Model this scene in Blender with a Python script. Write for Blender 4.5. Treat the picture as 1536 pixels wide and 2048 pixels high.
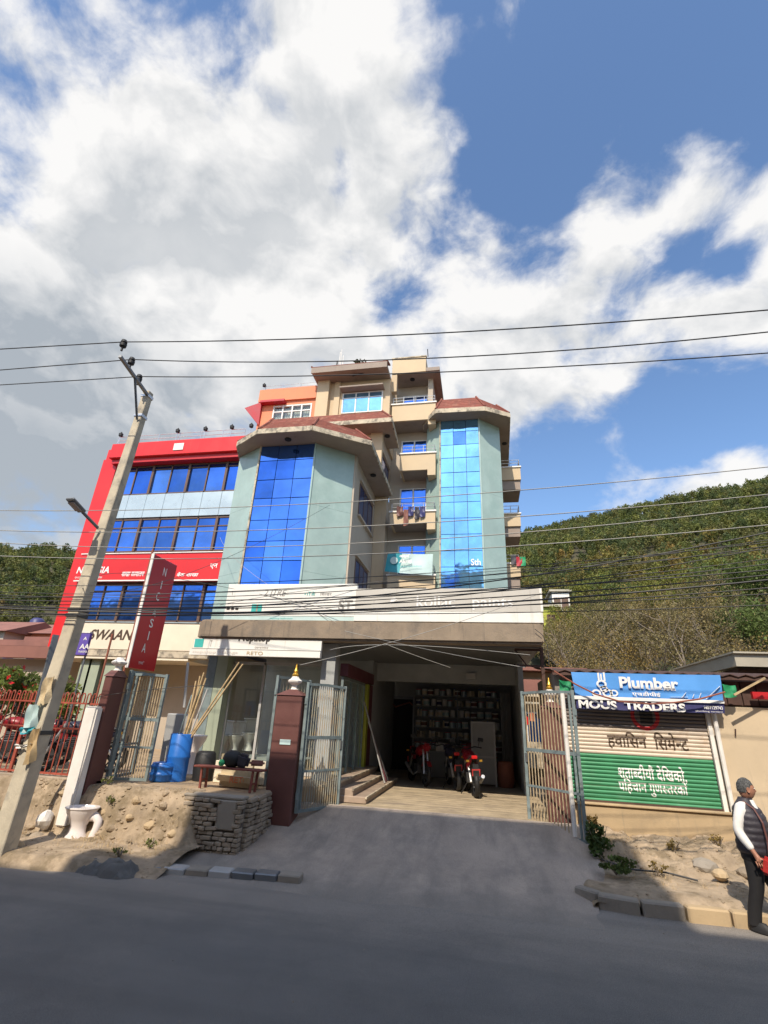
import bpy, bmesh, math, random
import numpy as np
from mathutils import Vector, Matrix, Euler

scene = bpy.context.scene
for o in list(bpy.data.objects):
    bpy.data.objects.remove(o, do_unlink=True)
COL = scene.collection
R_ = math.radians

# ------------------------------------------------------------------ camera
FPX, EYE = 980.0, 2.2
zd = Vector((112.0, -2324.0, FPX)).normalized()
vy_ = -(200.0 * 112.0 + FPX * FPX) / -2324.0
yd = Vector((200.0, vy_, FPX)).normalized()
xd = zd.cross(yd)
if xd.x < 0:
    xd = -xd
RW = Matrix((xd, yd, zd))                    # image axes -> world axes
cam_data = bpy.data.cameras.new('camera')
cam = bpy.data.objects.new('camera', cam_data)
COL.objects.link(cam)
right, up, back = RW @ Vector((1, 0, 0)), RW @ Vector((0, -1, 0)), RW @ Vector((0, 0, -1))
m4 = Matrix((right, up, back)).transposed().to_4x4()
m4.translation = (0, 0, EYE)
cam.matrix_world = m4
cam_data.sensor_width = 36
cam_data.lens = FPX / 2048 * 36
cam_data.clip_start, cam_data.clip_end = 0.05, 3000
scene.camera = cam


def at(px, py, X=None, Y=None, Z=None):
    """Point of the place seen at a pixel of the photograph, on one known plane of the place."""
    d = RW @ Vector((px - 768, py - 1024, FPX))
    if Y is not None:
        k = Y / d.y
    elif X is not None:
        k = X / d.x
    else:
        k = (Z - EYE) / d.z
    return Vector((0, 0, EYE)) + d * k


# ------------------------------------------------------------------ node helper
class NT:
    def __init__(self, tree):
        self.t = tree
        self.n, self.l = tree.nodes, tree.links

    def node(self, typ, ins=None, **kw):
        nd = self.n.new(typ)
        for k, v in kw.items():
            setattr(nd, k, v)
        for k, v in (ins or {}).items():
            self.set(nd, k, v)
        return nd

    def set(self, nd, k, v):
        s = nd.inputs[k]
        if isinstance(v, bpy.types.NodeSocket):
            self.l.new(v, s)
        else:
            if isinstance(v, (tuple, list)) and len(v) == 3 and s.type == 'RGBA':
                v = (*v, 1)
            s.default_value = v

    def math(self, op, a, b=0.0, clamp=False):
        nd = self.node('ShaderNodeMath', {0: a, 1: b}, operation=op, use_clamp=clamp)
        return nd.outputs[0]

    def vmath(self, op, a, b=(0, 0, 0), scale=None):
        nd = self.node('ShaderNodeVectorMath', {0: a, 1: b}, operation=op)
        if scale is not None:
            nd.inputs['Scale'].default_value = scale
        return nd.outputs['Value'] if op in ('DISTANCE', 'LENGTH', 'DOT_PRODUCT') else nd.outputs[0]

    def noise(self, vec, scale, detail=4, rough=.55, dist=0.0):
        return self.node('ShaderNodeTexNoise', {'Vector': vec, 'Scale': scale, 'Detail': detail, 'Roughness': rough,
                                                'Distortion': dist}).outputs['Fac']

    def mr(self, v, a, b, c=0.0, d=1.0, smooth=False):
        return self.node('ShaderNodeMapRange', {0: v, 1: a, 2: b, 3: c, 4: d},
                         interpolation_type='SMOOTHSTEP' if smooth else 'LINEAR').outputs[0]

    def mix(self, f, a, b, mode='MIX'):
        nd = self.n.new('ShaderNodeMix')
        nd.data_type, nd.blend_type = 'RGBA', mode
        for k, v in ((0, f), (6, a), (7, b)):
            self.set(nd, k, v)
        return nd.outputs[2]


# ------------------------------------------------------------------ world, sun, exposure
SUN_AZ, SUN_EL = R_(7), R_(46.5)            # behind the camera, over its left shoulder
SUN = Vector((-math.sin(SUN_AZ) * math.cos(SUN_EL), -math.cos(SUN_AZ) * math.cos(SUN_EL), math.sin(SUN_EL)))
sun_data = bpy.data.lights.new('sun', 'SUN')
sun_data.energy, sun_data.angle, sun_data.color = 3.0, R_(0.53), (1.0, 0.90, 0.76)
sun = bpy.data.objects.new('sun', sun_data)
COL.objects.link(sun)
sun.rotation_euler = (-SUN).to_track_quat('-Z', 'Y').to_euler()
sun.location = SUN * 60

world = bpy.data.worlds.new('World')
scene.world = world
world.use_nodes = True
W = NT(world.node_tree)
W.n.clear()
sky = W.node('ShaderNodeTexSky', sky_type='NISHITA', sun_disc=False, sun_elevation=SUN_EL,
             sun_rotation=math.pi + SUN_AZ, air_density=1.0, dust_density=1.0, ozone_density=1.5)
gen = W.node('ShaderNodeTexCoord').outputs['Generated']
dirv = W.vmath('NORMALIZE', gen)


def cdir(px, py):
    return tuple((RW @ Vector((px - 768, py - 1024, FPX))).normalized())


flat = W.vmath('MULTIPLY', dirv, (1.0, 1.0, 1.35))
warp = W.node('ShaderNodeTexNoise', {'Vector': flat, 'Scale': 3.0, 'Detail': 3.0}).outputs['Color']
wv = W.vmath('SCALE', W.vmath('SUBTRACT', warp, (.5, .5, .5)), scale=0.16)
fw = W.vmath('ADD', flat, wv)
dw = W.vmath('ADD', dirv, W.vmath('SCALE', wv, scale=0.6))
n_big = W.noise(fw, 4.2, 9, 0.55)
n_fine = W.noise(fw, 15.0, 7, 0.6)
dens = W.math('ADD', W.math('MULTIPLY', n_big, 0.74), W.math('MULTIPLY', n_fine, 0.26))
# where the cloud banks and the blue gaps of this sky lie: (pixel in view, angular radius, amount)
BANKS = [(300, 330, .36, .085), (650, 400, .38, .10), (500, 560, .48, .085), (850, 620, .34, .10), (150, 620, .45, .12), (720, 60, .22, .06), (120, 880, .32, .12),
         (1230, 330, .17, .13), (1390, 380, .11, .11), (1180, 520, .16, .06), (1330, 620, .18, .09), (1110, 730, .20, .12), (1490, 610, .12, .10), (1510, 420, .07, .10), (1230, 860, .14, .08), (1470, 920, .13, .16), (1010, 800, .16, .06), (1020, 70, .06, .05), (1230, 40, .10, .04),
         (1000, 130, .20, -.13), (1430, 120, .26, -.18), (1040, 330, .10, -.14), (1270, 150, .14, -.08), (1400, 800, .13, -.16), (1340, 880, .10, -.10), (1100, 960, .14, -.12), (1480, 520, .05, -.08), (780, 605, .07, -.085), (60, 220, .16, -.12), (500, 130, .15, -.12), (240, 90, .16, -.08), (690, 330, .06, -.08), (1085, 540, .09, -.11), (1440, 515, .10, -.13), (1210, 590, .07, -.11), (1330, 500, .06, -.08), (1100, 420, .05, -.08), (1000, 640, .05, -.07), (560, 470, .07, -.05), (330, 560, .10, -.05), (90, 450, .10, -.05), (420, 280, .05, -.04), (900, 40, .09, -.10)]
for px, py, r, a in BANKS:
    dd = W.vmath('DISTANCE', dw, cdir(px, py))
    dens = W.math('ADD', dens, W.mr(dd, 0.0, r * 1.2, a, 0.0, smooth=True))
cover = W.mr(dens, 0.465, 0.645, 0, 1, smooth=True)
# light on the cloud: denser towards the sun means dimmer here
lit = W.vmath('ADD', fw, (SUN.x * .05, SUN.y * .05, .05))
shade = W.math('SUBTRACT', n_big, W.noise(lit, 4.2, 9, 0.55))
light = W.math('ADD', W.mr(shade, -0.10, 0.10, 0.25, 1.0), W.mr(dens, 0.55, 0.90, 0.30, -0.02))
grey = W.mr(W.vmath('DISTANCE', dirv, cdir(30, 980)), 0.05, 0.50, 1.0, 0.0, smooth=True)
light = W.math('SUBTRACT', light, grey, clamp=True)
ccol = W.mix(light, (0.44, 0.48, 0.52), (1.0, 0.985, 0.96))
bg_sky = W.node('ShaderNodeBackground', {'Color': W.mix(1.0, sky.outputs[0], (0.90, 1.02, 1.12), 'MULTIPLY'), 'Strength': 0.12})
bg_cloud = W.node('ShaderNodeBackground', {'Color': ccol, 'Strength': 0.60})
mixs = W.node('ShaderNodeMixShader', {0: W.math('MULTIPLY', cover, 0.95), 1: bg_sky.outputs[0], 2: bg_cloud.outputs[0]})
W.l.new(mixs.outputs[0], W.node('ShaderNodeOutputWorld').inputs[0])

scene.view_settings.view_transform = 'Standard'
scene.view_settings.look = 'None'
scene.view_settings.exposure = 0.75
scene.view_settings.gamma = 1.0
scene.view_settings.use_curve_mapping = False
scene.render.engine = 'CYCLES'
scene.cycles.max_bounces = 8
scene.cycles.use_denoising = True


# ------------------------------------------------------------------ materials
def mat(name, col, rough=0.8, metal=0.0, var=0.15, scale=2.5, bump=0.08, bscale=25.0, col2=None, amt=(.52, .68), streak=None,
        spec=0.5, tint=False, dscale=1.3):
    m = bpy.data.materials.new(name)
    m.use_nodes = True
    t = NT(m.node_tree)
    t.n.clear()
    pos = t.node('ShaderNodeNewGeometry').outputs['Position']
    f = t.noise(pos, scale, 6, .6)
    lo, hi = [c * (1 - var) for c in col], [min(1, c * (1 + var)) for c in col]
    c = t.mix(t.mr(f, .3, .7), lo, hi)
    if col2:
        g = t.noise(t.vmath('ADD', pos, (7.3, 2.1, 4.4)), dscale, 9, .68)
        c = t.mix(t.mr(g, amt[0], amt[1]), c, col2)
    if streak:
        sv = t.vmath('MULTIPLY', pos, (5.0, 5.0, 0.35))
        g = t.noise(sv, 1.6, 5, .65)
        c = t.mix(t.mr(g, streak[1], streak[1] + .16), c, streak[0])
    if tint:
        a = t.node('ShaderNodeAttribute', attribute_name='tint').outputs['Color']
        c = t.mix(1.0, c, a, 'MULTIPLY')
    b = t.node('ShaderNodeBsdfPrincipled', {'Base Color': c, 'Metallic': metal, 'Roughness': t.mr(f, .3, .7, max(rough - .08, .02), min(rough + .08, 1)),
                                            'Specular IOR Level': spec})
    if bump:
        h = t.noise(pos, bscale, 5, .6)
        bn = t.node('ShaderNodeBump', {'Strength': bump, 'Distance': .02, 'Height': h})
        t.l.new(bn.outputs[0], b.inputs['Normal'])
    t.l.new(b.outputs[0], t.node('ShaderNodeOutputMaterial').inputs[0])
    return m


def leaf_mat(name, col, trans=.35):
    m = bpy.data.materials.new(name)
    m.use_nodes = True
    t = NT(m.node_tree)
    t.n.clear()
    a = t.node('ShaderNodeAttribute', attribute_name='tint').outputs['Color']
    pos = t.node('ShaderNodeNewGeometry').outputs['Position']
    v = t.mr(t.noise(pos, 3.0, 3), .3, .7, .7, 1.3)
    c = t.mix(1.0, t.mix(1.0, col, a, 'MULTIPLY'), t.node('ShaderNodeCombineColor', {0: v, 1: v, 2: v}).outputs[0], 'MULTIPLY')
    d = t.node('ShaderNodeBsdfPrincipled', {'Base Color': c, 'Roughness': .6, 'Specular IOR Level': .25})
    tr = t.node('ShaderNodeBsdfTranslucent', {'Color': c})
    mx = t.node('ShaderNodeMixShader', {0: trans, 1: d.outputs[0], 2: tr.outputs[0]})
    t.l.new(mx.outputs[0], t.node('ShaderNodeOutputMaterial').inputs[0])
    return m


def blue_glass(name, tintc, rough=.04, metal=.9):
    m = bpy.data.materials.new(name)
    m.use_nodes = True
    t = NT(m.node_tree)
    t.n.clear()
    pos = t.node('ShaderNodeNewGeometry').outputs['Position']
    f = t.noise(pos, .9, 3)
    c = t.mix(t.mr(f, .3, .7), [x * .8 for x in tintc], [min(1, x * 1.12) for x in tintc])
    b = t.node('ShaderNodeBsdfPrincipled', {'Base Color': c, 'Metallic': metal, 'Roughness': t.mr(t.noise(pos, 3, 4), .35, .7, rough, rough + .05)})
    bn = t.node('ShaderNodeBump', {'Strength': .14, 'Distance': .05, 'Height': t.noise(pos, 1.5, 2)})
    t.l.new(bn.outputs[0], b.inputs['Normal'])
    t.l.new(b.outputs[0], t.node('ShaderNodeOutputMaterial').inputs[0])
    return m


def clear_glass(name):
    m = bpy.data.materials.new(name)
    m.use_nodes = True
    t = NT(m.node_tree)
    t.n.clear()
    g = t.node('ShaderNodeBsdfGlossy', {'Color': (.9, .95, .95), 'Roughness': .02})
    tr = t.node('ShaderNodeBsdfTransparent', {'Color': (.93, .97, .95)})
    fr = t.node('ShaderNodeLayerWeight', {'Blend': .22})
    mx = t.node('ShaderNodeMixShader', {0: t.math('ADD', t.math('MULTIPLY', t.math('POWER', fr.outputs['Facing'], 3.0), .5), .06), 1: tr.outputs[0], 2: g.outputs[0]})
    t.l.new(mx.outputs[0], t.node('ShaderNodeOutputMaterial').inputs[0])
    return m


M = dict(
    asphalt=mat('asphalt', (.142, .137, .128), .85, var=.18, scale=.6, bump=.45, bscale=110, col2=(.19, .178, .16), amt=(.46, .72), dscale=.55),
    apron=mat('apron', (.44, .36, .29), .9, var=.14, scale=1.6, bump=.5, bscale=60, col2=(.29, .25, .21), amt=(.5, .72), dscale=.9),
    dirt=mat('dirt', (.36, .275, .185), .95, var=.3, scale=3.5, bump=1.0, bscale=14, col2=(.22, .165, .10), amt=(.47, .62), dscale=3.2),
    dust=mat('dust', (.40, .29, .18), .95, var=.16, scale=2.0, bump=.3, bscale=40, col2=(.28, .22, .16), amt=(.55, .7)),
    plinth=mat('plinth', (.46, .34, .20), .9, var=.12, scale=1.6, bump=.15, bscale=30, col2=(.33, .25, .16), amt=(.56, .72), streak=((.30, .24, .17), .60)),
    cement=mat('cement', (.30, .26, .21), .9, var=.16, scale=2, bump=.25, bscale=30, col2=(.17, .15, .13), amt=(.55, .75)),
    canopy=mat('canopy_concrete', (.275, .215, .155), .9, var=.2, scale=2.2, bump=.3, bscale=26, col2=(.17, .145, .12), amt=(.52, .7), streak=((.15, .125, .10), .56)),
    stone=mat('wall_stone', (.33, .265, .195), .9, var=.35, scale=2.6, bump=.5, bscale=30, col2=(.31, .25, .18), amt=(.5, .65), dscale=3),
    mortar=mat('mortar', (.15, .125, .10), .95, var=.2, scale=5, bump=.4),
    cream=mat('cream_wall', (.56, .43, .28), .85, var=.06, scale=1.2, bump=.06, streak=((.42, .33, .23), .62)),
    cream_lt=mat('cream_parapet', (.58, .45, .29), .85, var=.06, scale=1.2, bump=.05, streak=((.55, .42, .28), .64)),
    taupe=mat('taupe_wall', (.46, .385, .30), .88, var=.08, scale=1.0, bump=.1, streak=((.38, .32, .25), .60)),
    soffit=mat('soffit', (.31, .25, .205), .9, var=.1, scale=2, bump=.1, col2=(.22, .18, .15), amt=(.58, .75)),
    fascia=mat('fascia', (.52, .44, .32), .85, var=.2, scale=3, bump=.2, col2=(.20, .17, .13), amt=(.47, .6), dscale=3.5),
    granite=mat('green_granite', (.36, .47, .425), .2, var=.12, scale=1.0, bump=.02, bscale=60, col2=(.31, .425, .38), amt=(.5, .7), dscale=.8, streak=((.46, .55, .50), .62)),
    red=mat('red_panel', (.66, .022, .022), .38, var=.08, scale=1, bump=.03, streak=((.52, .035, .032), .58)),
    dkred=mat('shaded_and_dark_red', (.50, .018, .022), .45, var=.08, scale=1, bump=.03),  # deep red; on the tall sign box it carries the shade of its face
    salmon=mat('salmon_wall', (.72, .25, .13), .85, var=.08, scale=2, bump=.1, streak=((.62, .20, .10), .6)),
    silver=mat('silver_panel', (.50, .58, .60), .3, .35, var=.08, scale=1, bump=.02),
    tile=mat('roof_tile', (.21, .062, .042), .85, var=.3, scale=4, bump=.4, bscale=14, col2=(.31, .14, .09), amt=(.52, .66), dscale=3),
    mull=mat('mullion', (.13, .075, .05), .5, var=.1),
    mull_w=mat('white_frame', (.72, .70, .66), .5, var=.06),
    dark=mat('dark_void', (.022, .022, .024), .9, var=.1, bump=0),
    seal=mat('pane_seal', (.03, .045, .11), .5, bump=0),
    glass_a=blue_glass('blue_glass', (.105, .255, .71)),
    glass_l=blue_glass('light_blue_glass', (.13, .30, .74)),
    glass_b=blue_glass('cloud_pale_glass', (.27, .60, .98)),  # paler tint paints in the bright cloud mirrored by the second bay
    glass_c=blue_glass('deep_blue_glass', (.06, .175, .58)),
    shopglass=clear_glass('shop_glass'),
    white=mat('white_board', (.80, .78, .72), .5, var=.04, scale=2, bump=.02, col2=(.62, .58, .50), amt=(.58, .8), streak=((.66, .61, .53), .58)),
    sheet=mat('grey_sign_sheet', (.55, .52, .46), .5, var=.06, scale=.8, bump=.02, streak=((.40, .37, .32), .6)),
    beige=mat('beige_board', (.76, .66, .50), .55, var=.05, scale=2, bump=.02),
    white_paint=mat('white_paint', (.78, .74, .68), .6, var=.08, scale=3, bump=.1, col2=(.50, .42, .34), amt=(.6, .74), dscale=2.5),
    porcelain=mat('porcelain', (.80, .73, .69), .18, var=.03, bump=0, col2=(.62, .5, .4), amt=(.64, .8), dscale=3),
    brown=mat('brown_gate_post', (.135, .052, .043), .55, var=.15, scale=3, bump=.12, bscale=18, streak=((.12, .04, .035), .58)),
    teal=mat('teal_paint', (.19, .235, .235), .55, var=.22, scale=4, bump=.12, col2=(.20, .17, .13), amt=(.6, .72), dscale=5),
    teal_bar=mat('worn_bar', (.34, .34, .28), .6, var=.25, scale=6, bump=.12, col2=(.42, .32, .19), amt=(.46, .6), dscale=4),
    tan_bar=mat('tan_bar', (.46, .36, .22), .65, var=.25, scale=6, bump=.12, col2=(.30, .21, .11), amt=(.52, .66), dscale=5),
    redfence=mat('red_oxide_paint', (.36, .075, .045), .7, var=.25, scale=6, bump=.12, col2=(.24, .09, .055), amt=(.52, .65), dscale=5),
    gold=mat('gold_paint', (.75, .42, .06), .3, .7, var=.1, bump=.02),
    pole=mat('pole_concrete', (.54, .47, .35), .88, var=.16, scale=4, bump=.25, bscale=30, col2=(.30, .27, .22), amt=(.54, .7), dscale=3),
    steel=mat('galvanised_steel', (.22, .23, .24), .5, .6, var=.15, bump=.08),
    steel_lt=mat('bright_steel', (.62, .62, .62), .35, .7, var=.1, bump=.02),
    black=mat('black_rubber', (.016, .016, .017), .6, var=.2, bump=.05),
    cable=mat('cable_black', (.06, .058, .055), .6, bump=0),
    cable_lt=mat('cable_grey', (.34, .33, .30), .6, bump=0),
    ink=mat('ink_black', (.035, .028, .022), .6, bump=0),
    brown_ink=mat('ink_brown', (.075, .045, .025), .6, bump=0),
    grey_ink=mat('ink_grey', (.30, .28, .25), .6, bump=0),
    white_ink=mat('ink_white', (.82, .80, .76), .55, bump=0, var=.05),
    faint_ink=mat('ink_faint', (.66, .60, .52), .6, bump=0),
    teal_ink=mat('ink_teal', (.05, .42, .38), .5, bump=0),
    purple=mat('purple_board', (.13, .085, .38), .5, var=.06, bump=.02),
    blue_banner=mat('blue_banner', (.10, .32, .72), .45, var=.1, scale=1.5, bump=.05, bscale=4),
    navy=mat('navy_strip', (.045, .045, .14), .5, var=.08, bump=.03, bscale=5),
    teal_banner=mat('teal_banner', (.03, .30, .36), .5, var=.1, bump=.03),
    pale_teal=mat('pale_teal_banner', (.50, .64, .62), .5, var=.1, bump=.03),
    sh_grey=mat('shutter_grey', (.17, .14, .125), .55, .1, var=.14, scale=3, bump=.08),
    sh_tan=mat('shutter_beige', (.68, .57, .45), .6, .1, var=.1, scale=3, bump=.08, col2=(.48, .36, .24), amt=(.55, .7)),
    sh_green=mat('shutter_green', (.055, .26, .12), .55, .1, var=.15, scale=3, bump=.08, col2=(.10, .30, .16), amt=(.52, .7)),
    tin=mat('rusty_tin', (.10, .055, .042), .7, .3, var=.3, scale=3, bump=.15),
    tin_pale=mat('pale_tin', (.42, .38, .30), .6, .2, var=.12, scale=1.5, bump=.06),
    green_cloth=mat('green_sheet', (.02, .28, .11), .6, var=.12, bump=.05),
    blue_plastic=mat('blue_plastic', (.02, .15, .52), .38, var=.1, scale=3, bump=.03),
    bamboo=mat('bamboo', (.50, .36, .19), .65, var=.22, scale=8, bump=.1),
    pvc=mat('pvc_grey', (.45, .44, .42), .4, var=.08, bump=0),
    wood_red=mat('bench_red', (.20, .055, .04), .6, var=.25, scale=5, bump=.1),
    sack=mat('sack_cloth', (.60, .48, .30), .85, var=.18, scale=4, bump=.5, bscale=14),
    lime=mat('lime_frame', (.38, .40, .04), .5, var=.12, bump=.03),
    maroon=mat('maroon_beam', (.13, .035, .045), .6, var=.1, bump=.04),
    rust=mat('rusty_pipe', (.30, .105, .065), .7, .2, var=.2, bump=.08),
    olive=mat('pale_green_pillar', (.34, .38, .28), .75, var=.1, scale=1.5, bump=.06),
    step=mat('step_stone', (.36, .27, .20), .7, var=.15, scale=4, bump=.1, col2=(.26, .19, .14), amt=(.52, .68)),
    slab=mat('grooved_concrete', (.40, .315, .205), .9, var=.2, scale=3, bump=.35, bscale=40, col2=(.29, .23, .16), amt=(.5, .68), dscale=1.6),
    interior=mat('shop_wall', (.38, .39, .38), .85, var=.12, bump=.04),
    shelf=mat('shelf_metal', (.34, .34, .33), .6, var=.1, bump=0),
    lamp_glass=mat('lamp_lens', (.33, .28, .26), .3, var=.08, bump=0),
    roofred=mat('far_roof_red', (.25, .11, .085), .8, var=.2, scale=1, bump=.1),
    farwall=mat('far_wall', (.46, .38, .31), .85, var=.12, scale=.6, bump=.05),
    skin=mat('skin', (.40, .19, .12), .5, var=.1, scale=12, bump=.06),
    shirt=mat('white_shirt', (.78, .76, .72), .8, var=.04, bump=.2, bscale=16),
    vest=mat('dark_vest', (.045, .04, .05), .55, var=.2, scale=8, bump=.5, bscale=9),
    trouser=mat('black_trousers', (.014, .013, .014), .8, var=.2, bump=.15),
    hair=mat('grey_hair', (.036, .036, .035), .75, var=.5, scale=70, bump=.6, bscale=160, col2=(.19, .19, .185), amt=(.45, .64), dscale=75),
    hut=mat('hut_wall', (.58, .46, .31), .88, var=.08, scale=1.5, bump=.1, col2=(.44, .35, .25), amt=(.56, .75), streak=((.42, .34, .25), .6)),
    redbag=mat('red_bag', (.42, .03, .025), .45, var=.15, bump=.3, bscale=12),
    bark=mat('bark', (.13, .10, .075), .95, var=.3, scale=5, bump=.6, bscale=16),
    twig=mat('dry_twig', (.27, .22, .17), .95, var=.25, scale=5, bump=0),
    hillsoil=mat('hill_soil', (.075, .065, .035), .95, var=.35, scale=.08, bump=.2, bscale=.6, col2=(.05, .06, .022), amt=(.45, .65), dscale=.05),
    earth=mat('far_ground', (.22, .17, .11), .95, var=.2, scale=.2, bump=.1),
    road=None,
    leaf=leaf_mat('leaf', (.150, .155, .064)),
    dryleaf=leaf_mat('dry_leaf', (.235, .205, .095)),
    mred=mat('moto_red', (.26, .012, .018), .3, var=.05, bump=0),
    mblue=mat('moto_dark', (.03, .03, .05), .3, var=.05, bump=0),
    engine=mat('engine_grey', (.10, .10, .105), .45, .7, var=.15, bump=.1),
    tail=mat('tail_red', (.60, .02, .02), .25, bump=0),
    plate=mat('plate_red', (.55, .05, .05), .4, bump=0),
    curtain=mat('lace_curtain', (.50, .48, .45), .9, var=.3, scale=14, bump=.3, bscale=20),
    crimson=mat('crimson_roof', (.42, .015, .03), .5, var=.1, bump=.05),
)


# the road: dark in the lanes, pale with settled dust along its edge
M['road'] = M['asphalt'].copy()
_t = NT(M['road'].node_tree)
_b = next(n for n in _t.n if n.type == 'BSDF_PRINCIPLED')
_old = _b.inputs['Base Color'].links[0].from_socket
_pos = _t.node('ShaderNodeNewGeometry').outputs['Position']
_y = _t.node('ShaderNodeSeparateXYZ', {0: _pos}).outputs['Y']
_e = _t.math('ADD', _y, _t.math('MULTIPLY', _t.noise(_pos, 1.2, 6, .65), 1.6))
_c = _t.mix(_t.mr(_e, 6.6, 8.7, 0, .75, smooth=True), _old, (.30, .265, .225))
_v = _t.vmath('MULTIPLY', _pos, (.12, 1.3, 1))
_c = _t.mix(_t.mr(_t.noise(_v, 1.5, 4, .6), .45, .65, 0, .35), _c, (.10, .097, .092))
_vo = _t.node('ShaderNodeTexVoronoi', {'Vector': _t.vmath('ADD', _pos, _t.vmath('SCALE', _t.node('ShaderNodeTexNoise', {'Vector': _pos, 'Scale': 2.0, 'Detail': 4.0}).outputs['Color'], scale=.5)), 'Scale': .42}, feature='DISTANCE_TO_EDGE').outputs['Distance']
_c = _t.mix(_t.mr(_vo, 0, .004, .16, 0), _c, (.07, .067, .062))
_g = _t.noise(_pos, 130, 2, .6)
_c = _t.mix(1.0, _c, _t.node('ShaderNodeCombineColor', {0: _t.mr(_g, .3, .7, .62, 1.4), 1: _t.mr(_g, .3, .7, .62, 1.4), 2: _t.mr(_g, .3, .7, .62, 1.4)}).outputs[0], 'MULTIPLY')
_t.l.new(_c, _b.inputs['Base Color'])


_t = NT(M['apron'].node_tree)
_b = next(n for n in _t.n if n.type == 'BSDF_PRINCIPLED')
_old = _b.inputs['Base Color'].links[0].from_socket
_pos = _t.node('ShaderNodeNewGeometry').outputs['Position']
_e = _t.math('ADD', _t.node('ShaderNodeSeparateXYZ', {0: _pos}).outputs['Y'], _t.math('MULTIPLY', _t.noise(_pos, 1.6, 6, .65), 1.8))
_c = _t.mix(_t.mr(_e, 8.2, 10.2, 1, 0, smooth=True), _old, (.25, .223, .19))
_v = _t.vmath('MULTIPLY', _pos, (1.6, .35, 1))
_c = _t.mix(_t.mr(_t.noise(_v, 1.3, 6, .65), .48, .66, 0, .55), _c, (.20, .18, .155))
_g = _t.noise(_pos, 120, 2, .6)
_c = _t.mix(1.0, _c, _t.node('ShaderNodeCombineColor', {0: _t.mr(_g, .3, .7, .72, 1.28), 1: _t.mr(_g, .3, .7, .72, 1.28), 2: _t.mr(_g, .3, .7, .72, 1.28)}).outputs[0], 'MULTIPLY')
_t.l.new(_c, _b.inputs['Base Color'])


# ------------------------------------------------------------------ mesh helpers
ORG = {}


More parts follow.
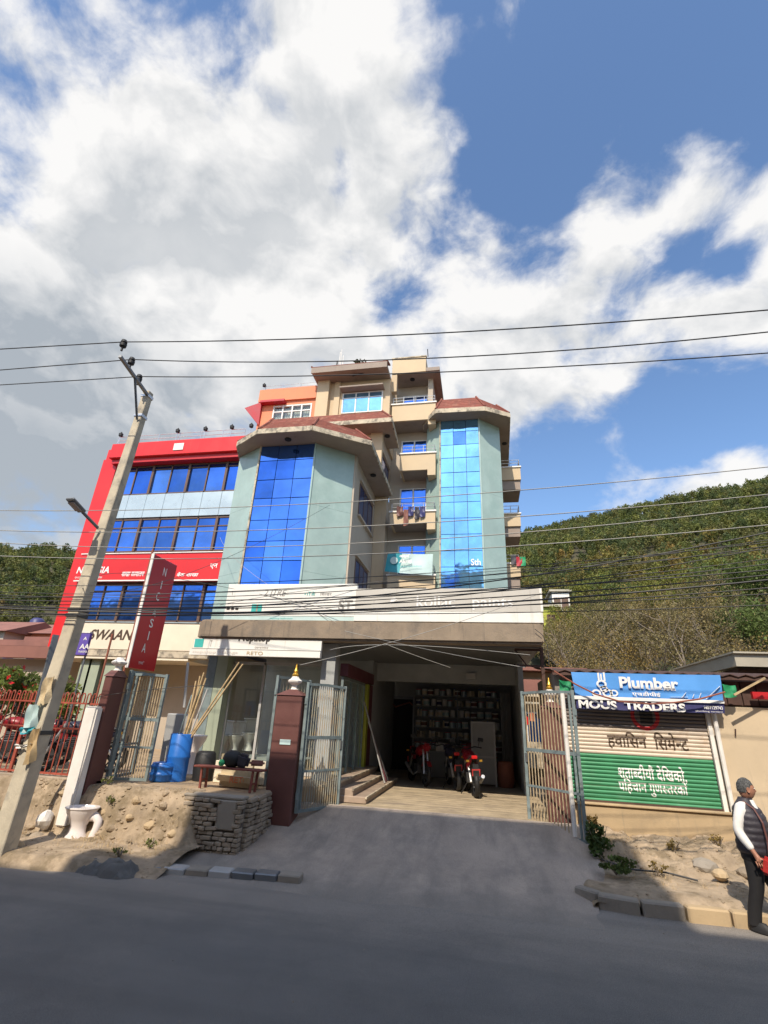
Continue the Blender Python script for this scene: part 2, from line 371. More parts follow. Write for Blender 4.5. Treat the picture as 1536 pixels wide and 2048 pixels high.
class MB:
    def __init__(self):
        self.v, self.f = [], []

    def add(self, verts, faces):
        n = len(self.v)
        self.v += [tuple(p) for p in verts]
        self.f += [tuple(i + n for i in fc) for fc in faces]
        return self

    def box(self, x0, x1, y0, y1, z0, z1):
        x0, x1 = min(x0, x1), max(x0, x1)
        y0, y1 = min(y0, y1), max(y0, y1)
        z0, z1 = min(z0, z1), max(z0, z1)
        return self.add([(x0, y0, z0), (x1, y0, z0), (x1, y1, z0), (x0, y1, z0), (x0, y0, z1), (x1, y0, z1), (x1, y1, z1), (x0, y1, z1)],
                        [(0, 3, 2, 1), (4, 5, 6, 7), (0, 1, 5, 4), (1, 2, 6, 5), (2, 3, 7, 6), (3, 0, 4, 7)])

    def obox(self, c, s, rot=(0, 0, 0)):
        e = Euler(rot).to_matrix()
        n = MB().box(-s[0] / 2, s[0] / 2, -s[1] / 2, s[1] / 2, -s[2] / 2, s[2] / 2)
        return self.add([Vector(c) + e @ Vector(p) for p in n.v], n.f)

    def beam(self, a, b, w, h=None):
        """Rectangular bar from a to b."""
        a, b = Vector(a), Vector(b)
        h = h or w
        q = (b - a).to_track_quat('Z', 'Y').to_matrix()
        L = (b - a).length
        n = MB().box(-w / 2, w / 2, -h / 2, h / 2, 0, L)
        return self.add([a + q @ Vector(p) for p in n.v], n.f)

    def tube(self, pts, r, n=6, caps=True):
        pts = [Vector(p) for p in pts]
        rs = r if isinstance(r, (list, tuple)) else [r] * len(pts)
        base = len(self.v)
        prev = None
        for i, p in enumerate(pts):
            d = (pts[min(i + 1, len(pts) - 1)] - pts[max(i - 1, 0)])
            d = d.normalized() if d.length > 1e-9 else Vector((0, 0, 1))
            if prev is None:
                a = d.orthogonal().normalized()
            else:
                a = (prev - d * prev.dot(d))
                a = a.normalized() if a.length > 1e-6 else d.orthogonal().normalized()
            prev = a
            b = d.cross(a)
            for k in range(n):
                t = 2 * math.pi * k / n
                self.v.append(tuple(p + (a * math.cos(t) + b * math.sin(t)) * rs[i]))
        for i in range(len(pts) - 1):
            for k in range(n):
                k2 = (k + 1) % n
                self.f.append((base + i * n + k, base + i * n + k2, base + (i + 1) * n + k2, base + (i + 1) * n + k))
        if caps:
            self.f.append(tuple(base + k for k in reversed(range(n))))
            self.f.append(tuple(base + (len(pts) - 1) * n + k for k in range(n)))
        return self

    def lathe(self, prof, c=(0, 0, 0), n=16, sx=1.0, sy=1.0, rot=None):
        base = len(self.v)
        e = Euler(rot).to_matrix() if rot else None
        for r, z in prof:
            for k in range(n):
                t = 2 * math.pi * k / n
                p = Vector((r * math.cos(t) * sx, r * math.sin(t) * sy, z))
                if e:
                    p = e @ p
                self.v.append(tuple(p + Vector(c)))
        for i in range(len(prof) - 1):
            for k in range(n):
                k2 = (k + 1) % n
                self.f.append((base + i * n + k, base + i * n + k2, base + (i + 1) * n + k2, base + (i + 1) * n + k))
        self.f.append(tuple(base + k for k in reversed(range(n))))
        self.f.append(tuple(base + (len(prof) - 1) * n + k for k in range(n)))
        return self

    def prism(self, poly, z0, z1):
        n = len(poly)
        base = len(self.v)
        area = sum(poly[i][0] * poly[(i + 1) % n][1] - poly[(i + 1) % n][0] * poly[i][1] for i in range(n))
        if area < 0:
            poly = poly[::-1]
        self.v += [(p[0], p[1], z0) for p in poly] + [(p[0], p[1], z1) for p in poly]
        self.f.append(tuple(base + k for k in reversed(range(n))))
        self.f.append(tuple(base + n + k for k in range(n)))
        for k in range(n):
            k2 = (k + 1) % n
            self.f.append((base + k, base + k2, base + n + k2, base + n + k))
        return self

    def wallseg(self, p, q, z0, z1, t):
        """Upright slab whose outer face runs p->q (outside on the right of p->q), thickness t inwards."""
        p, q = Vector(p), Vector(q)
        d = (q - p).normalized()
        nrm = Vector((-d.y, d.x))
        return self.prism([tuple(p), tuple(q), tuple(q + nrm * t), tuple(p + nrm * t)], z0, z1)

    def mesh(self, name, mt, smooth=False, bevel=0.0, org=Vector((0, 0, 0))):
        me = bpy.data.meshes.new(name)
        me.from_pydata([tuple(Vector(p) - org) for p in self.v], [], self.f)
        if bevel:
            bm = bmesh.new()
            bm.from_mesh(me)
            es = [e for e in bm.edges if len(e.link_faces) == 2 and e.calc_face_angle(0) > .5]
            bmesh.ops.bevel(bm, geom=es, offset=bevel, segments=2 if bevel > .02 else 1, affect='EDGES', clamp_overlap=True)
            bm.to_mesh(me)
            bm.free()
        me.update()
        if smooth:
            me.polygons.foreach_set('use_smooth', [True] * len(me.polygons))
            try:
                me.set_sharp_from_angle(angle=R_(50))
            except Exception:
                pass
        if mt is not None:
            me.materials.append(mt)
        return me

    def build(self, name, mt, parent=None, smooth=False, bevel=0.0, label=None, kind=None):
        org = ORG.get(parent.name, Vector((0, 0, 0))) if parent else Vector((0, 0, 0))
        me = self.mesh(name, mt, smooth, bevel, org)
        return link(name, me, parent, label=label, kind=kind)


def link(name, me, parent=None, loc=None, rot=None, label=None, kind=None, scale=None):
    """loc is in world metres when the parent stands unrotated."""
    o = bpy.data.objects.new(name, me)
    COL.objects.link(o)
    org = ORG.get(parent.name, Vector((0, 0, 0))) if parent else Vector((0, 0, 0))
    if parent:
        o.parent = parent
    if loc is not None:
        o.location = Vector(loc) - org
        ORG[o.name] = Vector(loc)
    else:
        ORG[o.name] = org
    if rot is not None:
        o.rotation_euler = rot
    if scale is not None:
        o.scale = scale
    if label:
        o['label'] = label
    if kind:
        o['kind'] = kind
    return o


def thing(name, label, cat, loc=(0, 0, 0), group=None):
    o = bpy.data.objects.new(name, None)
    o.empty_display_size = .2
    COL.objects.link(o)
    o.location = loc
    ORG[o.name] = Vector(loc)
    return tag(o, label, cat, group)


def tag(o, label, cat, group=None):
    o['label'], o['category'] = label, cat
    if group:
        o['group'] = group
    return o


def dup(root, loc, rotz=0.0, label=None, group=None, scale=None):
    def rec(src, par):
        c = src.copy()
        COL.objects.link(c)
        c.parent = par
        for ch in list(src.children):
            rec(ch, c)
        return c
    r = rec(root, None)
    r.location = loc
    r.rotation_euler = (0, 0, rotz)
    if scale is not None:
        r.scale = scale if isinstance(scale, (tuple, list)) else (scale,) * 3
    ORG[r.name] = Vector(loc)
    if label:
        r['label'] = label
    if group:
        r['group'] = group
    return r


def letters(name, s, mt, parent, loc, w, h, face='-Y', bold=0.0, shear=0.0, ext=.004, align='L', tilt=0.0):
    """Flat lettering fitted into w x h; loc = lower left corner (or lower centre), world metres."""
    acc, x_at = bmesh.new(), 0.0
    segs = s.split('|')                       # '|' after a consonant: its half form, joined to the next letter
    for k, sg in enumerate(segs):
        cu = bpy.data.curves.new(name, 'FONT')
        cu.body, cu.size, cu.offset, cu.shear = sg, 1.0, bold, shear
        cu.resolution_u = 3
        tmp = bpy.data.objects.new('tmp_text', cu)
        COL.objects.link(tmp)
        bpy.context.view_layer.update()
        one = bpy.data.meshes.new_from_object(tmp.evaluated_get(bpy.context.evaluated_depsgraph_get()))
        bpy.data.objects.remove(tmp, do_unlink=True)
        b_ = bmesh.new()
        b_.from_mesh(one)
        xs_ = [v.co.x for v in b_.verts]
        x0_, x1_ = min(xs_), max(xs_)
        if k < len(segs) - 1:
            x1_ -= .20
            bmesh.ops.bisect_plane(b_, geom=b_.verts[:] + b_.edges[:] + b_.faces[:], plane_co=(x1_, 0, 0), plane_no=(1, 0, 0), clear_outer=True)
        bmesh.ops.translate(b_, verts=b_.verts, vec=(x_at - (x0_ if k else 0), 0, 0))
        x_at += x1_ - (x0_ if k else 0) - .01
        b_.to_mesh(one)
        b_.free()
        acc.from_mesh(one)
        bpy.data.meshes.remove(one)
    me = bpy.data.meshes.new(name)
    acc.to_mesh(me)
    acc.free()
    n = len(me.vertices)
    co = np.empty(n * 3, np.float32)
    me.vertices.foreach_get('co', co)
    co = co.reshape(-1, 3)
    mn, mx = co.min(0), co.max(0)
    u = (co[:, 0] - mn[0]) / max(mx[0] - mn[0], 1e-6) * w
    v = (co[:, 1] - mn[1]) / max(mx[1] - mn[1], 1e-6) * h
    if align == 'C':
        u = u - w / 2
    ct, st = math.cos(tilt), math.sin(tilt)
    u, v = u * ct - v * st, u * st + v * ct
    out = np.zeros_like(co)
    if face == '-Y':
        out[:, 0], out[:, 2] = u, v
    else:
        out[:, 1], out[:, 2] = u, v
    me.vertices.foreach_set('co', out.ravel())
    me.name = name
    me.materials.clear()
    me.materials.append(mt)
    me.update()
    return link(name, me, parent, loc=loc)


def lay_on_slats(o, z0, pitch, prof, y0):
    """Painted lettering bent over the curved slats of a shutter."""
    me = o.data
    bm = bmesh.new()
    bm.from_mesh(me)
    oz = o.location.z + (ORG[o.parent.name].z if o.parent else 0)
    zs = [v.co.z + oz for v in bm.verts]
    k = int((min(zs) - z0) / pitch)
    while z0 + k * pitch < max(zs):
        for _, dz in prof:
            z = z0 + k * pitch + dz - oz
            bmesh.ops.bisect_plane(bm, geom=bm.verts[:] + bm.edges[:] + bm.faces[:], plane_co=(0, 0, z), plane_no=(0, 0, 1), dist=1e-5)
        k += 1
    oy = o.location.y + (ORG[o.parent.name].y if o.parent else 0)
    for v in bm.verts:
        t = (v.co.z + oz - z0) % pitch
        y = prof[-1][0]
        for (ya, za), (yb, zb) in zip(prof, prof[1:]):
            if za <= t <= zb:
                y = ya + (yb - ya) * (t - za) / (zb - za)
                break
        v.co.y = y0 + y - .0035 - oy
    bm.to_mesh(me)
    bm.free()


def quads_mesh(name, V, mt, tint=None, fv=4):
    """V: (n*fv, 3) corner positions of separate faces; tint: (n, 3) colour per face."""
    n = len(V) // fv
    me = bpy.data.meshes.new(name)
    me.vertices.add(len(V))
    me.vertices.foreach_set('co', np.ascontiguousarray(V, np.float32).ravel())
    me.loops.add(n * fv)
    me.loops.foreach_set('vertex_index', np.arange(n * fv, dtype=np.int32))
    me.polygons.add(n)
    me.polygons.foreach_set('loop_start', np.arange(0, n * fv, fv, dtype=np.int32))
    me.polygons.foreach_set('loop_total', np.full(n, fv, np.int32))
    me.update(calc_edges=True)
    if tint is not None:
        a = me.attributes.new('tint', 'FLOAT_COLOR', 'POINT')
        t4 = np.ones((n * fv, 4), np.float32)
        t4[:, :3] = np.repeat(tint, fv, axis=0)
        a.data.foreach_set('color', t4.ravel())
    me.materials.append(mt)
    return me


rng = np.random.default_rng(7)
random.seed(7)
# ------------------------------------------------------------------ ground, road, driveway, terraces
ORD = ['first', 'second', 'third', 'fourth', 'fifth', 'sixth', 'seventh', 'eighth', 'ninth', 'tenth', 'eleventh', 'twelfth', 'thirteenth', 'fourteenth', 'fifteenth', 'sixteenth', 'seventeenth', 'eighteenth', 'nineteenth', 'twentieth']

def structure(o):
    o['kind'] = 'structure'
    return o


def vnoise(x, y, s=1.0, seed=0):
    """Smooth value noise for ground relief."""
    x, y = x * s, y * s
    xi, yi = math.floor(x), math.floor(y)
    fx, fy = x - xi, y - yi
    fx, fy = fx * fx * (3 - 2 * fx), fy * fy * (3 - 2 * fy)

    def h(a, b):
        return math.sin(a * 127.1 + b * 311.7 + seed * 74.7) * 43758.5453 % 1.0
    return (h(xi, yi) * (1 - fx) + h(xi + 1, yi) * fx) * (1 - fy) + (h(xi, yi + 1) * (1 - fx) + h(xi + 1, yi + 1) * fx) * fy


def grid(name, mt, xs, ys, hf, smooth=True, kind='structure', skip=None):
    mb = MB()
    nx = len(xs)
    for y in ys:
        for x in xs:
            p = hf(x, y)
            mb.v.append(p if isinstance(p, tuple) else (x, y, p))
    for j in range(len(ys) - 1):
        for i in range(nx - 1):
            mb.f.append((j * nx + i, j * nx + i + 1, (j + 1) * nx + i + 1, (j + 1) * nx + i))
    return mb.build(name, mt, smooth=smooth, kind=kind)


def rng_(a, b, n):
    return [a + (b - a) * i / (n - 1) for i in range(n)]


def sstep(a, b, t):
    t = min(1, max(0, (t - a) / (b - a)))
    return t * t * (3 - 2 * t)


mb = MB()
mb.add([(-900, -900, -.06), (900, -900, -.06), (900, 900, -.06), (-900, 900, -.06)], [(0, 1, 2, 3)])
mb.build('ground', M['earth'], kind='structure')
grid('road', M['road'], rng_(-70, 70, 60), rng_(-7.5, 8.6, 24), lambda x, y: 0.006 * vnoise(x, y, .5) - .004)


def drive_z(y):
    return .012 + .53 * max(0, min(1.02, (y - 7.4) / 3.44)) ** 2.3


def drive_h(u, y):
    w = sstep(9.7, 7.9, y)
    x0, x1 = -4.15 - 1.9 * w, 1.75 - .42 * w + .45 * sstep(8.4, 7.5, y)
    x = x0 + (x1 - x0) * u
    return (x, y, drive_z(y) + .02 * vnoise(x, y, 1.3) * sstep(7.9, 8.6, y) - .045 * sstep(7.75 + .35 * vnoise(x, 0, 1.1, 9), 7.3, y) - .05 * sstep(.05, 0, u) * w - .05 * sstep(.95, 1, u) * w)


grid('driveway', M['apron'], rng_(0, 1, 40), rng_(7.2, 10.95, 34), drive_h)


# left verge: dusty broken pavement, then the earth bank under the terrace
def verge_l(x, y):
    edge = 7.15 + .25 * vnoise(x, 0, 1.4, 3)
    z = -.05 + .19 * sstep(edge, edge + .25, y) + .05 * vnoise(x, y, 1.7) * sstep(7.3, 7.9, y)
    z -= .16 * sstep(-5.6, -4.6, x) * sstep(8.4, 7.4, y)
    if y > 8.35:
        foot = 8.62 + .28 * (vnoise(x, 3, 1.1, 5) - .5)
        t = sstep(foot - .14, foot + .24, y) * sstep(-4.62, -4.98, x)
        k = math.sin(math.pi * min(1, t + .15)) * sstep(-4.62, -4.98, x)
        z += .72 * t + (.20 * (vnoise(x, y, 4, 1) - .4) + .13 * (vnoise(x, y, 10, 6) - .5) + .09 * (vnoise(x, y, 23, 8) - .5)) * k + .025 * (vnoise(x, y, 31, 9) - .5)
    return z


grid('roadside_verge', M['dirt'], rng_(-24, -9, 16)[:-1] + rng_(-9, -4.55, 200), rng_(7.0, 8.3, 34)[:-1] + rng_(8.3, 9.3, 70), verge_l)

mb = MB()
mb.prism([(-24, 9.28), (-8.7, 9.28), (-7.2, 9.28), (-5.05, 8.98), (-5.02, 8.86), (-3.98, 8.86), (-3.98, 10.6), (-3.3, 11.3), (-3.3, 17.4), (-24, 17.4)], -.05, .86)
structure(mb.build('terrace', M['dust'], bevel=.02))


def verge_r(x, y):
    z = .15 + .012 * (y - 8.5) + .05 * vnoise(x, y, 2.3)
    z += .20 * sstep(9.6, 11.2, y) + (.16 * (vnoise(x, y, 3.7, 4) - .35) + .10 * (vnoise(x, y, 9, 2) - .5) + .05 * (vnoise(x, y, 22, 3) - .5)) * sstep(9.0, 10.4, y)
    z -= .22 * sstep(1.42, 1.22, x)
    z -= .09 * sstep(8.75, 8.45, y)
    z -= .25 * sstep(1.75, 1.45, x) * sstep(9.0, 9.4, y)
    return z


grid('roadside_bank', M['dirt'], rng_(1.2, 5.2, 112)[:-1] + rng_(5.2, 8, 20), rng_(8.42, 11.6, 70), verge_r)

# entrance platform of grooved concrete, each strip a piece
plat = MB().box(-3.3, 1.30, 10.86, 19.6, -.05, .535).build('entrance_platform', M['cement'], kind='structure')
n_slab = 15
yy = 10.86
for i in range(n_slab):
    w = .285
    me = MB().box(-3.28, 1.28, yy + .006, yy + w - .012, .5352, .55 + .003 * random.random()).mesh('slab_strip', M['slab'], bevel=.006)
    link('slab_strip', me, plat)
    yy += w
MB().box(-3.28, 1.28, yy + .006, 19.5, .536, .551).build('shop_floor', M['cement'], plat)

# kerbs: single stones
ks = thing('kerb', 'row of worn kerb stones along the bank beside the shuttered shop', 'kerb', (2.2, 8.4, 0))
px_ = [(1.34, 8.68, -.75), (1.68, 8.47, -.22), (2.20, 8.42, -.02), (2.72, 8.40, 0), (3.24, 8.39, 0.02), (3.76, 8.40, 0), (4.28, 8.41, 0), (4.80, 8.42, 0), (5.32, 8.42, 0)]
for i, (x, y, r) in enumerate(px_):
    L = .34 if i < 1 else .5
    me = MB().obox((0, 0, 0), (L, .16, .22), (random.uniform(-.04, .04), 0, 0)).mesh('kerb_stone', M['cement'] if i not in (3, 4) else M['plinth'], bevel=.02)
    link('kerb_stone', me, ks, loc=(x, y, .05), rot=(0, 0, r + random.uniform(-.03, .03)))
kl = thing('kerb', 'row of black and white painted kerb stones at the mouth of the driveway', 'kerb', (-4.2, 7.95, 0))
for i in range(8):
    x = -5.15 + i * .34
    me = MB().obox((0, 0, 0), (.325, .20, .12)).mesh('kerb_stone', M[('cement', 'steel', 'pvc', 'cement', 'pvc', 'steel', 'steel', 'cement')[i]], bevel=.015)
    link('kerb_stone', me, kl, loc=(x, 7.86 + .03 * i, .012 + .006 * i), rot=(.05, 0, .06 + random.uniform(-.05, .05)))


# dry stone retaining wall: every stone a piece
sw = thing('stone_wall', 'low dry stone retaining wall below the bench, with a plastered patch', 'wall', (-4.5, 8.8, 0))
MB().box(-5.02, -3.97, 8.84, 9.05, 0, .80).build('wall_core', M['mortar'], sw)
rows = 12
for r in range(rows):
    x = -5.04 + random.uniform(0, .05)
    h = .066
    z = .05 + r * h
    while x < -3.96:
        w = random.uniform(.09, .21)
        w = min(w, -3.95 - x)
        if w < .06:
            break
        xc = x + w / 2
        in_patch = -4.40 < xc < -4.07 and 4 < r < 12
        if not in_patch:
            me = MB().obox((0, 0, 0), (w - random.uniform(.006, .02), .15, h - random.uniform(.004, .016)), (random.uniform(-.1, .1), random.uniform(-.09, .09), random.uniform(-.1, .1))).mesh('stone', M['stone'], bevel=.010)
            link('stone', me, sw, loc=(xc, 8.81 + random.uniform(-.03, .025), z + h / 2))
        x += w
MB().box(-5.06, -3.97, 8.78, 9.02, .835, .885).build('coping_slab', M['cement'], sw, bevel=.015)
MB().box(-4.41, -4.06, 8.76, 8.86, .40, .832).build('plaster_patch', M['cement'], sw, bevel=.02)
# side return of the wall up to the gate post
for r in range(11):
    y = 8.92
    while y < 9.9:
        w = random.uniform(.10, .22)
        z = .08 + r * .07
        if z + .06 > drive_z(y) - .08:
            me = MB().obox((0, 0, 0), (.12, w - random.uniform(.006, .02), .07 - random.uniform(.006, .016)), (random.uniform(-.1, .1), random.uniform(-.09, .09), random.uniform(-.1, .1))).mesh('stone', M['stone'], bevel=.010)
            link('stone', me, sw, loc=(-3.96 + random.uniform(-.025, .025), y + w / 2, z + .035))
        y += w


def rock(name, label, loc, s, mt, seed, group=None):
    bm = bmesh.new()
    bmesh.ops.create_icosphere(bm, subdivisions=2, radius=1)
    rr = random.Random(seed)
    off = [Vector((rr.uniform(-1, 1), rr.uniform(-1, 1), rr.uniform(-1, 1))).normalized() for _ in range(7)]
    for v in bm.verts:
        d = v.co.normalized()
        k = 1.0
        for f_ in off:
            k = min(k, .74 / max(.05, d.dot(f_)) if d.dot(f_) > .72 else 1.0)
        v.co = Vector((d.x * s[0], d.y * s[1], d.z * s[2])) * k * rr.uniform(.95, 1.04)
    me = bpy.data.meshes.new(name)
    bm.to_mesh(me)
    bm.free()
    me.materials.append(mt)
    o = link(name, me, loc=loc, rot=(0, 0, rr.uniform(0, 6)))
    return tag(o, label, 'rock', group)


rock('rock', 'pale whitewashed rock behind the old toilet pan', at(90, 1640, Y=8.55), (.14, .12, .17), M['white_paint'], 1)
rock('rock', 'large dark boulder on the bank right of the toilet pan', at(188, 1655, Y=8.75), (.17, .14, .16), M['stone'], 2)
rock('rock', 'brown stone at the foot of the bank, left of the toilet', at(72, 1675, Y=8.3), (.13, .10, .08), M['stone'], 3)
rock('rock', 'small stone standing at the edge of the pavement by the pole', at(35, 1698, Y=7.75), (.11, .09, .11), M['plinth'], 4)
bank_st = [(225, 1650, .09), (258, 1640, .08), (300, 1650, .10), (322, 1622, .09), (345, 1668, .08), (205, 1625, .07), (60, 1650, .09), (120, 1600, .08), (270, 1612, .09), (330, 1590, .07)]
for i, (a, b, s) in enumerate(bank_st):
    p = at(a, b, Y=8.62)
    ry = min((abs(verge_l(p.x, 8.4 + .02 * q) - p.z), 8.4 + .02 * q) for q in range(36))[1]
    p = at(a, b, Y=ry)
    p = Vector((p.x, ry, verge_l(p.x, ry)))
    rock('rock', 'tan stone in the left earth bank, %s from the left' % ORD[sorted(q[0] for q in bank_st).index(a)], (p.x, ry + .02, p.z + .01), (s * 1.25, s * .9, s * .8), M['plinth' if i % 3 else 'dirt'], 10 + i, 'stones in the earth bank')
for i, (a, b, s) in enumerate([(1408, 1735, .15), (1440, 1752, .11), (1490, 1745, .10), (1345, 1700, .07), (1405, 1700, .09)]):
    p = at(a, b, Z=.28)
    rock('rock', ('grey boulder lying on the bank near the man', 'tan broken stone beside the grey boulder', 'dark stone behind the man\'s hand',
                  'small pale stone on the bank under the shutter', 'whitish lump of rubble on the bank below the shutter')[i], (p.x, p.y, .24 + s * .4), (s * 1.4, s, s * .8), M[('cement', 'plinth', 'stone', 'plinth', 'white_paint')[i]], 30 + i)
# gravel and chips scattered on the road edge and verges
V, T = [], []
for i in range(900):
    if i % 3 == 0:
        x, y = random.uniform(-9, -4.5), random.uniform(7.2, 8.5)
        z = verge_l(x, y)
    elif i % 3 == 1:
        x, y = random.uniform(1.9, 6), random.uniform(8.6, 11.2)
        z = verge_r(x, y)
    else:
        x, y = random.uniform(-7, 5), 7.9 - abs(random.gauss(0, .5))
        z = .004
        if random.random() < .35:
            y = random.uniform(4, 8)
    s = random.uniform(.008, .028) if i % 3 < 2 else random.uniform(.004, .012)
    c = Vector((x, y, z + s * .3))
    p = [c + Vector((random.uniform(-1, 1), random.uniform(-1, 1), random.uniform(-.3, .6))) * s for _ in range(4)]
    for tri in ((0, 1, 2), (0, 2, 3), (0, 3, 1), (1, 3, 2)):
        V += [p[k] for k in tri]
gm = quads_mesh('gravel', np.array([tuple(p) for p in V]), M['dirt'], fv=3)
link('gravel', gm, kind='stuff')

V = []
ico = [Vector(p).normalized() for p in ((0, -.53, .85), (.85, 0, .53), (.85, 0, -.53), (-.85, 0, -.53), (-.85, 0, .53), (-.53, .85, 0), (.53, .85, 0), (.53, -.85, 0), (-.53, -.85, 0), (0, -.53, -.85), (0, .53, -.85), (0, .53, .85))]
icf = [(0, 7, 1), (0, 1, 11), (0, 11, 4), (0, 4, 8), (0, 8, 7), (1, 7, 2), (1, 2, 6), (1, 6, 11), (11, 6, 5), (11, 5, 4), (4, 5, 3), (4, 3, 8), (8, 3, 9), (8, 9, 7), (7, 9, 2), (10, 2, 9), (10, 9, 3), (10, 3, 5), (10, 5, 6), (10, 6, 2)]
for i in range(900):
    if i % 2 == 0:
        x, y = random.uniform(-8.6, -4.95), random.uniform(8.35, 8.95)
        z = verge_l(x, y)
    else:
        x, y = random.uniform(1.95, 4.8), random.uniform(9.2, 11.3)
        z = verge_r(x, y)
    s = random.choice((.008, .012, .016, .02, .028, .04))
    z -= s * .25
    ps = [Vector((p.x * random.uniform(.8, 1.5), p.y * random.uniform(.7, 1.2), p.z * random.uniform(.5, .9))) * s + Vector((x, y, z)) for p in ico]
    for f_ in icf:
        V += [tuple(ps[k]) for k in f_]
link('rubble', quads_mesh('rubble', np.array(V), M['dirt'], fv=3), kind='stuff')

# dry grass and litter on the banks
V = []
for i in range(420):
    if i % 2:
        x, y = random.uniform(-8.5, -4.9), random.uniform(7.9, 9.0)
        z = verge_l(x, y)
    else:
        x, y = random.uniform(1.6, 5.0), random.uniform(8.9, 11.2)
        z = verge_r(x, y)
    if vnoise(x, y, 1.7, 12) < .5:
        continue
    for k in range(random.randint(4, 9)):
        b = Vector((x + random.gauss(0, .025), y + random.gauss(0, .025), z - .01))
        t_ = b + Vector((random.gauss(0, .035), random.gauss(0, .035), random.uniform(.03, .10)))
        w_ = Vector((random.uniform(-1, 1), random.uniform(-1, 1), 0)).normalized() * .0035
        V += [tuple(b - w_), tuple(b + w_), tuple(t_)]
link('dry_grass', quads_mesh('dry_grass', np.array(V), M['bamboo'], fv=3), kind='stuff')

# ------------------------------------------------------------------ hills
E_TAB = [(-180, .10), (-80, .24), (-51, .25), (-43, .27), (-25, .30), (-8, .34), (4, .385), (17, .425), (30, .425), (48, .40), (80, .28), (180, .10)]


def elev(az):
    for (a, e), (b, f_) in zip(E_TAB, E_TAB[1:]):
        if a <= az <= b:
            return e + (f_ - e) * (az - a) / (b - a)
    return .2


def hill_z(r, az):
    r0 = 30 + 34 * sstep(-10, -35, az)
    rc = 190 + 8 * math.sin(az * .21)
    zc = elev(az) * rc + 2.2 - 6.5
    s = (r - r0) / (rc - r0)
    if s <= 0:
        return .3
    base = zc * (min(s, 1) ** 1.12)
    if s > 1:
        base = zc * (1 - .25 * (s - 1) ** 2)
    x, y = r * math.sin(R_(az)), r * math.cos(R_(az))
    return .3 + base + (vnoise(x, y, .05) - .5) * 5 * min(1, s * 2.0) + (vnoise(x, y, .15, 2) - .5) * 1.6 * min(1, s * 3)


azs, rsx = rng_(-105, 105, 106), rng_(26, 260, 50)
mb = MB()
for r in rsx:
    for a in azs:
        mb.v.append((r * math.sin(R_(a)), r * math.cos(R_(a)), hill_z(r, a)))
nx = len(azs)
for j in range(len(rsx) - 1):
    for i in range(nx - 1):
        mb.f.append((j * nx + i, (j + 1) * nx + i, (j + 1) * nx + i + 1, j * nx + i + 1))
mb.build('hill', M['hillsoil'], smooth=True, kind='structure')


def rand_rot(n):
    q = rng.normal(size=(n, 4))
    q /= np.linalg.norm(q, axis=1)[:, None]
    w, x, y, z = q.T
    return np.stack([np.stack([1 - 2 * (y * y + z * z), 2 * (x * y - z * w), 2 * (x * z + y * w)], 1),
                     np.stack([2 * (x * y + z * w), 1 - 2 * (x * x + z * z), 2 * (y * z - x * w)], 1)], 1)   # two axes per leaf


def leaf_quads(c, size, n_bias=None):
    """c (n,3) centres, size (n,) -> (n*4,3) leaf corners."""
    n = len(c)
    ax = rand_rot(n)
    u, v = ax[:, 0] * size[:, None], ax[:, 1] * size[:, None] * .62
    return np.stack([c - u * .5, c + v * .5 - u * .05, c + u * .5, c - v * .5 - u * .05], 1).reshape(-1, 3)


def crown_pts(n, rad, hgt, lobes=9, fill=.5):
    """Points through an uneven crown of lobes; origin at crown base centre."""
    L = rng.normal(size=(lobes, 3))
    L /= np.linalg.norm(L, axis=1)[:, None]
    L *= rng.uniform(.35, .78, (lobes, 1))
    L[:, 2] = L[:, 2] * .9
    lr = rng.uniform(.25, .5, lobes)
    w = lr ** 2
    k = rng.choice(lobes, n, p=w / w.sum())
    d = rng.normal(size=(n, 3))
    d /= np.linalg.norm(d, axis=1)[:, None]
    rr = rng.uniform(fill, 1.05, n) ** .6
    p = L[k] + d * (lr[k] * rr)[:, None]
    p *= np.array([rad, rad, hgt / 2])
    p[:, 2] += hgt / 2
    return p


# far wood: one mass of leaf clumps over the slopes
VV, TT = [], []
TONES = np.array([[1.0, .95, .75], [.80, .95, .85], [1.45, 1.15, .75], [.62, .78, .70], [1.25, 1.25, .80], [1.7, 1.15, .85], [1.0, 1.1, .7], [.85, .80, .60]])
count = 0
for tr in range(9000):
    az = random.uniform(-66, 52)
    r = 34 + (random.random() ** .62) * 172
    if -34 < az < 1 and random.random() < .93:
        continue                                        # hidden by the buildings
    if az < -34:
        if r < 68:
            continue
    if az >= 1 and r < 52:
        continue
    if random.random() > (1.0 if r > 120 else .85):
        continue
    x, y = r * math.sin(R_(az)), r * math.cos(R_(az))
    z = hill_z(r, az)
    hg = random.uniform(2.8, 5.2)
    rad = random.uniform(1.0, 2.1)
    n = int(400 if r < 85 else 200 if r < 130 else 120)
    p = crown_pts(n, rad, hg, 8, .35)
    p += np.array([x, y, z + .5])
    size = rng.uniform(.28, .62, n) * (.50 + r * .0042)
    VV.append(leaf_quads(p, size))
    green = sstep(.1, .7, (r - 50) / 150) + random.uniform(-.3, .35)
    tone = TONES[random.choice([0, 1, 4, 6, 3])] if green > .42 else TONES[random.choice([0, 2, 5, 7, 2, 3, 7])]
    tone = tone * random.uniform(.75, 1.15)
    TT.append(np.tile(tone, (n, 1)) * rng.uniform(.75, 1.25, (n, 1)))
    count += n
print('forest quads', count)
link('forest', quads_mesh('forest', np.concatenate(VV), M['leaf'], np.concatenate(TT)), kind='stuff')


